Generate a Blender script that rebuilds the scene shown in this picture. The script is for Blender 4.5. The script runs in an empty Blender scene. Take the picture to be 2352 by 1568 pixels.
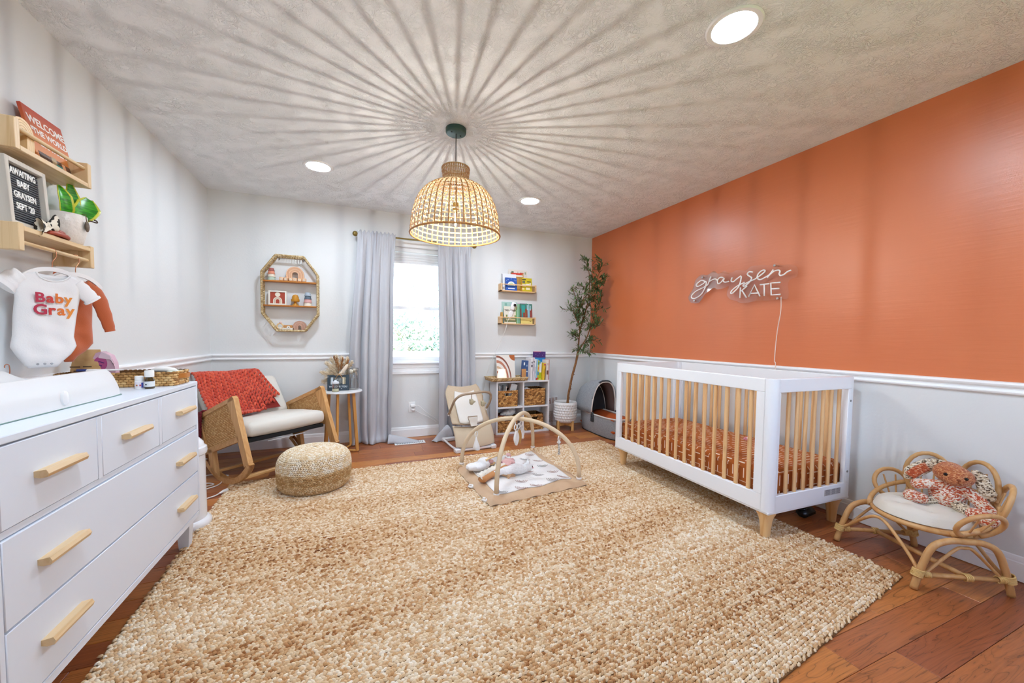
import bpy, bmesh, math, random
import numpy as np
from mathutils import Vector, Matrix, Euler
from math import sin, cos, pi, radians as R
random.seed(7); rng = np.random.default_rng(7)
S = bpy.context.scene
COL = S.collection
# ------------------------------------------------------------------ camera
XL, XR, YB, YF, H = -1.248, 2.886, 4.331, -0.75, 2.44
cam = bpy.data.objects.new('camera', bpy.data.cameras.new('camera')); COL.objects.link(cam)
F_, YAW, PIT, ROL = 876.86, 0.3916, -0.0440, 0.0121
cam.data.sensor_fit = 'HORIZONTAL'; cam.data.sensor_width = 36.0
cam.data.lens = 36.0 * F_ / 2352
cam.data.shift_x = (1176 - 1180.5) / 2352; cam.data.shift_y = (814.3 - 784) / 2352
_f = Vector((sin(YAW) * cos(PIT), cos(YAW) * cos(PIT), sin(PIT)))
_r = Vector((cos(YAW), -sin(YAW), 0)); _u = _r.cross(_f)
_r2 = _r * cos(ROL) + _u * sin(ROL); _u2 = _u * cos(ROL) - _r * sin(ROL)
_m = Matrix((_r2, _u2, -_f)).transposed().to_4x4(); _m.translation = (0, 0, 1.1175)
cam.matrix_world = _m; cam.data.clip_start = 0.02
S.camera = cam
# ------------------------------------------------------------------ light
S.view_settings.view_transform = 'Standard'; S.view_settings.look = 'None'
S.view_settings.gamma = 1; S.view_settings.use_curve_mapping = False
S.view_settings.exposure = 0.03
S.cycles.max_bounces = 9; S.cycles.diffuse_bounces = 6; S.cycles.glossy_bounces = 4
S.cycles.transparent_max_bounces = 10; S.cycles.sample_clamp_indirect = 8; S.cycles.adaptive_threshold = 0.02
W = bpy.data.worlds.new('sky'); S.world = W; W.use_nodes = True
_n = W.node_tree.nodes; _sky = _n.new('ShaderNodeTexSky'); _sky.sky_type = 'NISHITA'
_sky.sun_disc = False; _sky.sun_elevation = R(48); _sky.sun_rotation = R(270); _sky.air_density = 1.0; _sky.dust_density = 2.0
W.node_tree.links.new(_sky.outputs[0], _n['Background'].inputs[0]); _n['Background'].inputs[1].default_value = 2.3
def lamp(name, kind, loc, energy, col=(1, 1, 1), **kw):
    l = bpy.data.lights.new(name, kind); l.energy = energy; l.color = col
    for k, v in kw.items(): setattr(l, k, v)
    o = bpy.data.objects.new(name, l); o.location = loc; COL.objects.link(o); return o
SUN = lamp('sun', 'SUN', (0, 0, 8), 16.0, (1, .95, .88), angle=R(1)); SUN.rotation_euler = (R(42), 0, R(-88))
# ------------------------------------------------------------------ materials
def lin(h):
    if not isinstance(h, str): return (*h, 1)[:4]
    h = h.lstrip('#'); c = [int(h[i:i + 2], 16) / 255 for i in (0, 2, 4)]
    return (*[x / 12.92 if x <= .04045 else ((x + .055) / 1.055) ** 2.4 for x in c], 1)
class NT:
    def __init__(s, m): s.t = m.node_tree; s.n = s.t.nodes; s.b = s.n['Principled BSDF']
    def new(s, ty, **kw):
        n = s.n.new(ty)
        for k, v in kw.items():
            if k.startswith('i_'): n.inputs[k[2:].replace('_', ' ')].default_value = v
            else: setattr(n, k, v)
        return n
    def ln(s, a, b): s.t.links.new(a, b)
    def coord(s, scale=(1, 1, 1), rnd=False):
        c = s.new('ShaderNodeTexCoord'); v = c.outputs['Object']
        if rnd:
            oi = s.new('ShaderNodeObjectInfo'); mu = s.new('ShaderNodeVectorMath', operation='SCALE'); mu.inputs[0].default_value = (37, 11, 23)
            s.ln(oi.outputs['Random'], mu.inputs['Scale']); ad = s.new('ShaderNodeVectorMath', operation='ADD'); s.ln(v, ad.inputs[0]); s.ln(mu.outputs[0], ad.inputs[1]); v = ad.outputs[0]
        mp = s.new('ShaderNodeMapping'); mp.inputs['Scale'].default_value = scale; s.ln(v, mp.inputs[0]); return mp.outputs[0]
    def ramp(s, fac, stops, interp='LINEAR'):
        r = s.new('ShaderNodeValToRGB'); e = r.color_ramp.elements; r.color_ramp.interpolation = interp
        while len(e) < len(stops): e.new(.5)
        for el, (p, c) in zip(e, stops): el.position = p; el.color = lin(c)
        s.ln(fac, r.inputs[0]); return r.outputs[0]
    def bump(s, h, dist, strength=1.0):
        b = s.new('ShaderNodeBump'); b.inputs['Strength'].default_value = strength; b.inputs['Distance'].default_value = dist
        s.ln(h, b.inputs['Height']); s.ln(b.outputs[0], s.b.inputs['Normal'])
MATS = {}
def mat(name, col, rough=.6, metal=0, noise=None, bump=None, sheen=0, coat=0, emit=None, spec=None, trans=0, sss=0):
    """noise=(scale,other colour,detail) mixes two colours; bump=(scale,distance)"""
    if name in MATS: return MATS[name]
    m = bpy.data.materials.new(name); m.use_nodes = True; MATS[name] = m; t = NT(m); b = t.b
    b.inputs['Base Color'].default_value = lin(col); b.inputs['Roughness'].default_value = rough; b.inputs['Metallic'].default_value = metal
    if spec is not None: b.inputs['Specular IOR Level'].default_value = spec
    if sheen: b.inputs['Sheen Weight'].default_value = sheen
    if coat: b.inputs['Coat Weight'].default_value = coat; b.inputs['Coat Roughness'].default_value = .15
    if trans: b.inputs['Transmission Weight'].default_value = trans
    if sss: b.inputs['Subsurface Weight'].default_value = sss; b.inputs['Subsurface Radius'].default_value = (.02, .02, .02)
    if emit: b.inputs['Emission Color'].default_value = lin(emit[0]); b.inputs['Emission Strength'].default_value = emit[1]
    if noise:
        sc = noise[0] if isinstance(noise[0], tuple) else (noise[0],) * 3
        n = t.new('ShaderNodeTexNoise'); n.inputs['Scale'].default_value = 1; n.inputs['Detail'].default_value = noise[2] if len(noise) > 2 else 3
        t.ln(t.coord(sc), n.inputs['Vector'])
        t.ln(t.ramp(n.outputs[0], [(.32, col), (.68, noise[1])]), b.inputs['Base Color'])
    if bump:
        sc = bump[0] if isinstance(bump[0], tuple) else (bump[0],) * 3
        n = t.new('ShaderNodeTexNoise'); n.inputs['Scale'].default_value = 1; n.inputs['Detail'].default_value = 4
        t.ln(t.coord(sc), n.inputs['Vector']); t.bump(n.outputs[0], bump[1])
    return m
def wood(name, c1, c2, axis=0, scale=1.0, rough=.45, coat=0, c3=None):
    if name in MATS: return MATS[name]
    m = bpy.data.materials.new(name); m.use_nodes = True; MATS[name] = m; t = NT(m)
    sc = [28 * scale] * 3; sc[axis] = 1.6 * scale
    n = t.new('ShaderNodeTexNoise', i_Scale=1, i_Detail=4, i_Distortion=1.2); t.ln(t.coord(tuple(sc), True), n.inputs['Vector'])
    t.ln(t.ramp(n.outputs[0], [(.3, c1), (.5, c3 or c1), (.72, c2)]), t.b.inputs['Base Color'])
    t.b.inputs['Roughness'].default_value = rough
    if coat: t.b.inputs['Coat Weight'].default_value = coat
    t.bump(n.outputs[0], .0006); return m
def rndmat(name, stops, rough=.8, sheen=.0, bump=None):
    """colour picked per piece from the mesh attribute rnd"""
    if name in MATS: return MATS[name]
    m = bpy.data.materials.new(name); m.use_nodes = True; MATS[name] = m; t = NT(m)
    a = t.new('ShaderNodeAttribute', attribute_name='rnd'); t.ln(t.ramp(a.outputs['Fac'], stops), t.b.inputs['Base Color'])
    t.b.inputs['Roughness'].default_value = rough; t.b.inputs['Sheen Weight'].default_value = sheen
    if bump:
        n = t.new('ShaderNodeTexNoise', i_Scale=1, i_Detail=2); t.ln(t.coord((bump[0],) * 3), n.inputs['Vector']); t.bump(n.outputs[0], bump[1])
    return m
def glassmat(name, tint=(1, 1, 1), gloss=.12, rough=.02):
    if name in MATS: return MATS[name]
    m = bpy.data.materials.new(name); m.use_nodes = True; MATS[name] = m; t = NT(m); t.n.remove(t.b)
    tr = t.new('ShaderNodeBsdfTransparent'); tr.inputs[0].default_value = (*tint, 1); gl = t.new('ShaderNodeBsdfGlossy'); gl.inputs['Roughness'].default_value = rough
    lw = t.new('ShaderNodeLayerWeight', i_Blend=.35); mu = t.new('ShaderNodeMath', operation='MULTIPLY_ADD'); mu.inputs[1].default_value = .55; mu.inputs[2].default_value = gloss * .3
    t.ln(lw.outputs['Fresnel'], mu.inputs[0])
    mx = t.new('ShaderNodeMixShader'); t.ln(mu.outputs[0], mx.inputs[0]); t.ln(tr.outputs[0], mx.inputs[1]); t.ln(gl.outputs[0], mx.inputs[2])
    t.ln(mx.outputs[0], t.n['Material Output'].inputs[0]); return m
# ------------------------------------------------------------------ mesh helpers
def tagit(o, label=None, cat=None, group=None, kind=None):
    if label: o['label'] = label
    if cat: o['category'] = cat
    if group: o['group'] = group
    if kind: o['kind'] = kind
    return o
def empty(name, label, cat, loc=(0, 0, 0), rz=0, group=None, rot=None):
    o = bpy.data.objects.new(name, None); COL.objects.link(o); o.location = loc
    o.rotation_euler = rot if rot else (0, 0, rz); o.empty_display_size = .05
    return tagit(o, label, cat, group)
def link(name, me, m=None, parent=None, kind=None, label=None, ang=40):
    o = bpy.data.objects.new(name, me); COL.objects.link(o); o.parent = parent
    if m is not None:
        for x in (m if isinstance(m, (list, tuple)) else [m]): me.materials.append(x)
    if ang:
        me.polygons.foreach_set('use_smooth', [True] * len(me.polygons))
        if ang < 180: me.set_sharp_from_angle(angle=R(ang))
    me.update()
    if kind: o['kind'] = kind
    if label: o['label'] = label
    return o
def dup(o, parent=None, **kw):
    c = o.copy(); COL.objects.link(c); c.parent = parent
    for ch in list(o.children): dup(ch, c)
    for k, v in kw.items():
        if k in ('label', 'group', 'category'): c[k] = v
        else: setattr(c, k, v)
    return c
class MB:
    def __init__(s, M=None): s.v = []; s.f = []; s.mi = []; s.M = M or Matrix(); s.cur = 0
    def add(s, vs, fs, M=None):
        o = len(s.v); M = s.M @ M if M is not None else s.M
        s.v += [tuple(M @ Vector(p)) for p in vs]; s.f += [tuple(o + i for i in f) for f in fs]; s.mi += [s.cur] * len(fs); return s
    def box(s, c, d, bev=0, rot=None):
        hx, hy, hz = [x / 2 for x in d]; b = min(bev, hx * .98, hy * .98, hz * .98)
        M = Matrix.Translation(c)
        if rot is not None: M = M @ (rot if isinstance(rot, Matrix) else Euler(rot).to_matrix().to_4x4())
        if b <= 0:
            vs = [(x, y, z) for x in (-hx, hx) for y in (-hy, hy) for z in (-hz, hz)]
            return s.add(vs, [(0, 1, 3, 2), (4, 6, 7, 5), (0, 4, 5, 1), (2, 3, 7, 6), (0, 2, 6, 4), (1, 5, 7, 3)], M)
        vs = []; ix = {}
        for sx in (-1, 1):
            for sy in (-1, 1):
                for sz in (-1, 1):
                    for k in range(3):
                        p = [sx * (hx - b), sy * (hy - b), sz * (hz - b)]; p[k] = (sx * hx, sy * hy, sz * hz)[k]
                        ix[sx, sy, sz, k] = len(vs); vs.append(p)
        fs = []; g = lambda a, k: ix[a[0], a[1], a[2], k]
        for k in range(3):
            u, w = [(1, 2), (2, 0), (0, 1)][k]
            for sg in (-1, 1):
                q = []
                for a, c2 in ((-1, -1), (1, -1), (1, 1), (-1, 1)):
                    p = [0, 0, 0]; p[k] = sg; p[u] = a; p[w] = c2; q.append(g(p, k))
                fs.append(tuple(q if sg > 0 else q[::-1]))
            for a in (-1, 1):
                for c2 in (-1, 1):
                    p = [0, 0, 0]; p[u] = a; p[w] = c2; p0 = p[:]; p1 = p[:]; p0[k] = -1; p1[k] = 1
                    q = [g(p0, u), g(p1, u), g(p1, w), g(p0, w)]; fs.append(tuple(q if a * c2 < 0 else q[::-1]))
        for sx in (-1, 1):
            for sy in (-1, 1):
                for sz in (-1, 1):
                    q = [ix[sx, sy, sz, k] for k in range(3)]; fs.append(tuple(q if sx * sy * sz > 0 else q[::-1]))
        return s.add(vs, fs, M)
    def tube(s, pts, r, n=8, closed=False, cap=True, flat=None, up=None):
        P = [Vector(p) for p in pts]; N = len(P)
        T = []
        for i in range(N):
            a = P[(i - 1) % N] if (closed or i) else P[0]; b = P[(i + 1) % N] if (closed or i < N - 1) else P[-1]
            t = (b - a); T.append(t.normalized() if t.length > 1e-9 else Vector((0, 0, 1)))
        u = Vector(up) if up else (Vector((0, 0, 1)) if abs(T[0].z) < .9 else Vector((1, 0, 0)))
        vs = []; rr = r if isinstance(r, (list, tuple)) else [r] * N
        for i in range(N):
            if up: u = Vector(up)
            u = u - T[i] * u.dot(T[i])
            u = u.normalized() if u.length > 1e-6 else T[i].orthogonal().normalized()
            w = T[i].cross(u)
            for k in range(n):
                a = 2 * pi * k / n; vs.append(P[i] + u * (cos(a) * rr[i] * (flat or 1)) + w * (sin(a) * rr[i]))
        fs = []
        for i in range(N if closed else N - 1):
            j = (i + 1) % N
            fs += [(i * n + k, i * n + (k + 1) % n, j * n + (k + 1) % n, j * n + k) for k in range(n)]
        if cap and not closed: fs += [tuple(range(n))[::-1], tuple((N - 1) * n + k for k in range(n))]
        return s.add(vs, fs)
    def lathe(s, prof, n=24, c=(0, 0, 0), M=None, sx=1, sy=1):
        vs = []; fs = []; m = len(prof)
        for (r, z) in prof:
            for k in range(n):
                a = 2 * pi * k / n; vs.append((c[0] + r * sx * cos(a), c[1] + r * sy * sin(a), c[2] + z))
        for i in range(m - 1):
            fs += [(i * n + k, i * n + (k + 1) % n, (i + 1) * n + (k + 1) % n, (i + 1) * n + k) for k in range(n)]
        if prof[0][0] > 1e-5: fs.append(tuple(range(n))[::-1])
        if prof[-1][0] > 1e-5: fs.append(tuple((m - 1) * n + k for k in range(n)))
        return s.add(vs, fs, M)
    def prism(s, poly, h, M=None, z0=0):
        n = len(poly); a = sum(poly[i][0] * poly[(i + 1) % n][1] - poly[(i + 1) % n][0] * poly[i][1] for i in range(n))
        if a < 0: poly = poly[::-1]
        vs = [(x, y, z0) for x, y in poly] + [(x, y, z0 + h) for x, y in poly]
        fs = [tuple(range(n))[::-1], tuple(range(n, 2 * n))] + [(i, (i + 1) % n, n + (i + 1) % n, n + i) for i in range(n)]
        return s.add(vs, fs, M)
    def ell(s, c, r, nu=16, nv=10, M=None):
        r = r if isinstance(r, (tuple, list)) else (r, r, r)
        pr = [(max(1e-6, sin(pi * i / nv)), -cos(pi * i / nv)) for i in range(nv + 1)]
        X = Matrix.Translation(c)
        if M is not None: X = X @ M
        X = X @ Matrix.Diagonal((*r, 1)); return s.lathe(pr, nu, M=X)
    def grid(s, G, closed_u=False, thick=0):
        nu = len(G); nv = len(G[0]); G = [[Vector(p) for p in row] for row in G]
        vs = [p for row in G for p in row]
        q = [(i * nv + j, ((i + 1) % nu) * nv + j, ((i + 1) % nu) * nv + j + 1, i * nv + j + 1) for i in range(nu if closed_u else nu - 1) for j in range(nv - 1)]
        if not thick: return s.add(vs, q)
        Nn = [Vector() for _ in vs]
        for f in q:
            nn = (vs[f[1]] - vs[f[0]]).cross(vs[f[3]] - vs[f[0]])
            for i in f: Nn[i] += nn
        off = len(vs); vs2 = [p - (n.normalized() if n.length > 0 else Vector((0, 0, 1))) * thick for p, n in zip(vs, Nn)]
        fs = q + [tuple(off + i for i in f[::-1]) for f in q]
        E = {}
        for f in q:
            for i in range(4):
                e = (f[i], f[(i + 1) % 4])
                if (e[1], e[0]) in E: del E[e[1], e[0]]
                else: E[e] = 1
        fs += [(b, a, off + a, off + b) for a, b in E]
        return s.add(vs + vs2, fs)
    def mesh(s, name):
        me = bpy.data.meshes.new(name); me.from_pydata(s.v, [], s.f)
        if any(s.mi): me.polygons.foreach_set('material_index', s.mi)
        return me
    def go(s, name, m, parent=None, kind=None, label=None, ang=40): return link(name, s.mesh(name), m, parent, kind, label, ang)
def arc(c, r, a0, a1, n=16, ry=None):
    return [(c[0] + r * cos(a0 + (a1 - a0) * i / n), c[1] + (ry or r) * sin(a0 + (a1 - a0) * i / n)) for i in range(n + 1)]
def spline(P, n=8, closed=False):
    P = [Vector(p) for p in P]; N = len(P); out = []
    for i in range(N if closed else N - 1):
        g = lambda k: P[k % N] if closed else P[max(0, min(N - 1, k))]
        a, b, c, d = g(i - 1), g(i), g(i + 1), g(i + 2)
        for k in range(n):
            t = k / n; out.append(.5 * ((2 * b) + (c - a) * t + (2 * a - 5 * b + 4 * c - d) * t * t + (3 * b - a - 3 * c + d) * t ** 3))
    if not closed: out.append(P[-1])
    return out
def stitches(name, C, T, N, L, Wd, Ht, m, parent=None, half=True, rnd=None, kind='stuff', ns=5, label=None):
    """thousands of small rounded strands (centre, direction, normal) as one mesh"""
    C, T, N = [np.asarray(a, float) for a in (C, T, N)]; n = len(C)
    L, Wd, Ht = [np.broadcast_to(np.asarray(a, float), (n,)) for a in (L, Wd, Ht)]
    T = T / np.linalg.norm(T, axis=1, keepdims=True); B = np.cross(N, T); B /= np.linalg.norm(B, axis=1, keepdims=True); N = np.cross(T, B)
    st = np.linspace(-1, 1, ns)[1:-1]; pr = np.sqrt(1 - np.abs(st) ** 2.6)
    an = np.radians([0, 60, 120, 180]) if half else np.radians([0, 60, 120, 180, 240, 300]); k = len(an)
    tv = [(-1., 0., 0.)] + [(s_, p_ * cos(a), p_ * sin(a)) for s_, p_ in zip(st, pr) for a in an] + [(1., 0., 0.)]
    tv = np.array(tv); q = len(st); fs = []
    ring = range(k - 1) if half else range(k); nx = lambda i: (i + 1) % k
    for i in ring: fs.append((0, 1 + nx(i), 1 + i)); fs.append((1 + (q - 1) * k + i, 1 + (q - 1) * k + nx(i), 1 + q * k))
    qs = [(1 + j * k + i, 1 + j * k + nx(i), 1 + (j + 1) * k + nx(i), 1 + (j + 1) * k + i) for j in range(q - 1) for i in ring]
    V = C[:, None] + T[:, None] * (tv[None, :, 0:1] * L[:, None, None] / 2) + B[:, None] * (tv[None, :, 1:2] * Wd[:, None, None] / 2) + N[:, None] * (tv[None, :, 2:3] * Ht[:, None, None])
    nv = len(tv); me = bpy.data.meshes.new(name); me.vertices.add(n * nv); me.vertices.foreach_set('co', V.reshape(-1))
    off = np.arange(n)[:, None] * nv; t3 = (np.array(fs).reshape(1, -1) + off).reshape(-1); t4 = (np.array(qs, int).reshape(1, -1) + off).reshape(-1) if qs else np.zeros(0, int)
    lp = np.concatenate([t3, t4]).astype(np.int32); me.loops.add(len(lp)); me.loops.foreach_set('vertex_index', lp)
    n3, n4 = n * len(fs), n * len(qs); me.polygons.add(n3 + n4)
    me.polygons.foreach_set('loop_start', np.concatenate([np.arange(n3) * 3, n3 * 3 + np.arange(n4) * 4]))
    me.polygons.foreach_set('loop_total', np.concatenate([np.full(n3, 3), np.full(n4, 4)]))
    at = me.attributes.new('rnd', 'FLOAT', 'POINT'); at.data.foreach_set('value', np.repeat(rng.random(n) if rnd is None else rnd, nv))
    me.update(); me.validate()
    return link(name, me, m, parent, kind, label, 180)
def text(body, size, m, parent, M, name='lettering', ext=.0006, align='CENTER', bold=0, xs=1.0, label=None):
    cu = bpy.data.curves.new('t', 'FONT'); cu.body = body; cu.size = size; cu.extrude = ext; cu.align_x = align; cu.align_y = 'CENTER'; cu.offset = bold; cu.resolution_u = 3
    o = bpy.data.objects.new('t', cu); COL.objects.link(o); bpy.context.view_layer.update()
    me = bpy.data.meshes.new_from_object(o.evaluated_get(bpy.context.evaluated_depsgraph_get()))
    bpy.data.objects.remove(o); me.materials.clear()
    me.transform(M @ Matrix.Diagonal((xs, 1, 1, 1))); return link(name, me, m, parent, None, label, 0)
def remesh(parts, voxel, name, m, parent=None, smooth=4, label=None):
    """parts: MB of overlapping closed solids -> one continuous skin"""
    me = parts.mesh(name); o = bpy.data.objects.new('t', me); COL.objects.link(o)
    a = o.modifiers.new('r', 'REMESH'); a.mode = 'VOXEL'; a.voxel_size = voxel
    b = o.modifiers.new('s', 'SMOOTH'); b.factor = .5; b.iterations = smooth
    bpy.context.view_layer.update()
    m2 = bpy.data.meshes.new_from_object(o.evaluated_get(bpy.context.evaluated_depsgraph_get())); bpy.data.objects.remove(o)
    return link(name, m2, m, parent, None, label, 180)
def frame(x, y, z, o):
    """matrix with the given column axes and origin"""
    M = Matrix((Vector(x), Vector(y), Vector(z))).transposed().to_4x4(); M.translation = o; return M
def struct(name, mb, m, parent=None, ang=30):
    o = mb.go(name, m, parent, ang=ang)
    if parent is None: o['kind'] = 'structure'
    return o
# ------------------------------------------------------------------ room shell
WHITE = mat('wall_paint', (.72, .735, .74), .55, bump=(60, .0006))
TRIM = mat('trim_paint', (.88, .89, .905), .35)
def orange():
    m = mat('terracotta_paint', '#cf7040', .36, spec=.85, bump=((5, 5, 60), .0007)); t = NT(m)
    n = t.new('ShaderNodeTexNoise', i_Scale=1, i_Detail=3); t.ln(t.coord((1.2, 1.2, 1.2)), n.inputs['Vector'])
    t.ln(t.ramp(n.outputs[0], [(.3, '#cc6a38'), (.7, '#d37443')]), t.b.inputs['Base Color']); return m
ORANGE = orange()
def ceilmat():
    m = bpy.data.materials.new('ceiling_texture'); m.use_nodes = True; t = NT(m)
    t.b.inputs['Base Color'].default_value = (.88, .905, .93, 1); t.b.inputs['Roughness'].default_value = .8
    # crow's-foot brushed plaster: curved ridges from distorted waves, broken up into patches
    w = t.new('ShaderNodeTexNoise', i_Scale=1, i_Detail=2, i_Distortion=1.6); t.ln(t.coord((15, 15, 15)), w.inputs['Vector'])
    r1 = t.ramp(w.outputs[0], [(.455, (0, 0, 0)), (.5, (1, 1, 1)), (.545, (0, 0, 0))])
    w2 = t.new('ShaderNodeTexNoise', i_Scale=1, i_Detail=2, i_Distortion=2.5); t.ln(t.coord((30, 24, 24)), w2.inputs['Vector'])
    r2 = t.ramp(w2.outputs[0], [(.44, (0, 0, 0)), (.5, (1, 1, 1)), (.56, (0, 0, 0))])
    pz = t.new('ShaderNodeTexNoise', i_Scale=1, i_Detail=3); t.ln(t.coord((9, 9, 9)), pz.inputs['Vector'])
    mx = t.new('ShaderNodeMath', operation='MAXIMUM'); t.ln(r1, mx.inputs[0]); t.ln(r2, mx.inputs[1])
    mu = t.new('ShaderNodeMath', operation='MULTIPLY'); t.ln(mx.outputs[0], mu.inputs[0]); t.ln(t.ramp(pz.outputs[0], [(.35, (.15, .15, .15)), (.6, (1, 1, 1))]), mu.inputs[1])
    t.bump(mu.outputs[0], .0045, .8); return m
TH = .15
def quadwall(name, c, d, m): return struct(name, MB().box(c, d), m)
# floor slab and planks (planks run across the room)
fl = quadwall('floor', ((XL + XR) / 2, (YF + YB) / 2, -.06), (XR - XL + .3, YB - YF + .3, .09), mat('subfloor', '#1c0d07', .9))
def plankmat():
    m = bpy.data.materials.new('plank_wood'); m.use_nodes = True; t = NT(m)
    v = t.coord((1.3, 15, 15), True)
    n = t.new('ShaderNodeTexNoise', i_Scale=1, i_Detail=3, i_Distortion=.9); t.ln(v, n.inputs['Vector'])
    sc = t.new('ShaderNodeMath', operation='MULTIPLY'); sc.inputs[1].default_value = 9; t.ln(n.outputs[0], sc.inputs[0])
    fr = t.new('ShaderNodeMath', operation='FRACT'); t.ln(sc.outputs[0], fr.inputs[0])
    g = t.new('ShaderNodeTexNoise', i_Scale=1, i_Detail=4); t.ln(t.coord((7, 160, 160), True), g.inputs['Vector'])
    line = t.ramp(fr.outputs[0], [(0, (0, 0, 0)), (.1, (.75, .75, .75)), (.5, (1, 1, 1)), (1, (.8, .8, .8))])
    oi = t.new('ShaderNodeObjectInfo')
    base = t.ramp(oi.outputs['Random'], [(0, '#985231'), (.4, '#ab643a'), (.75, '#c0763f'), (1, '#cd8746')])
    fine = t.ramp(g.outputs[0], [(.3, (.6, .6, .6)), (.6, (1, 1, 1))])
    m1 = t.new('ShaderNodeMix', data_type='RGBA', blend_type='MULTIPLY'); m1.inputs[0].default_value = .62; t.ln(base, m1.inputs[6]); t.ln(line, m1.inputs[7])
    m2 = t.new('ShaderNodeMix', data_type='RGBA', blend_type='MULTIPLY'); m2.inputs[0].default_value = .5; t.ln(m1.outputs[2], m2.inputs[6]); t.ln(fine, m2.inputs[7])
    t.ln(m2.outputs[2], t.b.inputs['Base Color']); t.b.inputs['Roughness'].default_value = .33; t.bump(g.outputs[0], .0006); return m
PLANK = plankmat()
pw = .1215; y = YF - .02; row = 0; lens = [.42, .9, 1.22, .65]; cache = {}
yoff = .583 - round((.583 - y) / pw) * pw - y; y += yoff - pw
while y < YB:
    x = XL - random.uniform(0, .5); first = True
    while x < XR:
        L = random.choice((.6, .9, 1.2, 1.5)) if not first else .3 + random.random() * .8; first = False
        x1 = min(x + L, XR)
        if abs(y - .583) < .02 and x < 1.8 < x1 - .01: x1 = 1.8
        a = max(x, XL); ya, yb = max(y, YF), min(y + pw, YB)
        if x1 - a > .02 and yb - ya > .005:
            o = MB().box((0, 0, 0), (x1 - a - .0016, yb - ya - .0016, .014), .0014).go('plank', PLANK, fl, ang=20); o.location = ((a + x1) / 2, (ya + yb) / 2, -.007)
        x = x1
    y += pw; row += 1
quadwall('ceiling', ((XL + XR) / 2, (YF + YB) / 2, H + TH / 2), (XR - XL + .3, YB - YF + .3, TH), ceilmat())
quadwall('wall_left', (XL - TH / 2, (YF + YB) / 2, H / 2), (TH, YB - YF, H), WHITE)
FX0, FX1, FZ0, FZ1 = 1.15, 2.35, .85, 2.1  # opening for the added window behind the camera
wf_ = MB()
for x0, x1, z0, z1 in ((XL - TH, FX0, 0, H), (FX1, XR + TH, 0, H), (FX0, FX1, 0, FZ0), (FX0, FX1, FZ1, H)): wf_.box(((x0 + x1) / 2, YF - TH / 2, (z0 + z1) / 2), (x1 - x0, TH, z1 - z0))
struct('wall_front', wf_, WHITE)
wr = MB(); wr.box((XR + TH / 2, (YF + YB) / 2, .9), (TH, YB - YF, 1.8 - 1.8 + .93 * 2 - .06 * 0), 0)
wr = MB(); wr.box((XR + TH / 2, (YF + YB) / 2, .465), (TH, YB - YF, .93)); wro = struct('wall_right', wr, WHITE)
MB().box((XR + TH / 2, (YF + YB) / 2, (.93 + H) / 2), (TH, YB - YF, H - .93)).go('painted_upper_wall', ORANGE, wro, label='terracotta orange painted upper part of the wall')
# back wall with window opening
WX0, WX1, WZ0, WZ1 = .24, 1.00, .835, 2.085
wb = MB()
for x0, x1, z0, z1 in ((XL - TH, WX0, 0, H), (WX1, XR + TH, 0, H), (WX0, WX1, 0, WZ0), (WX0, WX1, WZ1, H)):
    wb.box(((x0 + x1) / 2, YB + TH / 2, (z0 + z1) / 2), (x1 - x0, TH, z1 - z0))
struct('wall_back', wb, WHITE)
# baseboards: tall board with a stepped cap
bp = [(0, 0), (.014, 0), (.014, .085), (.011, .09), (.011, .1), (.006, .112), (0, .116)]
rp = [(0, .874), (.008, .874), (.015, .880), (.017, .887), (.012, .893), (.007, .897), (.006, .905), (.010, .909), (.020, .915), (.023, .923), (.020, .932), (.010, .936), (0, .936)]
def run(poly, p0, p1, nrm):
    p0, p1, nrm = Vector(p0), Vector(p1), Vector(nrm); d = (p1 - p0)
    return MB().prism(poly, d.length, frame(nrm, (0, 0, 1), Vector(nrm).cross(Vector((0, 0, 1))), p0 if Vector(nrm).cross(Vector((0, 0, 1))).dot(d) > 0 else p1))

struct('baseboard_back', run(bp, (XL, YB, .003), (XR, YB, .003), (0, -1, 0)), TRIM)
struct('baseboard_left', run(bp, (XL, YF, .003), (XL, YB - .014, .003), (1, 0, 0)), TRIM)
struct('baseboard_right', run(bp, (XR, YF, .004), (XR, YB - .014, .004), (-1, 0, 0)), TRIM)
struct('baseboard_front', run(bp, (XL + .014, YF, .003), (XR - .014, YF, .003), (0, 1, 0)), TRIM)
struct('trim_1', run(rp, (XL, YB, 0), (WX0 - .075, YB, 0), (0, -1, 0)), TRIM)
struct('trim_2', run(rp, (WX1 + .075, YB, 0), (XR, YB, 0), (0, -1, 0)), TRIM)
struct('trim_3', run(rp, (XL, YF, 0), (XL, YB - .023, 0), (1, 0, 0)), TRIM)
struct('trim_4', run(rp, (XR, YF, 0), (XR, YB - .023, 0), (-1, 0, 0)), TRIM)
struct('trim_5', run(rp, (XL + .023, YF, 0), (1.07, YF, 0), (0, 1, 0)), TRIM)
struct('trim_6', run(rp, (2.43, YF, 0), (XR - .023, YF, 0), (0, 1, 0)), TRIM)
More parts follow.
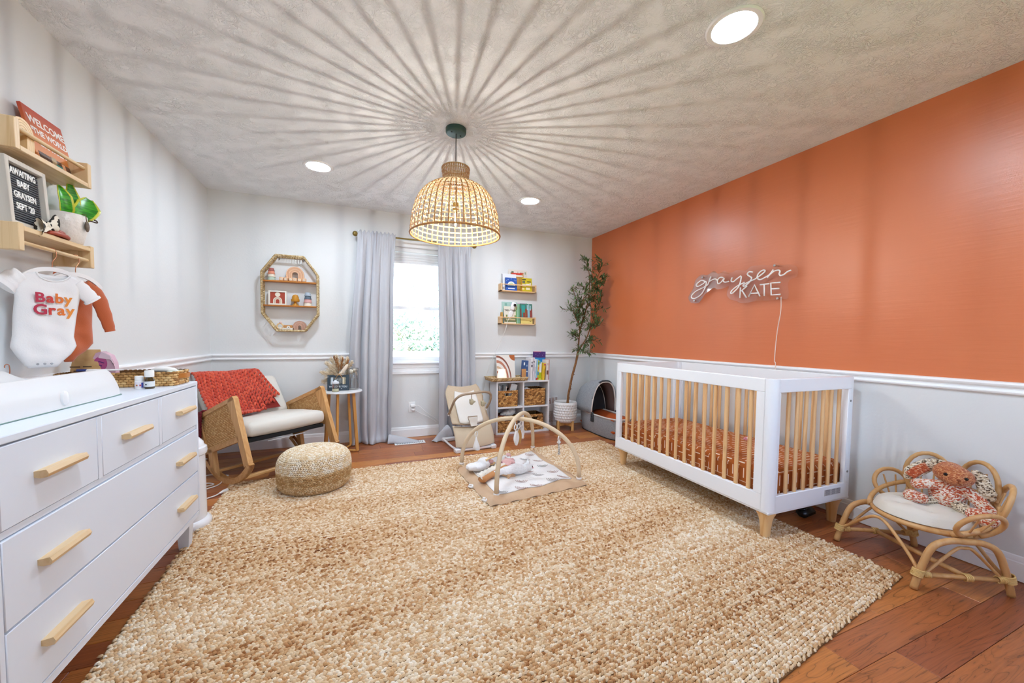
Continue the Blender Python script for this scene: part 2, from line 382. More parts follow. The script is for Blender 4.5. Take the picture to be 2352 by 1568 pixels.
# window: casing, stool, apron, two sashes, glass
wn = bpy.data.objects.new('window_1', None); COL.objects.link(wn); wn['kind'] = 'structure'; wn.location = ((WX0 + WX1) / 2, YB, WZ0)
wn_ = lambda mb, nm, m=TRIM: mb.go(nm, m, wn)
IM = Matrix.Translation((-(WX0 + WX1) / 2, -YB, -WZ0))
cm = lambda: MB(IM)
c = cm()
for xx in (WX0 - .035, WX1 + .035): c.box((xx, YB - .009, (WZ0 + WZ1 + .07) / 2), (.07, .018, WZ1 - WZ0 + .07), .004)
c.box(((WX0 + WX1) / 2, YB - .01, WZ1 + .035), (WX1 - WX0 + .14, .02, .07), .004); wn_(c, 'casing')
wn_(cm().box(((WX0 + WX1) / 2, YB - .0, WZ0 - .008), (WX1 - WX0 + .16, .07, .022), .005), 'stool')
ap = cm()
for z, dy, hh in ((.795, .016, .05), (.755, .012, .035), (.722, .018, .035)): ap.box(((WX0 + WX1) / 2, YB - dy / 2, z), (WX1 - WX0 + .13, dy, hh), .004)
wn_(ap, 'apron')
jm = cm()
for xx in (WX0 + .012, WX1 - .012): jm.box((xx, YB + .075, (WZ0 + WZ1) / 2), (.024, .13, WZ1 - WZ0))
jm.box(((WX0 + WX1) / 2, YB + .075, WZ1 - .012), (WX1 - WX0, .13, .024)); jm.box(((WX0 + WX1) / 2, YB + .085, WZ0 + .012), (WX1 - WX0, .11, .024)); wn_(jm, 'jamb')
ZM = 1.435
def sash(z0, z1, yy):
    s_ = cm(); w = .034; x0, x1 = WX0 + .024, WX1 - .024
    for xx in (x0 + w / 2, x1 - w / 2): s_.box((xx, yy, (z0 + z1) / 2), (w, .03, z1 - z0), .003)
    for zz in (z0 + w / 2, z1 - w / 2): s_.box(((x0 + x1) / 2, yy, zz), (x1 - x0 - 2 * w, .03, w), .003)
    so = wn_(s_, 'sash'); cm().box(((x0 + x1) / 2, yy, (z0 + z1) / 2), (x1 - x0 - 2 * w, .004, z1 - z0 - 2 * w)).go('pane', glassmat('window_glass', (.97, .985, 1), .1), so)
sash(WZ0 + .024, ZM + .017, YB + .05); sash(ZM - .017, WZ1 - .024, YB + .085)
w2 = bpy.data.objects.new('added_window', None); COL.objects.link(w2); w2['kind'] = 'structure'; w2.location = ((FX0 + FX1) / 2, YF, FZ0)  # unseen window, added to let in cool daylight as fill
I2 = Matrix.Translation((-(FX0 + FX1) / 2, -YF, -FZ0)); xm = (FX0 + FX1) / 2
c = MB(I2)
for xx in (FX0 - .035, FX1 + .035): c.box((xx, YF + .009, (FZ0 + FZ1) / 2), (.07, .018, FZ1 - FZ0), .004)
for zz in (FZ0 - .035, FZ1 + .035): c.box((xm, YF + .009, zz), (FX1 - FX0 + .14, .018, .07), .004)
c.go('casing', TRIM, w2); s_ = MB(I2)
for xx in (FX0 + .02, FX1 - .02): s_.box((xx, YF - .07, (FZ0 + FZ1) / 2), (.04, .03, FZ1 - FZ0))
for zz in (FZ0 + .02, (FZ0 + FZ1) / 2, FZ1 - .02): s_.box((xm, YF - .07, zz), (FX1 - FX0 - .08, .03, .04))
so = s_.go('sash', TRIM, w2); MB(I2).box((xm, YF - .07, (FZ0 + FZ1) / 2), (FX1 - FX0 - .08, .004, FZ1 - FZ0 - .08)).go('pane', glassmat('window_glass', (.97, .985, 1), .1), so)
# ------------------------------------------------------------------ lights of the room
RIM = mat('light_trim_white', (.85, .85, .85), .4); LED = mat('led_disc', (1, 1, 1), .5, emit=((.84, .965, 1.11), 240))
for i, (x, y, lb) in enumerate(((1.482, 1.197, 'round recessed ceiling light, the nearest and largest, above the orange wall side'), (-.268, 3.41, 'round recessed ceiling light left of the woven pendant'), (1.556, 3.41, 'round recessed ceiling light right of the woven pendant'), (-.268, 1.197, 'round recessed ceiling light over the dresser, out of the photo'))):  # fourth light is unseen, added by symmetry to account for the room's light
    t_ = empty('ceiling_light', lb, 'ceiling light', (x, y, H), group='recessed ceiling lights')
    MB().lathe([(.083, -.001), (.086, -.006), (.104, -.007), (.109, -.0015), (.109, 0), (.083, 0)], 40).go('trim_ring', RIM, t_)
    MB().lathe([(1e-6, -.002), (.084, -.002), (.084, -.0005)], 40).go('diffuser', LED, t_)
PX, PY = .594, 2.45
# ------------------------------------------------------------------ pendant lamp
RAT = mat('rattan_strand', '#cfb992', .6, noise=(90, '#bd9f72', 2)); RIB = mat('rattan_rib', '#bd8c52', .6, noise=(90, '#a06c36', 2))
RATIN = RAT
pend = empty('pendant_lamp', 'large bell shaped woven rattan pendant lamp hanging from dark canopy in ceiling centre', 'pendant lamp', (PX, PY, H))
DARK = mat('dark_green_metal', '#33504a', .45, metal=.2)
MB().lathe([(1e-6, -.030), (.058, -.030), (.063, -.027), (.065, -.022), (.065, 0), (1e-6, 0)], 40).go('canopy', DARK, pend)
for a in (.4, .4 + pi): MB().lathe([(1e-6, -.033), (.005, -.0325), (.006, -.030), (.001, -.03)], 10, c=(.035 * cos(a), .035 * sin(a), 0)).go('canopy_screw', mat('black_metal', '#14181a', .4, metal=.6), pend)
MB().tube([(0, 0, -.03), (0, 0, -.46)], .0028, 8).go('cord', mat('black_cord', '#15181a', .6), pend)
prof = [(.082, -.243), (.088, -.248), (.086, -.27), (.082, -.295), (.086, -.322), (.112, -.344), (.158, -.366), (.203, -.40), (.238, -.448), (.262, -.51), (.277, -.58), (.285, -.665)]
pp = spline([(r, 0, z) for r, z in prof], 6)
shade = MB(); NM = 42
for k in range(NM):
    a = 2 * pi * k / NM
    for da in (0,):
        pts = []
        for i, p in enumerate(pp):
            aa = a + da * (.0032 / max(p.x, .07)); rr = p.x + .0018 * (1 if (i + k) % 2 else -1); pts.append((rr * cos(aa), rr * sin(aa), p.z))
        shade.tube(pts, .0047, 6, flat=.35, cap=False)
shade.go('meridian_strands', RIB, pend, kind='stuff', ang=180); shade = MB()
zz = 0; acc = 0; lastp = pp[0]; lev = []
for p in pp[1:]:
    acc += (p - lastp).length; lastp = p
    if acc > .0255: lev.append(p); acc = 0
for j, p in enumerate(lev):
    for dz in (-.0027, .0027):
        n_ = NM; pts = [((p.x + .0022 * (1 if (i + j) % 2 else -1)) * cos(2 * pi * i / n_), (p.x + .0022 * (1 if (i + j) % 2 else -1)) * sin(2 * pi * i / n_), p.z + dz) for i in range(n_)]
        shade.tube(pts, .0023, 5, closed=True, flat=.8)
shade.go('woven_shade', RAT, pend, kind='stuff', ang=180)
for r, z, q in ((.285, -.668, .0065), (.083, -.244, .005)): MB().tube([(r * cos(2 * pi * i / 64), r * sin(2 * pi * i / 64), z) for i in range(64)], q, 8, closed=True).go('shade_rim', RIB if r > .1 else RAT, pend, ang=180)
MB().lathe([(1e-6, -.455), (.012, -.457), (.019, -.465), (.019, -.505), (.014, -.512), (1e-6, -.512)], 20).go('socket', mat('brass', '#8a7a4a', .3, metal=.9), pend)
MB().lathe([(.013, -.51), (.015, -.525), (.028, -.555), (.033, -.58), (.028, -.605), (.014, -.622), (1e-6, -.625)], 24).go('bulb', glassmat('bulb_glass', (1, .99, .97), .05), pend)
MB().tube([(0, 0, -.53), (0, 0, -.605)], .004, 8).go('filament', mat('filament_glow', (1, .8, .5), .5, emit=((1, .95, .87), 3700)), pend)
# ------------------------------------------------------------------ jute rug
def mulz(p): return Vector(p)
BL, BR, FR, FL = [np.array(p) for p in ((-.873, 3.394), (2.476, 3.466), (2.40, .925), (-.775, .50))]
def rugp(u, v):
    u = np.asarray(u)[..., None]; v = np.asarray(v)[..., None]
    return (1 - v) * ((1 - u) * FL + u * FR) + v * ((1 - u) * BL + u * BR)
JUTE = rndmat('jute', [(0, '#74431f'), (.12, '#9f6a3a'), (.3, '#c99f70'), (.58, '#dcc19c'), (.85, '#efe1ca'), (1, '#f6efe2')], .9)
JUTEB = mat('jute_backing', '#7d5a34', .95)
rug = empty('jute_rug', 'large hand woven natural jute rug covering the wooden floor', 'rug', (.8, 2.1, 0))
nu, nv = 40, 30
g = [[(*rugp(i / nu, j / nv), .006) for j in range(nv + 1)] for i in range(nu + 1)]
MB(Matrix.Translation((-.8, -2.1, 0))).grid(g, thick=.006).go('backing', JUTEB, rug)
wv, wu = 2.62 / .0120, 3.25 / .0108
jj, ii = np.meshgrid(np.arange(int(wv)), np.arange(int(wu)), indexing='ij'); jj = jj.ravel(); ii = ii.ravel(); n = len(ii)
uu = (ii + .5 + .5 * (jj % 2) + rng.normal(0, .11, n)) / wu; vv = (jj + .5 + rng.normal(0, .05, n)) / wv
edge = (ii == 0) | (ii == ii.max()) | (jj == 0) | (jj == jj.max())
uu = uu + edge * rng.normal(0, .0012, n); vv = vv + edge * rng.normal(0, .0014, n)
P = rugp(uu, vv); P = np.c_[P - [.8, 2.1], np.full(n, .0065) + rng.normal(0, .0012, n)]
an = np.where(jj % 2 == 0, R(24), R(-24)) + rng.normal(0, .12, n)
T = np.c_[np.cos(an), np.sin(an), rng.normal(0, .12, n)]
rowr = rng.random(jj.max() + 1)[jj]; low = .5 + .5 * np.sin(uu * 7 + 3 * np.sin(vv * 9)) * np.sin(vv * 11 + 2 * np.sin(uu * 6))
rnd = np.clip(.62 * rng.random(n) + .2 * rowr + .2 * low, 0, 1)
stitches('woven_strands', P, T, np.tile([0, 0, 1.], (n, 1)), rng.normal(.0205, .002, n), rng.normal(.0098, .0009, n), rng.normal(.0080, .0009, n), JUTE, rug, rnd=rnd)
# ------------------------------------------------------------------ dresser
LACQ = mat('white_lacquer', (.73, .79, .885), .38)
PINE = wood('pale_pine', '#dcbf93', '#c59f6c', 1, 1.2)
PINEX = wood('pale_pine_x', '#dcbf93', '#c59f6c', 0, 1.2)
PINEZ = wood('pale_pine_z', '#dcbf93', '#c59f6c', 2, 1.2)
DX, DY0, DY1, DZ = -.783, 1.262, 2.508, .868
wm = lambda t: MB(Matrix.Translation(-Vector(t.location)))
dr = empty('dresser', 'white lacquered six foot style dresser of five drawers with pale wood bar handles', 'dresser', (-1.0, 1.885, 0))
dr['label'] = 'white lacquered dresser of five drawers with pale wooden bar handles'
b = wm(dr)
for y in (DY0 + .009, DY1 - .009): b.box(((DX - 1.232) / 2, y, .5075), (DX + 1.232, .018, .711), .002)
b.box((-1.225, 1.885, .5), (.014, DY1 - DY0 - .04, .69)); b.box((-1.0, 1.885, .163), (.42, DY1 - DY0 - .04, .016))
b.box((DX - .009, 1.885, .1625), (.018, DY1 - DY0 - .037, .026), .002)
b.box((DX - .22, 1.885, .6275), (.43, DY1 - DY0 - .04, .018), .001)
for y in (1.6675, 2.0875): b.box((DX - .21, y, .74), (.42, .022, .205), .001)
b.box((-1.0, 1.885, .62), (.40, DY1 - DY0 - .05, .40)); b.box((-1.0, 1.885, .3), (.40, DY1 - DY0 - .05, .25))
b.go('body', LACQ, dr)
wm(dr).box(((DX - 1.232) / 2, 1.885, DZ - .0105), (DX + 1.234, DY1 - DY0 + .004, .021), .003).go('top', LACQ, dr)
def drawer(y0, y1, z0, z1, hs, hl):
    d = wm(dr).box((DX - .0085, (y0 + y1) / 2, (z0 + z1) / 2), (.017, y1 - y0, z1 - z0), .0018).go('drawer', LACQ, dr)
    for hy in hs: wm(dr).prism([(0, -.007), (.012, -.011), (.026, -.009), (.029, 0), (.024, .011), (0, .008)], hl, frame((1, 0, 0), (0, 0, 1), (0, -1, 0), (DX, hy + hl / 2, (z0 + z1) / 2 + .003))).go('handle', PINE, d)
for y0, y1, hy in ((DY0 + .021, 1.654, 1.470), (1.681, 2.074, 1.875), (2.101, DY1 - .021, 2.32)): drawer(y0, y1, .640, .843, (hy,), .165)
drawer(DY0 + .021, DY1 - .021, .394, .615, (1.47, 2.31), .165); drawer(DY0 + .021, DY1 - .021, .179, .388, (1.47, 2.31), .165)
for x in (-1.19, DX - .05):
    for y in (DY0 + .05, DY1 - .055):
        wm(dr).add([(x + a * .03, y + c * .03, .155) for a, c in ((-1, -1), (1, -1), (1, 1), (-1, 1))] + [(x + a * .02, y + c * .02, 0) for a, c in ((-1, -1), (1, -1), (1, 1), (-1, 1))], [(3, 2, 1, 0), (4, 5, 6, 7), (0, 1, 5, 4), (1, 2, 6, 5), (2, 3, 7, 6), (3, 0, 4, 7)]).go('foot', LACQ, dr)
# changing pad
pad = empty('changing_pad', 'white contoured foam changing pad lying on the dresser top', 'changing pad', (-1.06, 1.63, DZ))
ys = [0, .003, .01, .022, .04, .1, .3, .62, .70, .728, .742, .749, .752]; yy0 = 1.275
hh = lambda y: min(1, max(0, (min(y, .752 - y) / .04))) ** .3
G = []
for x in [-1, -.99, -.97, -.93, -.88] + list(np.linspace(-.8, .8, 17)) + [.88, .93, .97, .99, 1]:
    row = []
    for y in ys:
        e = min(1, (1 - abs(x)) / .12) ** .36; v = .058 + .046 * min(1, abs(x) / .72) ** 2.0
        row.append((x * .175 * (1 - .04 * (1 - hh(y))) - 1.055 + 1.06, yy0 + y - 1.63, .004 + v * e * hh(y)))
    G.append(row)
VIN = mat('white_vinyl', (.74, .74, .745), .34)
pm = MB(); pm.grid(G); pm.box((.005, .021, .004), (.345, .742, .008), .003); pm.go('pad', VIN, pad, ang=60)
MB().box((.0, .021, .0025), (.362, .754, .005), .002).go('base_sheet', mat('pale_green_grip', '#7f9a90', .7), pad)
MB().lathe([(1e-6, .012), (.012, .012), (.019, .008), (.021, 0)], 20, M=frame((0, .85, .0), (0, 0, 1.2), (1, 0, .12), (.176, .07, .035))).go('buckle', mat('clear_white_plastic', (.86, .87, .88), .25), pad)
# woven tray basket with leather handle
SEAG = rndmat('seagrass', [(0, '#8a6233'), (.3, '#b0834a'), (.65, '#cda468'), (1, '#e3c38c')], .75)
SEAD = mat('basket_lining', '#6e4d28', .9)
def weave(parent, path, z0, z1, rp, sl, m, th=.006, name='woven_strands', closed=True, skip=None):
    """horizontal woven strands round a closed path of (x,y)"""
    pts = [Vector((*p, 0)) for p in path]; seg = []; N = len(pts)
    for i in range(N if closed else N - 1): seg.append((pts[i], pts[(i + 1) % N]))
    tot = sum((b - a).length for a, b in seg); C = []; T = []; Nn = []; rows = max(2, round((z1 - z0) / rp)); k = max(8, round(tot / sl))
    for r in range(rows):
        for c in range(k):
            d = ((c + .5 * (r % 2)) / k) * tot % tot
            for a, b in seg:
                l = (b - a).length
                if d <= l: break
                d -= l
            t = (b - a).normalized(); nn = Vector((t.y, -t.x, 0)); p = a + t * d
            z = z0 + (r + .5) * (z1 - z0) / rows
            if skip and skip(p, z): continue
            C.append((p.x, p.y, z)); T.append((t.x, t.y, random.gauss(0, .12))); Nn.append(nn)
    n = len(C); return stitches(name, C, T, Nn, sl * rng.normal(1.25, .08, n), (z1 - z0) / rows * 1.15, th, m, parent, ns=5)
def rpoly(x0, x1, y0, y1, r=.02): return arc((x1 - r, y1 - r), r, 0, pi / 2, 3) + arc((x0 + r, y1 - r), r, pi / 2, pi, 3) + arc((x0 + r, y0 + r), r, pi, 1.5 * pi, 3) + arc((x1 - r, y0 + r), r, 1.5 * pi, 2 * pi, 3)
def tray(parent, x0, x1, y0, y1, h, m, lining=SEAD, rp=.011, sl=.018, skip=None, z0=0, t=.005):
    o = wallmb = MB(); pl = rpoly(x0, x1, y0, y1)[::-1]; pi_ = rpoly(x0 + t, x1 - t, y0 + t, y1 - t)[::-1]; n = len(pl)
    vs = [(x, y, z0) for x, y in pl] + [(x, y, z0 + h) for x, y in pl] + [(x, y, z0 + h) for x, y in pi_] + [(x, y, z0 + .006) for x, y in pi_]
    fs = [tuple(range(n)), tuple(3 * n + i for i in range(n))[::-1]]
    for a in range(3):
        fs += [(a * n + i, a * n + (i + 1) % n, (a + 1) * n + (i + 1) % n, (a + 1) * n + i)[::-1] for i in range(n)]
    o.add(vs, fs).go('lining', lining, parent)
    weave(parent, rpoly(x0, x1, y0, y1), z0 + .001, z0 + h + .002, rp, sl, m, skip=skip)
tb = empty('woven_tray', 'long woven seagrass tray with a tan leather handle at the back of the dresser', 'basket', (-1.02, 2.39, DZ))
tray(tb, -.205, .213, -.09, .09, .066, SEAG)
LEA = mat('tan_leather', '#b8752f', .45)
MB().grid([[(x, y, z) for z in (.034, .056)] for x, y in [(.216, -.052), (.222, -.05), (.236, -.03), (.24, 0), (.236, .03), (.222, .05), (.216, .052)]], thick=.0035).go('leather_handle', LEA, tb)
# bottles beside the tray
PLW = mat('white_plastic', (.86, .86, .86), .35)
def bottle(nm, lb, x, y, prof, m, cap, capm, label=None):
    t = empty(nm, lb, 'bottle', (x, y, DZ)); MB().lathe(prof, 24).go('body', m, t); MB().lathe(cap, 24).go('cap', capm, t)
    if label: label(t)
    return t
def lab1(t):
    MB().lathe([(.0157, .008), (.0157, .032)], 24).go('label', mat('pale_label', '#e8e4ea', .5), t)
    for i, (a, c) in enumerate((('#c07a4a', -1.75), ('#b0305a', -1.0), ('#3a4aa0', -.55))):
        MB().box((.0158 * cos(c), .0158 * sin(c), .017), (.0012, .006 if i < 2 else .007, .006 if i < 2 else .022), 0, rot=(0, 0, c)).go('label_mark', mat('mark%d' % i, a, .5), t)
bottle('pill_bottle', 'small white plastic bottle with white cap in front of the seagrass tray', -.905, 2.225, [(1e-6, 0), (.0145, 0), (.0155, .003), (.0155, .034), (.013, .038), (1e-6, .038)], PLW, [(.0145, .037), (.015, .039), (.015, .056), (.013, .058), (1e-6, .058)], PLW, lab1)
def lab2(t):
    MB().lathe([(.0182, .01), (.0182, .034)], 24, sx=1, sy=1).go('label', mat('paper_label', '#dfe4e6', .6), t)
    MB().box((.0184 * cos(-1.9), .0184 * sin(-1.9), .02), (.001, .006, .005), 0, rot=(0, 0, -1.9)).go('label_mark', mat('mark9', '#39424c', .5), t)
bottle('dropper_bottle', 'small dark glass bottle with white cap beside the white bottle', -.868, 2.222, [(1e-6, 0), (.016, 0), (.018, .003), (.018, .04), (.012, .05), (.012, .054), (1e-6, .054)], mat('amber_glass', '#4a3a1c', .08, coat=.5), [(.0165, .053), (.017, .055), (.017, .08), (.015, .083), (1e-6, .083)], PLW, lab2)
# things in the tray
t = empty('lotion_bottle', 'pink see-through lotion bottle standing in the seagrass tray', 'bottle', (-1.112, 2.425, DZ + .0062))
lp = [(-.046, 0), (.046, 0), (.047, .05), (.043, .10), (.030, .137), (.0, .156), (-.022, .148), (-.038, .11), (-.046, .05)]
MB().prism(lp, .034, frame((1, 0, 0), (0, 0, 1), (0, -1, 0), (0, .017, 0))).go('body', mat('pink_translucent', '#d9b3c4', .25, sss=.3), t, ang=60)
MB().prism([(-.018 + .024 * cos(a) + .012, .098 + .033 * sin(a)) for a in np.linspace(0, 2 * pi, 21)[:-1]], .002, frame((1, 0, 0), (0, 0, 1), (0, -1, 0), (0, -.017, 0))).go('label', mat('magenta_label', '#c05590', .4), t)
for z, x, w in ((.105, -.002, .022), (.092, -.012, .026)): MB().box((x, -.0195, z), (w, .001, .004), 0, rot=(0, R(22), 0)).go('label_mark', mat('label_purple', '#5a2a72', .5), t)
MB().prism([(-.012, .125), (.03, .118), (.042, .098), (.044, .088), (.0, .15)][:4] + [(.030, .136), (.0, .155)], .004, frame((1, 0, 0), (0, 0, 1), (0, -1, 0), (0, -.0165, 0))).go('cap', mat('pale_pink_cap', '#ecd5e0', .25), t)
t = empty('kraft_bag', 'tan wooden looking paper pouch with dark print standing at the wall end of the tray', 'bag', (-1.166, 2.405, DZ + .0062))
t['label'] = 'tan paper pouch with dark print standing against the wall behind the changing pad'
G = [[(x * (.075 - .03 * (z / .165)), dy * (.03 * (1 - z / .17)) + .012, z) for z in np.linspace(0, .165, 8)] for x, dy in ((-1, 0), (-.7, -1), (0, -1.15), (.7, -1), (1, 0), (.7, .6), (0, .7), (-.7, .6), (-1, 0))]
MB().grid(G).go('pouch', mat('kraft_paper', '#d3ad78', .75, noise=(30, '#c79d66', 2)), t, ang=50)
text('be cozy', .02, mat('dark_print', '#6a5138', .7), t, frame((1, 0, 0), (0, .1, 1), (0, -1, .1), (.0, -.0205, .075)), 'printed_words') if False else None
for i, (x, z, w) in enumerate(((-.03, .085, .035), (.012, .086, .03), (-.02, .066, .03))): MB().box((x, -.0235 + z * .05, z), (w, .001, .006)).go('print_line', mat('dark_print', '#6a5138', .7), t)
t = empty('thermometer', 'slim white and navy thermometer lying across the tray rim', 'thermometer', (-1.07, 2.305, DZ + .081))
MB().tube([(-.075, 0, 0), (-.07, 0, 0), (-.02, 0, 0), (.03, 0, 0), (.072, 0, 0), (.078, 0, 0)], [.004, .0075, .0075, .006, .0045, .002], 12, flat=.7).go('body', PLW, t)
MB().tube([(-.079, 0, .0003), (-.05, 0, .0003), (-.02, 0, -.001)], [.0078, .0079, .004], 12, flat=.72).go('grip', mat('navy_plastic', '#22306e', .4), t)
t = empty('cream_tube', 'white squeeze tube with a green and pink print lying in the tray', 'tube', (-.865, 2.37, DZ + .068))
MB().tube([(-.045, -.02, .008), (-.03, -.015, .009), (.0, -.0, .008), (.03, .012, .003), (.045, .02, -.004)], [.004, .016, .018, .013, .004], 14, flat=.8).go('tube', PLW, t)
MB().box((0, -.0175, .008), (.025, .001, .005), 0, rot=(0, 0, R(25))).go('print_line', mat('print_pink', '#d05070', .5), t)
tagit(MB().box((-.832, 2.385, DZ + .037), (.04, .09, .061), .004).go('wipes_pack', mat('leaf_print_pack', '#e6ebe2', .5, noise=(60, '#8fae8a', 1)), None), 'white and green wipes pack tucked into the handle end of the tray', 'wipes')
# ------------------------------------------------------------------ wall shelves on the left wall
def wshelf(nm, lb, z, up, parent=None):
    t = empty(nm, lb, 'shelf', (XL, 2.18, z), group=None)
    MB().box((.064, 0, -.009), (.128, .378, .018), .0015).go('board', PINE, t)
    for y in (-.2015, .2015): MB().box((.064, y, (.036 if up else -.042)), (.128, .025, .108 if up else .098), .002).go('side', PINEZ, t)
    zz = .065 if up else -.058
    MB().tube([(.113, -.19, zz), (.113, .19, zz)], .0075, 14).go('dowel', PINE, t); return t
wshelf('wall_shelf', 'upper pine wall shelf with front dowel holding a book on the left wall', 1.793, True)
wshelf('wall_shelf', 'lower pine wall shelf with a plant on top and baby clothes hung from its dowel', 1.505, False)
S1, S2 = 1.793, 1.505
# wooden rainbow on the upper shelf
def rainbow(nm, lb, x0, M, m, n=4, r0=.018, dr=.009, leg=.03, depth=.04, group=None, gapm=None):
    t = empty(nm, lb, 'rainbow toy', (0, 0, 0), group=group); t.matrix_world = M
    for i in range(n):
        a, b_ = r0 + i * dr, r0 + (i + 1) * dr - .0012
        po = arc((0, leg), b_, 0, pi, 16) + arc((0, leg), a, pi, 0, 16); po = [(b_, 0)] + po[:17] + [(-b_, 0), (-a, 0)] + po[17:] + [(a, 0)]
        mm = m[i % len(m)] if isinstance(m, list) else m
        MB().prism(po, depth * (1 - .0 * i), frame((1, 0, 0), (0, 0, 1), (0, -1, 0), (0, depth / 2, 0))).go('arch', mm, t)
    return t
BEE = wood('beech_toy', '#e4c28d', '#d0a566', 2, 1)
rainbow('wooden_rainbow', 'natural wooden rainbow stacker on the upper left shelf', 0, Matrix.Translation((-1.185, 2.045, S1)) @ Matrix.Rotation(R(90), 4, 'Z'), BEE, 4, .018, .0095, .062, .085)
# welcome book
bk = empty('welcome_book', 'orange picture book titled welcome to the world on the upper left shelf', 'book', (-1.176, 2.285, S1), rot=(0, R(-12), 0))
def bookmat(name, c1, c2, z0, z1):
    m = bpy.data.materials.new(name); m.use_nodes = True; t = NT(m); c = t.new('ShaderNodeTexCoord'); sp = t.new('ShaderNodeSeparateXYZ'); t.ln(c.outputs['Object'], sp.inputs[0])
    mr = t.new('ShaderNodeMapRange'); mr.inputs[1].default_value = z0; mr.inputs[2].default_value = z1; t.ln(sp.outputs['Z'], mr.inputs[0]); t.ln(t.ramp(mr.outputs[0], [(0, c1), (1, c2)]), t.b.inputs['Base Color']); t.b.inputs['Roughness'].default_value = .4; return m
MB().box((0, 0, .118), (.012, .225, .236), .0015).go('cover', bookmat('orange_cover', '#df8a3a', '#b8452c', .05, .23), bk)
MB().box((-.0005, .004, .118), (.009, .222, .23)).go('pages', mat('paper', '#efe9dd', .8), bk)
WH = mat('white_print', (.9, .89, .86), .5)
FX = lambda x, y, z: frame((0, 1, 0), (0, 0, 1), (1, 0, 0), (x, y, z))
for s_, z, y, sz in (('WELCOME', .185, .005, .043), ('THE WORLD', .142, .012, .034), ('GRAYSEN', .098, .006, .036)): text(s_, sz, WH, bk, FX(.0062, y, z), 'title', bold=.0008)
text('to', .024, WH, bk, FX(.0062, -.085, .15), 'title', bold=.0005)
for i, (y, z, c, w, h) in enumerate(((-.02, .03, '#5a3a28', .15, .055), (-.01, .045, '#b9a07a', .03, .035), (.02, .025, '#1d8a86', .045, .03), (.045, .035, '#e5b08a', .02, .04), (-.075, .02, '#1d8a86', .025, .02), (.07, .03, '#6b4a38', .03, .05))): MB().box((.0062, y, z), (.0008 + .0003 * i, w, h), .0002).go('cover_picture', mat('bookpic%d' % i, c, .5), bk)
# letter board
lb_ = empty('letter_board', 'grey felt letter board in whitewashed frame with white letters on the lower shelf', 'letter board', (-1.158, 2.071, S2), rot=(0, R(-3), 0))
GRF = wood('whitewash_wood', '#cfc9be', '#b9b2a6', 2, .8, .7)
bw, bh, t_ = .195, .245, .017
fm = MB()
for y in (-bw / 2 + t_ / 2, bw / 2 - t_ / 2): fm.box((0, y, bh / 2), (.036, t_, bh), .001)
for z in (t_ / 2, bh - t_ / 2): fm.box((0, 0, z), (.036, bw - 2 * t_, t_), .001)
fm.go('frame', GRF, lb_)
FELT = mat('grey_felt', '#5b5e63', .95)
MB().box((-.004, 0, bh / 2), (.004, bw - 2 * t_, bh - 2 * t_)).go('felt_panel', mat('felt_groove', '#2d2f33', .95), lb_)
sl_ = MB()
for k in range(24): sl_.box((0, 0, t_ + .006 + k * (bh - 2 * t_ - .008) / 23.6), (.006, bw - 2 * t_ - .002, .0058), .001)
sl_.go('felt_ribs', FELT, lb_, kind='stuff')
for s_, z, y in (('AWAITING', .205, 0), ('BABY', .165, -.004), ('GRAYSEN', .122, 0), ("SEPT '20", .080, -.004)): text(s_, .033, WH, lb_, FX(.004, y + .004, z), 'letters', ext=.001, bold=.0006, xs=.74)
# snake plant
pot = empty('snake_plant', 'green snake plant in a speckled white ceramic pot at the end of the lower shelf', 'plant', (-1.178, 2.325, S2))
CER = mat('cream_ceramic', (.78, .74, .69), .28, bump=(55, .004))
MB().lathe([(1e-6, 0), (.042, 0), (.05, .006), (.062, .05), (.067, .09), (.066, .128), (.063, .130), (.060, .126), (.060, .105), (1e-6, .105)], 36).go('pot', CER, pot, ang=60)
MB().lathe([(1e-6, .108), (.03, .107), (.0605, .104)], 24).go('soil', mat('soil', '#4a3728', .95, bump=(90, .006)), pot)
def leafmat():
    m = bpy.data.materials.new('snake_leaf'); m.use_nodes = True; t = NT(m); a = t.new('ShaderNodeAttribute', attribute_name='edge')
    w = t.new('ShaderNodeTexNoise', i_Scale=1, i_Detail=2); t.ln(t.coord((25, 25, 130)), w.inputs[0]); g_ = t.ramp(w.outputs[0], [(.42, '#1f7a12'), (.56, '#3fa31c')])
    mx = t.new('ShaderNodeMix', data_type='RGBA'); t.ln(t.ramp(a.outputs['Fac'], [(.78, (0, 0, 0)), (.82, (1, 1, 1))]), mx.inputs[0]); t.ln(g_, mx.inputs[6]); mx.inputs[7].default_value = lin('#c5c832'); t.ln(mx.outputs[2], t.b.inputs['Base Color']); t.b.inputs['Roughness'].default_value = .35; return m
SNL = leafmat()
def snake(pts, ws, fold, side):
    pts = spline(pts, 6); n = len(pts); wi = np.interp(np.linspace(0, 1, n), np.linspace(0, 1, len(ws)), ws); side = Vector(side).normalized(); G = []; ed = []
    for j in np.linspace(-1, 1, 7):
        row = []
        for i in range(n):
            tn = (pts[min(i + 1, n - 1)] - pts[max(i - 1, 0)]).normalized(); nn = side.cross(tn).normalized()
            row.append(pts[i] + side * (j * wi[i]) + nn * (fold * wi[i] * j * j)); ed.append(abs(j))
        G.append(row)
    mb = MB().grid(G, thick=.0025); o = mb.go('leaf', SNL, pot, ang=180); at = o.data.attributes.new('edge', 'FLOAT', 'POINT'); at.data.foreach_set('value', ed + ed); return o
snake([(-.0, .03, .10), (.005, .035, .16), (.005, .035, .22), (0, .03, .295)], [.016, .026, .026, .001], .35, (.5, .85, 0))
snake([(.0, -.01, .10), (.015, -.03, .15), (.015, -.04, .20), (.0, -.035, .245)], [.018, .03, .028, .003], .4, (.3, .9, .1))
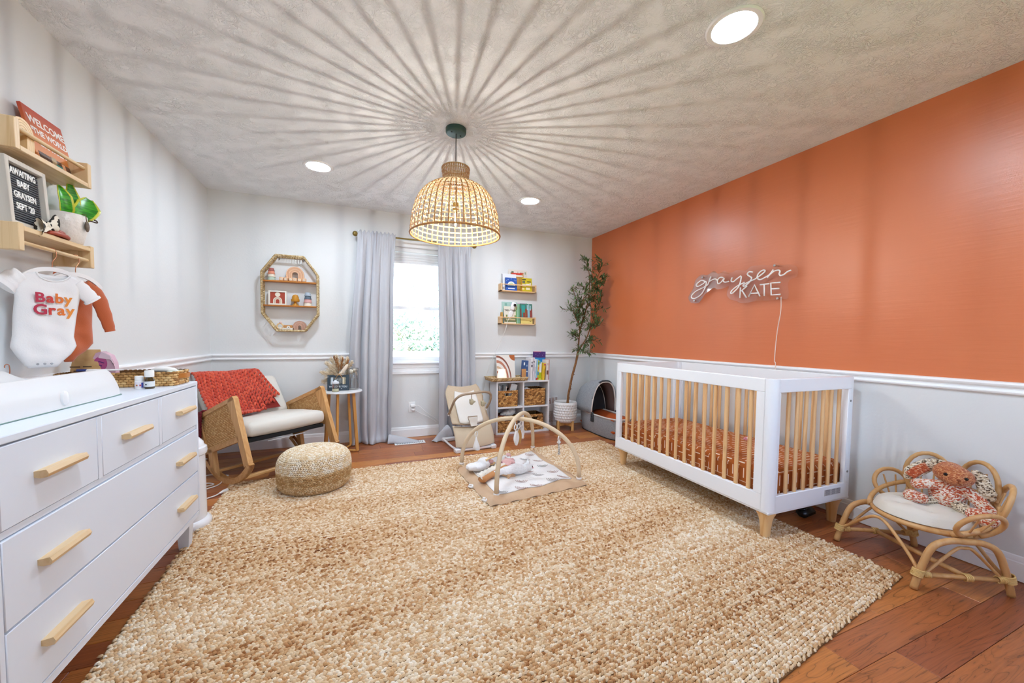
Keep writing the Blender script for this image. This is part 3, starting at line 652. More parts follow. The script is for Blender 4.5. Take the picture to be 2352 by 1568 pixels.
snake([(.01, .02, .10), (.03, .05, .15), (.035, .08, .19), (.025, .115, .235)], [.02, .042, .044, .012], .3, (.55, .75, -.35))
snake([(-.005, .08, .21), (.0, .11, .22), (.0, .14, .228), (.0, .165, .226)], [.002, .012, .008, .001], .2, (0, -.3, .9))
MB().tube(spline([(0, .16, .227), (0, .185, .228), (0, .205, .242), (0, .195, .25), (0, .19, .243)], 4), .0022, 6).go('dry_tip', mat('dry_leaf', '#4b3d33', .8), pot)
MB().tube(spline([(.03, .03, .118), (.06, .045, .12), (.075, .06, .118), (.07, .07, .128), (.066, .062, .13)], 4), .003, 6).go('dry_leaf', MATS['dry_leaf'], pot)
ch = empty('hanging_charm', 'small dark carved charm on a cord hanging over the plant pot rim', 'charm', (-1.108, 2.318, S2 + .135))
MB().tube([(-.012, 0, .0), (.0, 0, -.001), (.0025, 0, -.03)], .0018, 6).go('cord', mat('jute_cord', '#6d5a44', .9), ch)
MB().ell((.0035, 0, -.052), (.006, .013, .024), 14, 8).go('charm', mat('dark_wood_charm', '#57493b', .6, noise=(60, '#7a6a58', 2)), ch)
# zebra scrunchie bow and terracotta teether in front of the pot
zb = empty('zebra_bow', 'black and white zebra striped fabric bow propped at the letter board foot', 'bow', (-1.124, 2.115, S2))
ZEB = bpy.data.materials.new('zebra'); ZEB.use_nodes = True; zt = NT(ZEB); zw = zt.new('ShaderNodeTexWave', i_Scale=1, i_Distortion=2.5, i_Detail=1); zt.ln(zt.coord((20, 45, 60)), zw.inputs[0]); zt.ln(zt.ramp(zw.outputs[0], [(.45, '#231f1c'), (.55, '#e5dccb')]), zt.b.inputs['Base Color']); zt.b.inputs['Roughness'].default_value = .8
for s_ in (-1, 1):
    G = [[(.010 * cos(a) * (.4 + t2), s_ * .045 * t2, .034 + (.03 * t2 + .006) * sin(a) + .018 * t2 * s_) for t2 in (0, .2, .45, .7, .9, 1)] for a in np.linspace(0, 2 * pi, 17)]
    MB().grid(G).go('bow_loop', ZEB, zb, ang=180)
MB().ell((0, 0, .034), (.013, .010, .013)).go('knot', ZEB, zb)
MB().grid([[(.006, y - .0, z) for y, z in ((-.002, .03), (-.03, .016), (-.05, .0015))], [(.008, y + .02, z) for y, z in ((-.002, .03), (-.03, .012), (-.045, .0015))]], thick=.001).go('tail', ZEB, zb)
TER = mat('terracotta_silicone', '#a5452f', .4)
tt = empty('teether', 'rust red silicone teething ring lying on the lower shelf before the pot', 'teether', (-1.133, 2.195, S2))
MB().tube([(.012 * cos(a) * 1.1, .055 * sin(a) - .01, .009 + .004 * cos(a)) for a in np.linspace(0, 2 * pi, 33)[:-1]], .0085, 10, closed=True).go('ring', TER, tt, ang=180)
MB().ell((-.004, .01, .024), (.013, .03, .012), 16, 10).go('bead', TER, tt, ang=180)
cb = tagit(MB().grid([[(-1.232 + .012 * abs(j) * (1 - k), 2.2 + .045 * i + .02 * k * j, 1.52 + .20 * k) for k in np.linspace(0, 1, 5)] for i, j in ((-1, 0), (-.5, 1), (0, .2), (.5, .9), (1, 0))], thick=.002).go('paper_bag', mat('pale_green_paper', '#d4ddd5', .6), None), 'crumpled pale paper bag leaning on the wall behind the plant pot', 'bag')
# ------------------------------------------------------------------ hangers and bodysuits
HANG = mat('white_hanger', (.82, .82, .83), .4); COPP = mat('copper_wire', '#c98a6c', .25, metal=.9)
def hanger(lb, loc, rz, wd=.125, tilt=0):
    t = empty('clothes_hanger', lb, 'hanger', loc, rot=(0, tilt, rz), group='baby clothes hangers')
    rh = wd * .93; top = arc((0, -.067 - rh), rh, R(90 - 57), R(90 + 57), 20); po = top + [(x * .92, y - .017 + .003 * abs(x / wd)) for x, y in top[::-1]]
    MB().prism([(x, y + .0) for x, y in po], .008, frame((1, 0, 0), (0, 0, 1), (0, -1, 0), (0, .004, 0))).go('arm', HANG, t)
    z0 = -.1 + .043 + .017 - .0
    top_z = -.067
    MB().tube(spline([(0, 0, top_z - .004), (0, 0, top_z + .016), (.004, 0, top_z + .028), (.013, 0, top_z + .045), (.012, 0, .0), (.008, 0, .0075), (0, 0, .0095), (-.008, 0, .006), (-.0095, 0, -.003)], 5), .0016, 6).go('hook', COPP, t, ang=180); return t
ZR_ = 1.447; ga = math.atan2(.835, .55)
hanger('white hanger with copper hook inside the white baby bodysuit', (-1.135, 2.153, ZR_), ga)
hanger('white hanger with copper hook inside the rust long sleeved bodysuit', (-1.135, 2.292, ZR_), ga + .1)
def suit(nm, lb, loc, rz, rows, sleeves, m, neck, trim=None):
    t = empty(nm, lb, 'baby clothes', loc, rz=rz); zs = [r[0] for r in rows]; n = 30
    def side(front):
        G = []
        for i in range(19):
            u = i / 18 * 2 - 1; row = []
            for j in range(n + 1):
                q = j / n; top = rows[0][0]; dip = neck * max(0, 1 - (abs(u) / .62) ** 2) * (1 if front else .35)
                z = (top - .018 * abs(u) ** 2 - dip) * (1 - q) + (zs[-1] + (.0 if front else .01)) * q
                sl = np.interp(-z, [-a for a in zs], [r[1] for r in rows]); sr = np.interp(-z, [-a for a in zs], [r[2] for r in rows])
                s_ = (sl + sr) / 2 + u * (sr - sl) / 2
                wr_ = .0035 * sin(s_ * 70 + z * 22) * min(1, q * 3) + .002 * sin(z * 90 + s_ * 40)
                d = (.022 * (1 - abs(u) ** 2.4) ** .6 * min(1, .35 + q * 2) + wr_ * (1 - u * u)) * (1 if q < .9 else 1 - (q - .9) * 7)
                row.append((s_, -d if front else d * .6 + .001, z))
            G.append(row if front else row)
        return G if front else G[::-1]
    mb = MB(); mb.grid(side(True), thick=-.0015); mb.grid(side(False), thick=-.0015)
    mb.go('fabric', m, t, ang=180)
    for pts, r_ in sleeves:
        P_ = spline(pts, 6); rr = list(np.interp(np.linspace(0, 1, len(P_)), np.linspace(0, 1, len(r_)), r_)); rr = [x * (1 + .05 * sin(i * 1.7)) for i, x in enumerate(rr)]
        MB().tube(P_, rr, 16, up=(0, 1, 0), flat=.42).go('sleeve', m, t, ang=180)
        q = P_[-1]; d = (P_[-1] - P_[-2]).normalized()
        MB().tube([q - d * .006, q + d * .003], rr[-1] * 1.05, 16, up=(0, 1, 0), flat=.46).go('cuff', m, t, ang=60)
    u_ = np.linspace(-1, 1, 19)
    top = rows[0][0]; nk = []
    for u in np.linspace(-.64, .64, 15):
        z = top - .018 * u * u - neck * max(0, 1 - (abs(u) / .62) ** 2); sl = np.interp(-z, [-a for a in zs], [r[1] for r in rows]); sr = np.interp(-z, [-a for a in zs], [r[2] for r in rows]); nk.append(((sl + sr) / 2 + u * (sr - sl) / 2, -.022 * (1 - abs(u) ** 2.4) ** .6 * .35 - .001, z))
    MB().tube(nk, .0032, 8).go('neckband', trim or m, t, ang=180)
    return t
COT = mat('white_cotton', (.80, .80, .81), .9, bump=(220, .0006)); RUST = mat('rust_jersey', '#b4572a', .85, sheen=.3, bump=(260, .0006))
z_ = -1.447
rows1 = [(a + z_ + .0, b_, c_) for a, b_, c_ in ((1.36, -.072, .074), (1.335, -.098, .09), (1.30, -.110, .087), (1.25, -.108, .080), (1.18, -.115, .068), (1.10, -.119, .058), (1.06, -.126, .066), (1.03, -.113, .05), (1.0, -.097, .022), (.977, -.081, .003))]
bs = suit('white_bodysuit', 'white short sleeved baby bodysuit printed Baby Gray on the shelf dowel', (-1.135, 2.153, ZR_), ga, rows1, [([(-.085, .004, 1.335 + z_), (-.112, .004, 1.315 + z_), (-.136, .002, 1.290 + z_)], [.030, .034, .036]), ([(.07, .004, 1.325 + z_), (.098, .004, 1.295 + z_), (.126, .002, 1.258 + z_)], [.028, .030, .030])], COT, .038)
cols = ['#b02a48', '#c23a34', '#d8732f', '#e08a35']
def word(s_, x, z, sz, cl, par, dep):
    w = 0
    for ch_, c in zip(s_, cl):
        o = text(ch_, sz, mat('print' + c, c, .6), par, frame((1, 0, 0), (0, 0, 1), (0, -1, 0), (x + w, dep, z)), 'printed_letter', ext=.0006, align='LEFT', bold=.0014)
        w += (max(v.co.x for v in o.data.vertices) - x - w) + sz * .05
word('Baby', -.068, 1.252 + z_, .052, cols, bs, -.0262); word('Gray', -.074, 1.205 + z_, .056, cols, bs, -.0262)
MB().prism([(.0, 0), (.015, .012), (.004, .018)][::-1], .001, frame((1, 0, 0), (0, 0, 1), (0, -1, 0), (.0, -.0, 1.352 + z_))).go('size_tag', RUST, bs)
mk = mat('snap_grey', '#9fa2a8', .4)
for x in (-.062, -.042, -.022): MB().lathe([(1e-6, .002), (.004, .001), (.0045, 0)], 10, M=frame((1, 0, 0), (0, 0, 1), (0, -1, 0), (x, -.0165, .992 + z_))).go('snap', mk, bs)
rows2 = [(a + z_, b_, c_) for a, b_, c_ in ((1.35, -.055, .04), (1.33, -.08, .055), (1.25, -.085, .056), (1.15, -.088, .052), (1.07, -.09, .054), (1.04, -.075, .03), (1.01, -.06, -.01), (.99, -.05, -.02))]
suit('rust_bodysuit', 'rust orange long sleeved baby bodysuit hanging behind the white one', (-1.135, 2.292, ZR_), ga + .06, rows2, [([(.03, .006, 1.33 + z_), (.075, .006, 1.29 + z_), (.105, .004, 1.20 + z_), (.122, .002, 1.128 + z_)], [.028, .033, .028, .021]), ([(-.05, .012, 1.33 + z_), (-.075, .014, 1.27 + z_), (-.082, .014, 1.2 + z_), (-.084, .012, 1.14 + z_)], [.024, .026, .022, .018])], RUST, .03)
h3 = hanger('loose white hanger with copper hook lying against the wall behind the changing pad', (-1.216, 2.06, 1.02), R(90), .125, tilt=0); h3.rotation_euler = (R(0), R(0), R(90)); h3.location = (-1.222, 2.06, .985)
# ------------------------------------------------------------------ crib
CW = mat('crib_white', (.85, .88, .92), .32)
OAK = wood('ash_slat', '#e2b986', '#c8925a', 2, 1.1)
crib = empty('crib', 'white baby crib with natural wooden slats and tapered wooden feet', 'crib', (2.083, 1.36, 0), rz=-.0259)
CL, CWd, CT, CB, CZ0, CZ1 = 1.419, .731, .91, .168, .262, .835
rr = .042
for x, y, a0 in ((0, 0, pi), (0, CL, pi / 2), (CWd, 0, -pi / 2), (CWd, CL, 0)):
    sx, sy = (1 if x == 0 else -1), (1 if y == 0 else -1); w = .05
    po = [(x + sx * w, y + sy * w), (x + sx * w, y), *[(x + sx * rr - sx * rr * sin(t), y + sy * rr - sy * rr * cos(t)) for t in np.linspace(0, pi / 2, 9)], (x, y + sy * w)]
    MB().prism(po, CT - CB, z0=CB).go('corner_post', CW, crib, ang=60)
bd = .026
def side(ax, c, a, b, s0, s1, nm):
    """frame of one side: ax 'y' runs along the length"""
    P = (lambda u, z: (c, u, z)) if ax == 'y' else (lambda u, z: (u, c, z)); D = (lambda l, h: (bd, l, h)) if ax == 'y' else (lambda l, h: (l, bd, h))
    m_ = (a + b) / 2
    MB().box(P(m_, (CZ1 + CT) / 2), D(b - a, CT - CZ1), .003).go('top_rail', CW, crib)
    MB().box(P(m_, (CB + CZ0) / 2), D(b - a, CZ0 - CB), .003).go('bottom_rail', CW, crib)
    for u0, u1 in ((a, s0), (s1, b)):
        if u1 - u0 > .005: MB().box(P((u0 + u1) / 2, (CZ0 + CZ1) / 2), D(u1 - u0, CZ1 - CZ0), .002).go('stile', CW, crib)
slat = MB().prism([(.013 * cos(t) * (1 if abs(cos(t)) < .9 else 1), .009 * sin(t)) for t in np.linspace(0, 2 * pi, 13)[:-1]], CZ1 - CZ0 + .006, z0=CZ0 - .003).mesh('slat'); slat.materials.append(OAK)
slat.polygons.foreach_set('use_smooth', [True] * len(slat.polygons)); slat.set_sharp_from_angle(angle=R(50))
def slats(pts, rot):
    for x, y in pts:
        o = bpy.data.objects.new('slat', slat); COL.objects.link(o); o.parent = crib; o.location = (x, y, 0); o.rotation_euler = (0, 0, rot)
side('y', bd / 2, .045, CL - .045, .098, 1.335, 'f'); side('y', CWd - bd / 2, .045, CL - .045, .06, 1.36, 'b')
side('x', bd / 2, .045, CWd - .045, .062, .655, 'e'); side('x', CL - bd / 2, .045, CWd - .045, .062, .655, 'e2')
ys_ = [.137 + i * .0803 for i in range(15)]
slats([(.014, y) for y in ys_], R(90)); slats([(CWd - .014, y + .01) for y in ys_], R(90))
xs_ = [.146 + i * .0742 for i in range(7)]
slats([(x, .014) for x in xs_], 0); slats([(x, CL - .014) for x in xs_], 0)
bs_ = MB(); bs_.box((CWd / 2, CL / 2, CB - .006), (CWd - .016, CL - .016, .014), .003); bs_.go('base_strip', CW, crib)
MB().box((CWd / 2, CL / 2, .215), (CWd - .06, CL - .06, .02)).go('mattress_board', CW, crib)
FOOT = wood('ash_foot', '#e6c08a', '#d3a064', 2, .8)
for x, y in ((.065, .06), (.065, CL - .06), (CWd - .075, .06), (CWd - .075, CL - .06)):
    fx, fy = (-1 if x < .3 else 1), (-1 if y < .7 else 1); vs = []; fs = []
    pr_ = [(.158, .046), (.145, .042), (.125, .034), (.10, .0275), (.06, .0235), (.0, .0205)]
    for z, h in pr_:
        for t in np.linspace(0, 2 * pi, 17)[:-1]:
            cx, cy = cos(t), sin(t); q = (abs(cx) ** 4 + abs(cy) ** 4) ** -.25; vs.append((x - fx * .008 * 0 + h * q * cx, y + h * q * cy, z))
    for i in range(len(pr_) - 1): fs += [(i * 16 + k, i * 16 + (k + 1) % 16, (i + 1) * 16 + (k + 1) % 16, (i + 1) * 16 + k)[::-1] for k in range(16)]
    fs += [tuple(range(16)), tuple(range(80, 96))[::-1]]
    MB().add(vs, fs).go('foot', FOOT, crib, ang=60)
for y, z in ((0, .762), (0, .33)): MB().lathe([(1e-6, .0025), (.006, .002), (.007, 0)], 14, M=frame((1, 0, 0), (0, 0, 1), (0, -1, 0), (.648 + .03, -.0, z))).go('bolt', mat('steel_bolt', '#8c8e92', .3, metal=.9), crib)
lbm = mat('label_grey', '#b9b7b6', .6); lbd = mat('label_text', '#77757a', .6)
st = empty('w', None, None); bpy.data.objects.remove(st)
MB().box((.545, -.0004, .222), (.15, .0008, .036)).go('warning_label', lbm, crib)
tl = MB()
for r_ in range(6):
    for c0, c1 in ((.475, .525), (.535, .573), (.578, .616)): tl.box(((c0 + c1) / 2, -.001, .2355 - r_ * .0052), (c1 - c0 - random.random() * .012, .0006, .0022 if r_ else .0036))
tl.go('label_print', lbd, crib, kind='stuff')
# mattress with rust mudcloth sheet
def mudcloth():
    m = bpy.data.materials.new('rust_mudcloth'); m.use_nodes = True; t = NT(m); tc = t.new('ShaderNodeTexCoord')
    s1 = t.new('ShaderNodeSeparateXYZ'); t.ln(tc.outputs['Object'], s1.inputs[0]); s2 = t.new('ShaderNodeSeparateXYZ'); t.ln(tc.outputs['Normal'], s2.inputs[0])
    def fold(ax):
        a = t.new('ShaderNodeMath', operation='ABSOLUTE'); t.ln(s2.outputs[ax], a.inputs[0]); g = t.new('ShaderNodeMath', operation='GREATER_THAN'); g.inputs[1].default_value = .7; t.ln(a.outputs[0], g.inputs[0])
        mm = t.new('ShaderNodeMath', operation='MULTIPLY_ADD'); t.ln(s1.outputs['Z'], mm.inputs[0]); t.ln(g.outputs[0], mm.inputs[1]); t.ln(s1.outputs[ax], mm.inputs[2]); return mm.outputs[0]
    a, b_ = fold('X'), fold('Y')
    c1 = t.new('ShaderNodeCombineXYZ'); t.ln(b_, c1.inputs[0]); t.ln(a, c1.inputs[1]); c2 = t.new('ShaderNodeCombineXYZ'); t.ln(a, c2.inputs[0]); t.ln(b_, c2.inputs[1])
    def br(c, sh):
        k = t.new('ShaderNodeTexBrick', offset=.45); k.inputs['Scale'].default_value = 1; k.inputs['Brick Width'].default_value = .088; k.inputs['Row Height'].default_value = .036; k.inputs['Mortar Size'].default_value = .0148; k.inputs['Mortar Smooth'].default_value = 0
        k.inputs['Color1'].default_value = k.inputs['Color2'].default_value = (1, 1, 1, 1); k.inputs['Mortar'].default_value = (0, 0, 0, 1); t.ln(c.outputs[0], k.inputs[0]); return k.outputs[0]
    ck = t.new('ShaderNodeTexChecker'); ck.inputs['Scale'].default_value = 3.7; ck.inputs[1].default_value = (0, 0, 0, 1); ck.inputs[2].default_value = (1, 1, 1, 1); t.ln(c1.outputs[0], ck.inputs[0])
    mx = t.new('ShaderNodeMix', data_type='RGBA'); t.ln(ck.outputs['Fac'], mx.inputs[0]); t.ln(br(c1, 0), mx.inputs[6]); t.ln(br(c2, 0), mx.inputs[7])
    m2 = t.new('ShaderNodeMix', data_type='RGBA'); t.ln(mx.outputs[2], m2.inputs[0]); m2.inputs[6].default_value = lin('#aa5a1c'); m2.inputs[7].default_value = lin('#efd9c0'); t.ln(m2.outputs[2], t.b.inputs['Base Color']); t.b.inputs['Roughness'].default_value = .9; return m
mt = MB().box((0, 0, .081), (.652, 1.348, .162), .022).go('crib_mattress', mudcloth(), None)
mt.location = (2.083 + .3655 + .0184, 1.36 + .7095 - .009, .2255); mt.rotation_euler = (0, 0, -.0259)
tagit(mt, 'crib mattress in a rust orange sheet printed with white dashes', 'mattress')
pc = empty('pacifier_clip', 'tiny pink and white pacifier ribbon lying on the rust crib sheet', 'pacifier', (2.67, 1.92, .388), rz=.3)
PK = mat('pink_rubber', '#d98a95', .5)
MB().tube([(.035 * cos(a) * (1 + .2 * sin(5 * a)), .022 * sin(a), .006 + .003 * sin(3 * a)) for a in np.linspace(0, 2 * pi, 33)[:-1]], .006, 8, closed=True).go('ribbon', PK, pc, ang=180)
MB().ell((.01, 0, .008), (.016, .012, .008)).go('shield', mat('pale_pink_rubber', '#efd5d5', .5), pc)
sh = tagit(MB().box((0, 0, .028), (.13, .07, .055), .02).box((-.05, 0, .06), (.03, .05, .02), .008).go('black_pouch', mat('black_leather', '#0f1012', .3), None), 'shiny black leather pouch on the floor under the crib near the wall', 'bag')
sh.location = (2.655, 1.50, 0.0005); sh.rotation_euler = (0, 0, .1)
# ------------------------------------------------------------------ neon sign on the orange wall
NEON = {'g':[[2.483,1.63],[2.527,1.647],[2.571,1.628],[2.584,1.607],[2.557,1.599],[2.508,1.617],[2.478,1.629],[2.488,1.58],[2.527,1.525],[2.584,1.497],[2.627,1.5],[2.63,1.524],[2.587,1.557],[2.507,1.582],[2.46,1.602]],'r':[[2.431,1.668],[2.445,1.639],[2.46,1.6]],'r2':[[2.45,1.624],[2.415,1.638],[2.384,1.64],[2.372,1.63],[2.364,1.634]],'a':[[2.31,1.642],[2.342,1.647],[2.364,1.625],[2.358,1.598],[2.331,1.605],[2.301,1.635],[2.309,1.614],[2.291,1.601],[2.258,1.604]],'y':[[2.227,1.632],[2.236,1.606],[2.217,1.595],[2.188,1.613],[2.151,1.634]],'y2':[[2.147,1.629],[2.151,1.6],[2.164,1.555],[2.192,1.525],[2.224,1.502],[2.236,1.508],[2.22,1.53],[2.171,1.56],[2.118,1.576]],'s':[[2.055,1.648],[2.084,1.654],[2.097,1.637],[2.075,1.617],[2.061,1.604],[2.075,1.577],[2.107,1.552],[2.126,1.548],[2.127,1.559],[2.094,1.574],[2.034,1.591]],'e':[[2.034,1.591],[1.988,1.616],[1.958,1.639],[1.965,1.65],[1.99,1.644],[2.012,1.623],[2.014,1.596],[1.991,1.582],[1.956,1.593],[1.922,1.609]],'n1':[[1.896,1.642],[1.916,1.615],[1.938,1.589]],'n2':[[1.925,1.605],[1.889,1.629],[1.859,1.632],[1.847,1.622],[1.851,1.603],[1.84,1.591],[1.817,1.596],[1.795,1.611],[1.771,1.618]],'K1':[[2.152,1.542],[2.153,1.458]],'K2':[[2.096,1.547],[2.149,1.509]],'K3':[[2.136,1.515],[2.098,1.456]],'A1':[[2.079,1.461],[2.035,1.548],[1.989,1.456]],'A2':[[2.064,1.485],[2.003,1.482]],'T1':[[1.992,1.544],[1.921,1.542]],'T2':[[1.959,1.543],[1.955,1.455]],'E1':[[1.841,1.542],[1.91,1.546],[1.903,1.457],[1.837,1.455]],'E2':[[1.907,1.502],[1.848,1.499]]}
ACR = [[2.629,1.581],[2.6,1.66],[2.538,1.7],[2.476,1.687],[2.41,1.713],[2.368,1.682],[2.313,1.696],[2.265,1.677],[2.235,1.676],[2.191,1.686],[2.119,1.671],[2.078,1.697],[2.031,1.695],[1.985,1.691],[1.922,1.68],[1.886,1.692],[1.843,1.667],[1.78,1.662],[1.74,1.64],[1.728,1.601],[1.737,1.568],[1.781,1.553],[1.791,1.516],[1.786,1.475],[1.785,1.439],[1.798,1.417],[1.827,1.422],[1.857,1.421],[1.942,1.418],[2.007,1.424],[2.108,1.415],[2.158,1.42],[2.188,1.438],[2.241,1.454],[2.273,1.486],[2.274,1.527],[2.261,1.567],[2.307,1.555],[2.371,1.552],[2.404,1.57],[2.454,1.547],[2.496,1.522],[2.546,1.46],[2.601,1.451],[2.653,1.469],[2.674,1.517]]
STO = [[2.521,1.673],[1.888,1.671],[2.602,1.474],[1.857,1.428]]
CORD = [[1.834,1.438],[1.832,1.336],[1.848,1.215],[1.858,1.094],[1.862,0.971],[1.862,0.909]]
ns = empty('neon_sign', 'unlit white script neon name sign on clear acrylic on the orange wall', 'sign', (XR, 2.2, 1.55))
ns_ = lambda: MB(Matrix.Translation((-XR, -2.2, -1.55)))
TUBE = mat('neon_tube_white', (.92, .92, .92), .3)
for k_, L in NEON.items():
    pts = spline([(XR - .046, y, z) for y, z in L], 6) if len(L) > 2 and k_ not in ('A1', 'E1') else [Vector((XR - .046, y, z)) for y, z in L]
    ns_().tube(pts, .0052, 8, up=(1, 0, 0) if k_ in ('A1', 'E1') else None).go('tube_letter', TUBE, ns, ang=180)
ao = spline([(y, z, 0) for y, z in ACR], 3, True)
ns_().prism([(p.x, p.y) for p in ao], .004, frame((0, 1, 0), (0, 0, 1), (1, 0, 0), (XR - .041, 0, 0))).go('acrylic_backing', glassmat('acrylic', (.995, .99, .99), .05, .03), ns, ang=30)
for y, z in STO: ns_().lathe([(.006, 0), (.006, .04), (.009, .041), (.009, .048), (.007, .05), (1e-6, .05)], 14, M=frame((0, 1, 0), (0, 0, 1), (-1, 0, 0), (XR, y, z))).go('standoff', mat('chrome', '#d8d8d8', .15, metal=1), ns)
tagit(MB().tube(spline([(XR - .042, y, z) for y, z in CORD[:-1]] + [(XR - .03, CORD[-1][0], .95), (XR - .028, CORD[-1][0] + .003, .80), (XR - .006, CORD[-1][0], .6), (XR - .006, CORD[-1][0], .35)], 6), .0028, 6).go('sign_cord', mat('clear_cord', '#e6d3c8', .4), None), 'thin pale power cord hanging from the neon sign behind the crib', 'cord')
# ------------------------------------------------------------------ rattan bench
CANE = wood('cane_pole', '#d3a772', '#bd8a52', 2, .7, .42, c3='#c99a62'); CANE2 = wood('cane_bind', '#dcb877', '#c79a52', 0, 2, .5)
bn = empty('rattan_bench', 'child size rattan petal chair with looped cane back by the white wall', 'chair', (2.62, .955, 0))
BM = lambda: MB(Matrix.Translation((-2.62, -.955, 0)))
LA, LB, LC, LD = [Vector((*p, 0)) for p in ((2.49, 1.245), (2.332, .862), (2.672, .672), (2.83, 1.05))]
cc = Vector((2.635, .945, 0)); BA = math.atan2(-.2, .98); rs = .192
def ringp(a, r, z): return cc + Vector((cos(BA + a) * r, sin(BA + a) * r, z))
BM().tube([ringp(2 * pi * i / 48, rs, .248) for i in range(48)], .0125, 10, closed=True).go('seat_ring', CANE, bn, ang=180)
BM().tube([ringp(2 * pi * i / 48, rs - .018, .256) for i in range(48)], .006, 8, closed=True).go('inner_ring', CANE, bn, ang=180)
sw = BM()
for i in range(-7, 8):
    o = i * .025; h = math.sqrt(max(0, (rs - .01) ** 2 - o * o)); d1 = Vector((cos(BA), sin(BA), 0)); d2 = Vector((-sin(BA), cos(BA), 0)); sw.tube([cc + d2 * o - d1 * h + Vector((0, 0, .243)), cc + d2 * o + d1 * h + Vector((0, 0, .243))], .0035, 6)
sw.go('seat_canes', CANE, bn, kind='stuff', ang=180)
back = [ringp(a, rs + .012 + .035 * math.sin((a + 2.2) / 4.4 * pi), .25 + .13 * max(0, cos(a / 2.2 * pi / 2)) ** 1.2) for a in np.linspace(-2.2, 2.2, 33)]
BM().tube(back, .0115, 10).go('back_ring', CANE, bn, ang=180)
def petal(a, base_z, L, wdt, lean):
    b = ringp(a, rs + .01, base_z); out = Vector((cos(BA + a), sin(BA + a), 0)); tg = Vector((-sin(BA + a), cos(BA + a), 0)); up = (out * lean + Vector((0, 0, 1))).normalized()
    pts = [b + tg * (wdt * .32 * s) for s in (-1,)]; loop = []
    for t in np.linspace(-.86, .86, 21) * pi: loop.append(b + up * (L * (.5 + .5 * cos(t))) + tg * (wdt * sin(t) * (1.0 if abs(t) < 1.6 else 1.0)))
    BM().tube(loop, .0105, 10).go('petal_loop', CANE, bn, ang=180)
    for f in (-.3, .35): 
        e = b + up * L * .9 * (1 - .35 * abs(f)) + tg * wdt * f * 1.1
        BM().tube(spline([b + tg * wdt * f * .5, b.lerp(e, .5) + tg * wdt * f * .25, e], 6), .004, 7).go('petal_spoke', CANE, bn, ang=180)
for a, bz, L, wd, ln in ((1.2, .265, .15, .082, .3), (.55, .29, .235, .086, .14), (-.30, .29, .245, .090, .14), (-.95, .27, .21, .088, .28), (-1.85, .25, .15, .088, .58)): petal(-a if False else a, bz, L, wd, ln)
def arch(p, q, top, rad, inset, nm='leg_arch'):
    d = q - p; up = Vector((0, 0, 1)); P_ = [p + up * .004, p.lerp(q, .07) + up * top * .45, p.lerp(q, .17) + up * top * .86, p.lerp(q, .33) + up * top, p.lerp(q, .5) + up * top * 1.01, p.lerp(q, .67) + up * top, p.lerp(q, .83) + up * top * .86, p.lerp(q, .93) + up * top * .45, q + up * .004]
    return BM().tube(spline(P_, 5), rad, 10).go(nm, CANE, bn, ang=180)
inw = lambda p, k: p.lerp(Vector((cc.x, cc.y, 0)), k)
arch(LB, LC, .232, .0138, 0); arch(LA, LD, .232, .0138, 0)
def brace(p, q, top, nm='brace', zb=.075, off=.03):
    p2, q2 = p.lerp(inw(p, .06), 1), q; up = Vector((0, 0, 1)); n_ = ((p + q) / 2 - Vector((cc.x, cc.y, 0))).normalized() * -off
    P_ = [p + up * .005 + n_ * .3, p + up * .07 + n_ * .6, p.lerp(q, .10) + up * .115 + n_, p.lerp(q, .30) + up * .19 + n_, p.lerp(q, .44) + up * (top - .004) + n_, p.lerp(q, .56) + up * (top - .004) + n_, p.lerp(q, .70) + up * .19 + n_, p.lerp(q, .90) + up * .115 + n_, q + up * .07 + n_ * .6, q + up * .005 + n_ * .3]
    BM().tube(spline(P_, 5), .0075, 9).go(nm, CANE, bn, ang=180)
brace(LA, LB, .232); brace(LD, LC, .232)
def thin(p, q, z0, top):
    up = Vector((0, 0, 1)); P_ = [p.lerp(q, .1) + up * z0, p.lerp(q, .25) + up * (z0 + .06), p.lerp(q, .42) + up * (top - .006), p.lerp(q, .5) + up * top, p.lerp(q, .58) + up * (top - .006), p.lerp(q, .75) + up * (z0 + .06), p.lerp(q, .9) + up * z0]
    BM().tube(spline(P_, 5), .0065, 9).go('brace', CANE, bn, ang=180)
thin(LB, LC, .075, .205); thin(LA, LD, .075, .205)
u_ = Vector((0, 0, .072))
for p, q in ((LB, LC), (LA, LD)): BM().tube([p.lerp(q, .06) + u_, p.lerp(q, .94) + u_], .0105, 10).go('stretcher', CANE, bn, ang=180)
BM().tube([LA.lerp(LD, .5) + u_ * 1.0, LB.lerp(LC, .55) + u_ * 1.0], .0115, 10).go('stretcher', CANE, bn, ang=180)
def bind(c, ax, r, w, n=5):
    ax = ax.normalized(); b_ = BM(); o1 = ax.orthogonal().normalized(); o2 = ax.cross(o1); P_ = []
    for i in range(n * 14 + 1): t = i / 14; a = 2 * pi * t; P_.append(c + ax * (w * (t / n - .5)) + (o1 * cos(a) + o2 * sin(a)) * r)
    b_.tube(P_, .0032, 6).go('cane_binding', CANE2, bn, ang=180)
for p, q in ((LB, LC), (LC, LB), (LA, LD), (LD, LA)):
    bind(p.lerp(q, .035) + Vector((0, 0, .08)), q * .07 - p * .07 + Vector((0, 0, .1)), .019, .034, 6); bind(p.lerp(q, .12) + Vector((0, 0, .074)), q - p, .0135, .03, 5)
bind(LA.lerp(LD, .5) + u_, LD - LA, .0145, .03, 4); bind(LB.lerp(LC, .55) + u_, LC - LB, .0145, .03, 4)
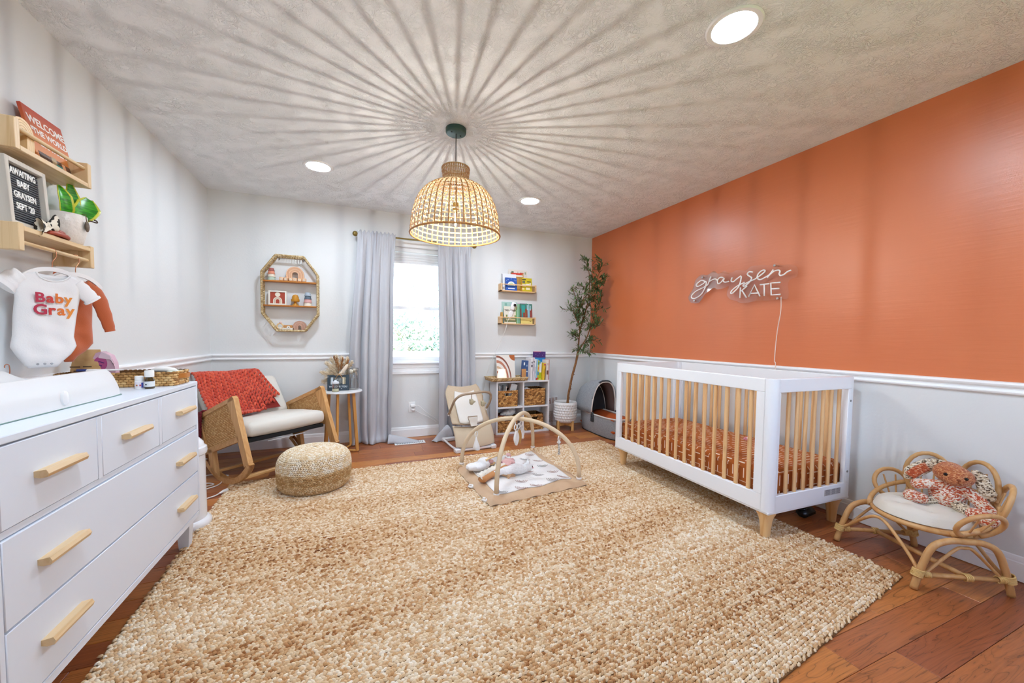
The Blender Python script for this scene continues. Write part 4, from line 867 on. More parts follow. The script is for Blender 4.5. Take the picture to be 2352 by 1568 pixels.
# tufted cushion
cu = empty('seat_cushion', 'round cream tufted cushion on the rattan chair seat', 'cushion', (2.628, .955, .262))
CRM = mat('cream_canvas', '#dcd6ca', .9, bump=(160, .0008)); G = []; tf = [(.0, .0)] + [(.10 * cos(a), .10 * sin(a)) for a in np.linspace(0, 2 * pi, 6)[:-1]]
nn_ = 48; rads = np.linspace(0, 1, 15)
def cz(x, y, r):
    h = .056 * (max(0, 1 - r ** 5)) ** .5
    for tx, ty in tf: h -= .030 * math.exp(-((x - tx) ** 2 + (y - ty) ** 2) / .0011) * (1 - r)
    return h
for k in range(nn_):
    a = 2 * pi * k / nn_; G.append([(.182 * r * cos(a), .182 * r * sin(a), max(0, cz(.182 * r * cos(a), .182 * r * sin(a), r)) + .002) for r in rads])
cm_ = MB(); cm_.grid(G, closed_u=True); cm_.grid([[(x, y, -.0 + .002 - .008 * (1 - (x * x + y * y) / .037)) for x, y, z in row] for row in G][::-1], closed_u=True); cm_.go('cover', CRM, cu, ang=180)
for tx, ty in tf: MB().ell((tx, ty, cz(tx, ty, math.hypot(tx, ty) / .182) + .003), (.006, .006, .003), 10, 6).go('button', CRM, cu)
# marled knit bunny
def marl(name, stops, sc=150):
    m = bpy.data.materials.new(name); m.use_nodes = True; t = NT(m)
    n = t.new('ShaderNodeTexVoronoi', i_Scale=1, i_Randomness=1); t.ln(t.coord((sc, sc, sc * 1.5)), n.inputs[0]); sp = t.new('ShaderNodeSeparateXYZ'); t.ln(n.outputs['Color'], sp.inputs[0])
    t.ln(t.ramp(sp.outputs[0], stops, 'CONSTANT'), t.b.inputs['Base Color']); t.b.inputs['Roughness'].default_value = .95; t.b.inputs['Sheen Weight'].default_value = .2
    iv = t.new('ShaderNodeMath', operation='SUBTRACT'); iv.inputs[0].default_value = 1; t.ln(n.outputs['Distance'], iv.inputs[1]); t.bump(iv.outputs[0], .004, .9); return m
RED = marl('red_marl', [(0, '#c0502c'), (.32, '#e9d6c2'), (.62, '#d98a63'), (.82, '#f3e8db')]); OAT = marl('oat_marl', [(0, '#5f4a36'), (.25, '#c9b394'), (.6, '#e8dcc6')]); HEADM = marl('head_marl', [(0, '#b8683c'), (.4, '#cf8a58'), (.7, '#a9562f'), (.9, '#dba476')], 190); INR = marl('ear_inner', [(0, '#b04a22'), (.5, '#c76234'), (.8, '#e0a680')])
by = empty('knit_bunny', 'red and cream marled knit plush bunny sitting on the cream cushion', 'plush toy', (2.700, .884, .302), rz=R(-71))
k = .00037
def chain(mb, pts, rads, n=8):
    P_ = spline(pts, n); rr_ = np.interp(np.linspace(0, 1, len(P_)), np.linspace(0, 1, len(rads)), rads); mb.tube(P_, list(rr_), 14); mb.ell(P_[0], rr_[0]); mb.ell(P_[-1], rr_[-1]); return mb
b = MB(); b.ell((-.012, .02, .062), (.066, .055, .066)); b.ell((-.008, .02, .105), (.045, .04, .05))
chain(b, [(-.02, .0, .118), (-.075, -.02, .108), (-.115, -.03, .10)], [.022, .024, .026])
chain(b, [(.035, .005, .115), (.082, -.01, .075), (.115, -.03, .03)], [.022, .028, .032])
remesh(b, .005, 'body', RED, by)
b = MB(); chain(b, [(-.05, .0, .028), (-.085, -.02, .026), (-.108, -.03, .028)], [.022, .022, .024]); remesh(b, .005, 'leg', OAT, by)
b = MB(); chain(b, [(-.098, -.028, .030), (-.132, -.036, .034)], [.028, .033]); remesh(b, .005, 'foot', RED, by)
b = MB(); chain(b, [(.025, -.02, .03), (.07, -.075, .022)], [.026, .026]); remesh(b, .005, 'leg', OAT, by)
b = MB(); chain(b, [(.075, -.085, .024), (.112, -.125, .022)], [.031, .036]); remesh(b, .005, 'foot', RED, by)
hd = MB(); hd.ell((.004, -.005, .172), (.073, .055, .050), M=Matrix.Rotation(R(12), 4, 'Y')); hd.ell((.01, -.04, .160), (.042, .032, .032)); hd.ell((-.01, .012, .19), (.052, .04, .04)); H_ = remesh(hd, .005, 'head', HEADM, by)
EYE = mat('black_eye', '#120c0a', .1)
for x, z in ((-.022, .180), (.044, .174)): MB().ell((x, -.056, z), (.0075, .006, .0075), 12, 8).go('eye', EYE, H_)
MB().ell((.02, -.071, .165), (.008, .004, .005), 10, 6).go('nose', mat('nose_thread', '#8a4526', .8), H_)
MB().tube([(.02, -.071, .16), (.02, -.07, .15), (.03, -.067, .144)], .0015, 6).go('mouth', MATS['nose_thread'], H_)
e = MB(); P_ = spline([(-.02, .02, .213), (-.07, .015, .202), (-.118, .0, .165), (-.15, -.012, .125)], 6); e.tube(P_, list(np.interp(np.linspace(0, 1, len(P_)), [0, .4, .85, 1], [.02, .034, .036, .018])), 14, flat=.45, up=(0, 1, .2)); e.ell(P_[-1], (.018, .01, .018)); EA = remesh(e, .005, 'ear', OAT, by)
P2 = [p + Vector((.004, -.012, 0)) for p in P_[8:-1]]; MB().tube(P2, [.022] * len(P2), 12, flat=.3, up=(0, 1, .2)).go('inner_ear', INR, EA, ang=180)
e = MB(); P_ = spline([(.06, .01, .20), (.088, .008, .18), (.105, -.005, .13), (.122, -.01, .095)], 6); e.tube(P_, list(np.interp(np.linspace(0, 1, len(P_)), [0, .4, .85, 1], [.018, .026, .03, .018])), 14, flat=.5, up=(0, 1, .2)); e.ell(P_[-1], (.018, .01, .018)); remesh(e, .005, 'ear', OAT, by)
# ------------------------------------------------------------------ rocking chair (local x along its width, -y forward)
ASH = wood('ash_wood', '#d9ae78', '#c18d52', 0, 1, .42, c3='#cf9f66'); ASHZ = wood('ash_wood_z', '#d9ae78', '#c18d52', 2, 1, .42, c3='#cf9f66')
rk = empty('rocking_chair', 'wooden rocking chair with cane sides and cream upholstery in the left corner', 'chair', (-.905, 3.435, 0), rz=R(40))
CWID = .70
SF = lambda x: frame((0, -1, 0), (0, 0, 1), (-1, 0, 0), (x, 0, 0))   # (s,z) plane -> local
def sframe(x0):
    w = .034; M_ = SF(x0 + w / 2)
    def bar(po, nm='frame_bar', m=ASH): MB().prism(po, w, M_).go(nm, m, rk, ang=35)
    bar([(.055, .612), (.085, .652), (.118, .668), (.142, .655), (.205, .48), (.318, .205), (.262, .165), (.155, .42)], 'front_post', ASHZ)
    bar([(-.375, .478), (.085, .652), (.118, .668), (.14, .645), (.10, .628), (-.355, .452)], 'arm_rail')
    bar([(-.375, .478), (-.352, .45), (-.245, .195), (-.268, .178), (-.292, .198)], 'rear_rail', ASHZ)
    bar([(-.292, .198), (-.268, .178), (.20, .345), (.19, .385), (-.258, .222)], 'bottom_rail')
    bar([(-.235, .215), (-.178, .235), (-.135, .022), (-.195, .06)], 'rear_post', ASHZ)
    q = [(-.335, .135), (-.30, .115), (-.22, .058), (-.12, .018), (0, 0), (.11, .016), (.22, .068), (.31, .145), (.335, .195)]
    lo = [(p.x, p.y) for p in spline([(a, b, 0) for a, b in q], 5)]; up_ = []
    for i, (a, b) in enumerate(lo):
        t = Vector((lo[min(i + 1, len(lo) - 1)][0] - lo[max(i - 1, 0)][0], lo[min(i + 1, len(lo) - 1)][1] - lo[max(i - 1, 0)][1])).normalized(); up_.append((a - t.y * .04, b + t.x * .04))
    mb = MB(); n = len(lo)
    for i in range(n - 1): mb.prism([lo[i], lo[i + 1], up_[i + 1], up_[i]], w, M_)
    bm = bmesh.new(); me = mb.mesh('rocker'); bm.from_mesh(me); bmesh.ops.remove_doubles(bm, verts=bm.verts, dist=.0004)
    kill = [f for f in bm.faces if len(f.verts) == 4 and abs((M_.inverted().to_3x3() @ f.normal).z) < .1 and sum(len(e.link_faces) > 2 for e in f.edges) >= 2]
    bmesh.ops.delete(bm, geom=kill, context='FACES_ONLY'); bm.normal_update(); bm.to_mesh(me); bm.free(); link('rocker', me, ASH, rk, ang=40)
    cp = [(-.355, .458), (.06, .618), (.148, .42), (.18, .37), (-.252, .215)]
    MB().prism(cp, .012, SF(x0 + .006)).go('cane_panel', mat('cane_backing', '#b98c58', .7), rk)
    C = []; T = []; a_ = Vector((.93, .355)).normalized(); b_ = Vector((-a_.y, a_.x))
    def inside(p):
        s_ = 0
        for i in range(5):
            u, v = Vector(cp[i]), Vector(cp[(i + 1) % 5]); c_ = (v.x - u.x) * (p.y - u.y) - (v.y - u.y) * (p.x - u.x); s_ += 1 if c_ > 0 else -1
        return abs(s_) == 5
    for i in range(-30, 60):
        for j in range(-40, 60):
            p = Vector((-.25, .215)) + a_ * (j * .0135 + (i % 2) * .0067) + b_ * (i * .0118)
            if inside(p): C.append(p); T.append(a_)
    for sg in (-1, 1): stitches('cane_weave', [(x0 + sg * .006, -p.x, p.y) for p in C], [(0, -t.x, t.y) for t in T], np.tile([sg * 1., 0, 0], (len(C), 1)), .0165, .0085, .0032, rndmat('cane_strand', [(0, '#b98748'), (.5, '#d2a569'), (1, '#e5c68f')], .55), rk)
sframe(0); sframe(CWID)
for s_, z in ((.20, .072), (-.17, .058)): MB().box((CWID / 2, -s_, z), (CWID - .03, .035, .022), .004).go('stretcher', ASH, rk)
LINEN = mat('cream_linen', '#dcd8cf', .9, bump=(300, .0007))
def cushion(c, d, rot, nm, nseg=9):
    G = []
    me = MB().box((0, 0, 0), d, .03).mesh(nm); bm = bmesh.new(); bm.from_mesh(me); bmesh.ops.subdivide_edges(bm, edges=bm.edges, cuts=1); bmesh.ops.smooth_vert(bm, verts=bm.verts, factor=.25, use_axis_x=True, use_axis_y=True, use_axis_z=True); bm.to_mesh(me); bm.free()
    o = link(nm, me, LINEN, rk, ang=180); o.location = c; o.rotation_euler = rot; return o
cushion((CWID / 2, .04, .395), (.632, .54, .118), (R(-4.5), 0, 0), 'seat_cushion')
ba = math.atan2(.21, .30)
cushion((CWID / 2, .385 + .052, .585 - .03), (.632, .11, .40), (-ba, 0, 0), 'back_cushion')
MB().box((CWID / 2, .04, .318), (.61, .50, .030), .004, rot=(R(-4.5), 0, 0)).go('base_cloth', mat('black_cloth', '#17181a', .9), rk)
MB().box((CWID / 2 - .02, -.205, .306), (.30, .02, .004), 0, rot=(R(-4.5), 0, 0)).go('base_label', mat('pale_tape', '#d8d8da', .6), rk)
# chunky knit blanket draped over the chair back
KNIT = rndmat('coral_chunky_yarn', [(0, '#b53a25'), (.5, '#c9462d'), (1, '#d65a3b')], .9, .3, (350, .0006))
bl = empty('knit_blanket', 'coral red chunky knit blanket draped over the left of the rocking chair back', 'blanket', (-.905, 3.435, 0), rz=R(40))
tilt = Vector((0, .21, .30)).normalized(); nb = Vector((0, -.30, .21)).normalized()
def onb(x, v, h=.016):   # v: 0 bottom of back .. 1 top; beyond 1 rolls behind the back, below 0 onto the seat
    L_ = .366
    if v <= 1.03:
        p = Vector((x, .28, .45)) + tilt * (v * L_) + nb * h
        if v < .0: p = Vector((x, .28, .45)) + nb * h + Vector((0, -1, -.06)).normalized() * (-v * L_ * .8) + Vector((0, 0, .012 + (-v) * .02))
        return p
    e = (v - 1.03) * L_; r = .06; a = min(e / r, pi * .62); p = Vector((x, .28, .45)) + tilt * (1.03 * L_) + nb * (h - r) ; q = p + (nb * cos(a) + tilt * sin(a)) * r
    if e > r * pi * .62: q += Vector((0, .15, -1)).normalized() * (e - r * pi * .62)
    return q
BQ = {'tl': (-.075, 1.62), 'tr': (.475, 1.62), 'kr': (.485, 1.03), 'rm': (.592, .36), 'br': (.42, -.02), 'bm': (.245, -.33), 'bl': (-.05, -.1)}
C = []; T = []; N_ = []; cols_ = 15
for i in range(cols_ + 1):
    u = i / cols_
    x_top = .03 + u * .445
    # columns fan out: from the top edge down to the lower outline
    bx, bv = [(-.065, -.15), (.03, -.20), (.135, -.27), (.24, -.33), (.33, -.18), (.42, -.02), (.51, .17), (.592, .36)][0], 0
    ol = [(.036, -.10), (.03, -.2), (.135, -.27), (.24, -.33), (.33, -.18), (.42, -.02), (.51, .17), (.592, .36)]
    f_ = u * 7; k0 = min(6, int(f_)); bx = ol[k0][0] + (ol[k0 + 1][0] - ol[k0][0]) * (f_ - k0); bv = ol[k0][1] + (ol[k0 + 1][1] - ol[k0][1]) * (f_ - k0)
    Ltot = (1.22 - bv) * .366; m_ = int(Ltot / .030)
    for j in range(m_):
        v = 1.22 + (bv - 1.22) * (j + .5 * (i % 2)) / m_; q = min(1, max(0, (1.2 - v) / (1.2 - bv))); x = x_top + (bx - x_top) * q
        x += .002 * sin(v * 9 + i); hgt = .018 + .008 * sin(v * 6 + i * .5)
        if x < .0: hgt -= 0; 
        p = onb(x, v, hgt); p2 = onb(x, v - .03, hgt); t = (p2 - p).normalized(); sx = Vector((1, 0, 0)); n0 = sx.cross(t); n0 = -n0 if n0.dot(nb) < 0 and v < 1.1 else n0
        if x < .02: drop = 0; p = p + Vector((0, .03, 0)) * drop * 4 - Vector((0, 0, 1)) * drop * drop * 6
        for sg in (-1, 1):
            C.append(p + sx * (.0095 * sg)); T.append((t + sx * (.40 * sg)).normalized()); N_.append(n0)
n = len(C); stitches('yarn_loops', C, T, N_, rng.normal(.047, .003, n), rng.normal(.0205, .001, n), .0125, KNIT, bl, half=False, ns=7)
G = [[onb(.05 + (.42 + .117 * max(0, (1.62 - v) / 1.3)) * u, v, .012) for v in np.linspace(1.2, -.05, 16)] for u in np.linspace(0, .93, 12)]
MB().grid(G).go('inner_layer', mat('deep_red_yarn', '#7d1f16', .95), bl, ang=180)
MR = mat('shaded_yarn', '#6a1220', .95)  # dark red stands for shade on the hanging end of the coral blanket
dz = empty('shaded_blanket_end', 'end of the coral blanket, coloured dark red as shade, over the rear of the left rocking chair arm', 'blanket', (-.905, 3.435, 0), rz=R(40))
C = []; T = []; N_ = []
for i in range(9):
    yy = .30 + i * .014; za = .667 - .0 - (yy + .118) * .394 + .165 - .0
    zt = .478 + (.375 - min(yy, .375)) * .378 + .012
    for xx in (-.012, .010): C.append((xx, yy, zt)); T.append((1, .25 * (1 if i % 2 else -1), 0)); N_.append((0, 0, 1))
    for j in range(11): C.append((-.030, yy + .0015 * j, zt - .016 - j * .021)); T.append((0, .3 * (1 if j % 2 else -1), -1)); N_.append((-1, 0, 0))
    for j in range(4): C.append((.034, yy, zt - .016 - j * .021)); T.append((0, .3 * (1 if j % 2 else -1), -1)); N_.append((1, 0, 0))
stitches('yarn_loops', C, T, N_, .030, .0165, .008, MR, dz, half=False)
# ------------------------------------------------------------------ jute pouf
pf = empty('jute_pouf', 'round braided jute floor pouf on the rug edge before the rocking chair', 'pouf', (-.288, 3.13, .014))
pr_ = spline([(.205, 0, .0), (.232, 0, .03), (.243, 0, .10), (.243, 0, .17), (.228, 0, .225), (.185, 0, .262), (.11, 0, .278), (.012, 0, .283)], 60)
MB().lathe([(max(p.x - .006, .001), p.z) for p in pr_[::10] + pr_[-1:]], 48).go('core', mat('jute_core', '#8f6c40', .95), pf, ang=180)
acc = 0; C = []; T = []; N_ = []; rv = []; last = pr_[0]; row = 0; nxt = 0
for i in range(1, len(pr_)):
    seg = (pr_[i] - last).length; acc += seg
    tg = (pr_[i] - last).normalized(); last = pr_[i]
    if acc >= nxt:
        nxt += .0125; row += 1; r = pr_[i].x; k = max(5, int(2 * pi * r / .0165))
        for j in range(k):
            a = 2 * pi * (j + .5 * (row % 2)) / k; ra = Vector((cos(a), sin(a), 0)); ta = Vector((-sin(a), cos(a), 0)); tm = Vector((ra.x * tg.x, ra.y * tg.x, tg.z))
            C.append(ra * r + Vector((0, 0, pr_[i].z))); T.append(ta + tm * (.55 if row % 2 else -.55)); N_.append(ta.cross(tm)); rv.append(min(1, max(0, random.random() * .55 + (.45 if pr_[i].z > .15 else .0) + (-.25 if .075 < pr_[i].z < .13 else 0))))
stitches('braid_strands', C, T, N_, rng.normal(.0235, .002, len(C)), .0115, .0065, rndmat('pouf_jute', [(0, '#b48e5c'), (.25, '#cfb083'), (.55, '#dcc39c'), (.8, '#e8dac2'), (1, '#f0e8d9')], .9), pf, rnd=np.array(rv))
# ------------------------------------------------------------------ side table and the things on it
stb = empty('side_table', 'round white topped side table with bamboo legs beside the curtain', 'table', (-.134, 4.035, 0))
MB().lathe([(1e-6, .575), (.178, .575), (.186, .579), (.186, .586), (.182, .59), (1e-6, .59)], 40).go('table_top', mat('white_laminate', (.78, .79, .8), .35), stb)
BAM = wood('bamboo', '#d0994f', '#b37b35', 2, 1, .4)
for a in (-.6, .35 * pi, .87 * pi, 1.42 * pi):
    tp = Vector((.125 * cos(a), .125 * sin(a), .575)); bt = Vector((.165 * cos(a), .165 * sin(a), .012)); MB().tube([tp, bt], .014, 4, flat=1.4, up=(cos(a), sin(a), 0)).go('leg', BAM, stb, ang=30)
for a, b_ in ((-.6, .87 * pi), (.35 * pi, 1.42 * pi)): MB().tube([(.165 * cos(a), .165 * sin(a), .012 + .0), (.165 * cos(b_), .165 * sin(b_), .012)], .011, 4, flat=1).go('foot_bar', BAM, stb, ang=30)
TZ = .5905
GL = glassmat('clear_glass', (.96, .97, .97), .14)
vs_ = empty('glass_vase', 'tall clear cylindrical glass vase on the side table by the curtain', 'vase', (-.035, 4.075, TZ))
MB().lathe([(1e-6, .002), (.052, .002), (.056, .008), (.056, .21), (.054, .212), (.052, .21), (.052, .018), (1e-6, .016)], 32).go('body', GL, vs_, ang=60)
pfm = empty('desk_picture', 'dark slate picture frame lettered we love you on the side table', 'picture frame', (-.165, 4.02, TZ), rot=(R(-8), 0, R(-4)))
SLATE = mat('slate_paint', '#2f3f4b', .6); fr = MB()
for x, z, w, h in ((-.083, .075, .024, .15), (.083, .075, .024, .15), (0, .14, .142, .02), (0, .03, .142, .06)): fr.box((x, 0, z), (w, .014, h), .001)
fr.go('frame', SLATE, pfm); MB().box((0, .004, .095), (.142, .004, .075)).go('photo', mat('photo_print', '#9a9d9b', .5, noise=(40, '#3c4a54', 2)), pfm)
for x, w, c in ((-.055, .018, '#c9d6df'), (.045, .012, '#efe6cf'), (.058, .010, '#b7a98b')): MB().box((x, .001, .095), (w, .003, .072)).go('photo_strip', mat('strip' + c, c, .5), pfm)
FB = lambda x, y, z: frame((1, 0, 0), (0, 0, 1), (0, -1, 0), (x, y, z))
text('WE LOVE YOU', .024, mat('chalk_letter', '#cfd6da', .8), pfm, FB(0, -.0072, .038), bold=.0006)
text('♥' if False else '~', .02, MATS['chalk_letter'], pfm, FB(.03, -.0072, .018), 'flourish', bold=.0006)
bq = empty('pampas_bouquet', 'dried pampas and bunny tail bouquet tied with a tan ribbon behind the dark frame', 'bouquet', (-.155, 4.10, TZ))
PAM = rndmat('pampas', [(0, '#c9b08a'), (.5, '#e0cfb2'), (1, '#efe5d2')], .95, .3); BRN = rndmat('brown_grass', [(0, '#7d4f2a'), (.5, '#a06f42'), (1, '#c79a66')], .95)
PSTEM = mat('straw_stem', '#b79a6a', .8); base = Vector((0, 0, .13)); stm = MB(); Cp = []; Tp = []; Cb = []; Tb = []; Lp = []
stm_l = []
for i in range(26): stm_l.append((base + Vector((rng.normal(0, .012), rng.normal(0, .01), 0)), Vector((rng.normal(0, .012), rng.normal(0, .01), .003))))
for a, b_ in stm_l: stm.tube([b_, a], .0022, 5)
plume = [((-.10, .0, .12), .17, 0), ((-.13, -.02, .05), .16, 0), ((-.07, .02, .17), .18, 0), ((-.03, .0, .2), .19, 0), ((-.14, .0, -.03), .14, 0), ((.02, .03, .2), .18, 0), ((.07, .02, .17), .18, 0), ((.11, -.01, .13), .17, 0), ((-.045, -.02, .19), .19, 1), ((-.02, -.01, .16), .17, 1), ((.03, -.02, .17), .17, 1), ((.075, -.02, .14), .17, 1), ((.095, .0, .1), .15, 1), ((-.01, -.03, .10), .13, 1), ((.12, .01, .06), .15, 0)]
for d, l, br_ in plume:
    d = Vector(d).normalized(); tip = base + d * l + Vector((0, 0, -.02 if d.z < .5 else 0)); stm.tube([base, tip], .0014, 5)
    for q in range(220 if not br_ else 110):
        f = .35 + .65 * random.random(); p = base.lerp(tip, f); sp_ = Vector((rng.normal(), rng.normal(), rng.normal() + .3)) * (.55 if not br_ else .28); t = (d + sp_).normalized()
        (Cb if br_ else Cp).append(p + t * .012); (Tb if br_ else Tp).append(t)
for q in range(420):
    a = random.uniform(pi * .5, pi * 1.35); t = Vector((cos(a), rng.normal(0, .3), sin(a) * .9 + .2)).normalized(); Cp.append(base + t * random.uniform(.05, .13)); Tp.append(t)
stm.go('stems', PSTEM, bq, kind='stuff', ang=180)
stitches('pampas_plumes', Cp, Tp, rng.normal(0, 1, (len(Cp), 3)), rng.normal(.046, .01, len(Cp)), .0034, .0017, PAM, bq, half=False)
stitches('brown_plumes', Cb, Tb, rng.normal(0, 1, (len(Cb), 3)), rng.normal(.034, .006, len(Cb)), .0048, .0024, BRN, bq, half=False)
BT = mat('bunny_tail', '#eee3d0', .95, sheen=.5, bump=(260, .003))
for a, b_, r in (((.02, -.04, .16), (.075, -.05, .25), .017), ((.09, -.04, .175), (.12, -.045, .185), .021), ((.12, -.03, .19), (.165, -.03, .195), .013), ((.15, -.03, .175), (.158, -.03, .135), .010), ((.0, -.045, .14), (.02, -.05, .18), .013)): MB().tube(spline([a, Vector(a).lerp(Vector(b_), .5), b_], 5), [r * x for x in (.5, .75, .9, 1, 1, .98, .95, .85, .75, .6, .35)], 12).go('bunny_tail', BT, bq, ang=180)
RB = mat('tan_ribbon', '#c79b62', .6)
for s_ in (-1, 1):
    MB().tube(spline([(0, -.095, .158), (s_ * .03, -.1, .171), (s_ * .045, -.098, .158), (s_ * .028, -.1, .15), (0, -.095, .157)], 5), .006, 6, flat=.25).go('bow_loop', RB, bq, ang=180)
    MB().tube(spline([(0, -.095, .157), (s_ * .02, -.1, .138), (s_ * .034, -.106, .113)], 5), .006, 6, flat=.25).go('bow_tail', RB, bq, ang=180)
MB().ell((0, -.094, .157), (.008, .006, .008)).go('bow_knot', RB, bq)
cj = empty('candle_jar', 'small glass candle jar with pale yellow wax before the slate frame', 'candle', (-.185, 3.945, TZ))
MB().lathe([(1e-6, .001), (.029, .001), (.031, .004), (.031, .075), (.028, .08), (.026, .078), (.028, .03)], 28).go('jar', GL, cj)
MB().lathe([(1e-6, .004), (.0285, .004), (.0285, .029), (1e-6, .028)], 28).go('wax', mat('pale_wax', '#e6dfbb', .5), cj)
MB().lathe([(.0295, .077), (.0315, .079), (.0315, .093), (.028, .096), (.012, .099), (.010, .11), (1e-6, .112)], 28).go('lid', mat('frosted_lid', '#dfe6ee', .3), cj)
# ------------------------------------------------------------------ octagonal rattan wall shelf
OX, OY, OZ = -.585, YB, 1.517
ROPE = rndmat('seagrass_rope', [(0, '#a88d5c'), (.5, '#cbb184'), (1, '#e6d6b0')], .85)
oc = empty('octagon_shelf', 'octagonal seagrass rope wall shelf with two wooden boards on the back wall', 'shelf', (OX, OY, OZ))
ow, oh, cxw, cyh = .234, .357, .118, .163
def octp(sc_): return [(-cxw, oh), (cxw, oh), (ow, oh - cyh), (ow, -oh + cyh), (cxw, -oh), (-cxw, -oh), (-ow, -oh + cyh), (-ow, oh - cyh)]
for y in (-.008, -.098):
    P_ = [Vector((x, y, z)) for x, z in octp(1)]; MB().tube(P_, .0075, 8, closed=True).go('ring_core', mat('rope_core', '#8a7043', .9), oc, ang=180)
    C = []; T = []; N_ = []
    for i in range(8):
        a, b_ = P_[i], P_[(i + 1) % 8]; d = (b_ - a).normalized(); o = Vector((0, 1, 0)); e = d.cross(o); L_ = (b_ - a).length; kk = int(L_ / .0078)
        for j in range(kk):
            for m_ in range(4):
                th = m_ * pi / 2 + .3; nn = o * cos(th) + e * sin(th); C.append(a + d * ((j + m_ * .25) * L_ / kk) + nn * .0068); T.append((d.cross(nn)) + d * .45); N_.append(nn)
    stitches('rope_wrap', C, T, N_, .0165, .0078, .0035, ROPE, oc, half=True)
zb_ = MB(); P_ = [Vector((x, 0, z)) for x, z in octp(1)]; seg = []
for i in range(8):
    a, b_ = P_[i], P_[(i + 1) % 8]; L_ = (b_ - a).length; kk = max(4, int(L_ / .021)); d = (b_ - a) / kk
    for j in range(kk):
        zb_.tube([a + d * j + Vector((0, -.012, 0)), a + d * (j + 1) + Vector((0, -.094, 0))], .0042, 6)
zb_.go('rope_lacing', mat('pale_lacing', '#e2d3b0', .8), oc, kind='stuff', ang=180)
TEAK = wood('teak_board', '#b8742a', '#9c5c1c', 0, 1.1, .4)
SH1, SH2 = 1.637, 1.405
for z in (SH1, SH2): MB().box((0, -.053, z - OZ - .007), (2 * ow - .014, .085, .013), .002).go('board', TEAK, oc)
for x in (-.105, .10): MB().tube(spline([(x, -.004, oh - .012), (x + .004, -.015, oh - .03), (x + .012, -.018, oh - .022), (x + .008, -.014, oh - .012)], 5), .0022, 6).go('hook', MATS['black_metal'], oc)
OYm = YB - .055
def cups(x, z, spec, grp, where):
    for r0, r1, h, c, nm in spec:
        o = tagit(MB().lathe([(1e-6, 0), (r0 * .93, 0), (r0, .003), (r1, h - .004), (r1 + .0025, h - .003), (r1 + .0025, h), (r1 - .003, h), (r0 - .004, .004)][::1], 26).go('stacking_cup', mat('cup' + c, c, .55), None), nm + ' stacking cup in the ' + where, 'cup', grp)
        o.matrix_world = Matrix.Translation((x, OYm, z + h)) @ Matrix.Rotation(pi, 4, 'X'); z += h - .0005
cups(-.745, SH1, [(.030, .034, .031, '#a9b9a8', 'sage green'), (.027, .0315, .030, '#d8cdbb', 'cream'), (.024, .029, .030, '#cf8468', 'salmon'), (.020, .0255, .027, '#9c5750', 'dusty rose')], 'stacking cups on the top board', 'left cup tower on the octagon shelf')
cups(-.440, SH2, [(.031, .036, .034, '#e2d8c6', 'ivory'), (.029, .034, .034, '#cf9a97', 'pink'), (.026, .031, .032, '#566878', 'slate blue'), (.023, .0295, .034, '#a3b0bf', 'pale blue')], 'stacking cups on the lower board', 'right cup tower on the octagon shelf')
PCH = mat('peach_toy', '#dfb493', .6); PCH2 = mat('peach_toy2', '#d3a27f', .6)
rainbow('toy_rainbow', 'large peach wooden rainbow on the top board of the octagon shelf', 0, Matrix.Translation((-.548, OYm + .015, SH1)), [PCH, PCH2], 5, .026, .0105, .068, .03)
BLK = mat('block_wood', '#dcae84', .6)
for i in range(6):
    t = empty('toy_block', 'small wooden letter block in the row on the top octagon board, number %s from the left' % ('one two three four five six'.split()[i]), 'block', (-.66 + i * .0385, OYm - .022, SH1), rz=rng.normal(0, .04), group='letter blocks on the octagon shelf')
    t['label'] = ['leftmost wooden letter block on the top octagon board', 'second wooden letter block from the left on the top octagon board', 'third wooden letter block from the left on the top octagon board', 'fourth wooden letter block, the palest, on the top octagon board', 'fifth wooden letter block from the left on the top octagon board', 'rightmost wooden letter block on the top octagon board'][i]
    MB().box((0, 0, .0165), (.033, .03, .033), .003).go('block', BLK, t)
    MB().lathe([(.0105, 0), (.0105, .001), (.0075, .001), (.0075, 0)], 20, M=FB(0, -.015, .0165)).go('ring_mark', mat('block_print', '#f0e2cf', .6), t)
wf = empty('framed_print', 'white framed terracotta arch print on the lower octagon shelf board', 'picture', (-.70, OYm + .01, SH2), rot=(R(-5), 0, 0))
fr = MB()
for x, z, w, h in ((-.069, .07, .015, .14), (.069, .07, .015, .14), (0, .1325, .123, .015), (0, .0075, .123, .015)): fr.box((x, 0, z), (w, .016, h), .001)
fr.go('frame', mat('frame_white', '#dcd9d0', .5), wf); MB().box((0, .003, .07), (.123, .004, .11)).go('print', mat('terracotta_print', '#9f3f2a', .7), wf)
MB().lathe([(1e-6, .001), (.022, .001), (.022, 0)], 24, M=FB(0, .001, .103)).go('print_circle', mat('print_cream', '#e0d8c8', .7), wf)
for i, c in enumerate(('#e0d8c8', '#c9bda8', '#e0d8c8')):
    a, b_ = .016 + i * .0078, .0225 + i * .0078; MB().prism([(b_, -.027)] + arc((0, .0), b_, 0, pi, 12) + [(-b_, -.027), (-a, -.027)] + arc((0, 0), a, pi, 0, 12) + [(a, -.027)], .001, FB(0, .001, .042)).go('print_arch', mat('pa' + c, c, .7), wf)
ml = empty('mustard_toy', 'mustard yellow mushroom shaped toy lamp in the middle of the octagon shelf', 'toy', (-.548, OYm, SH2))
MU = mat('mustard', '#b87f18', .5)
MB().lathe([(1e-6, 0), (.028, 0), (.027, .006), (.012, .02), (.010, .034), (.022, .04), (1e-6, .04)], 26).go('base', MU, ml)
MB().lathe([(1e-6, .04), (.036, .04), (.037, .062), (.030, .064), (.029, .085), (.02, .102), (1e-6, .11)], 26).go('shade', MU, ml)
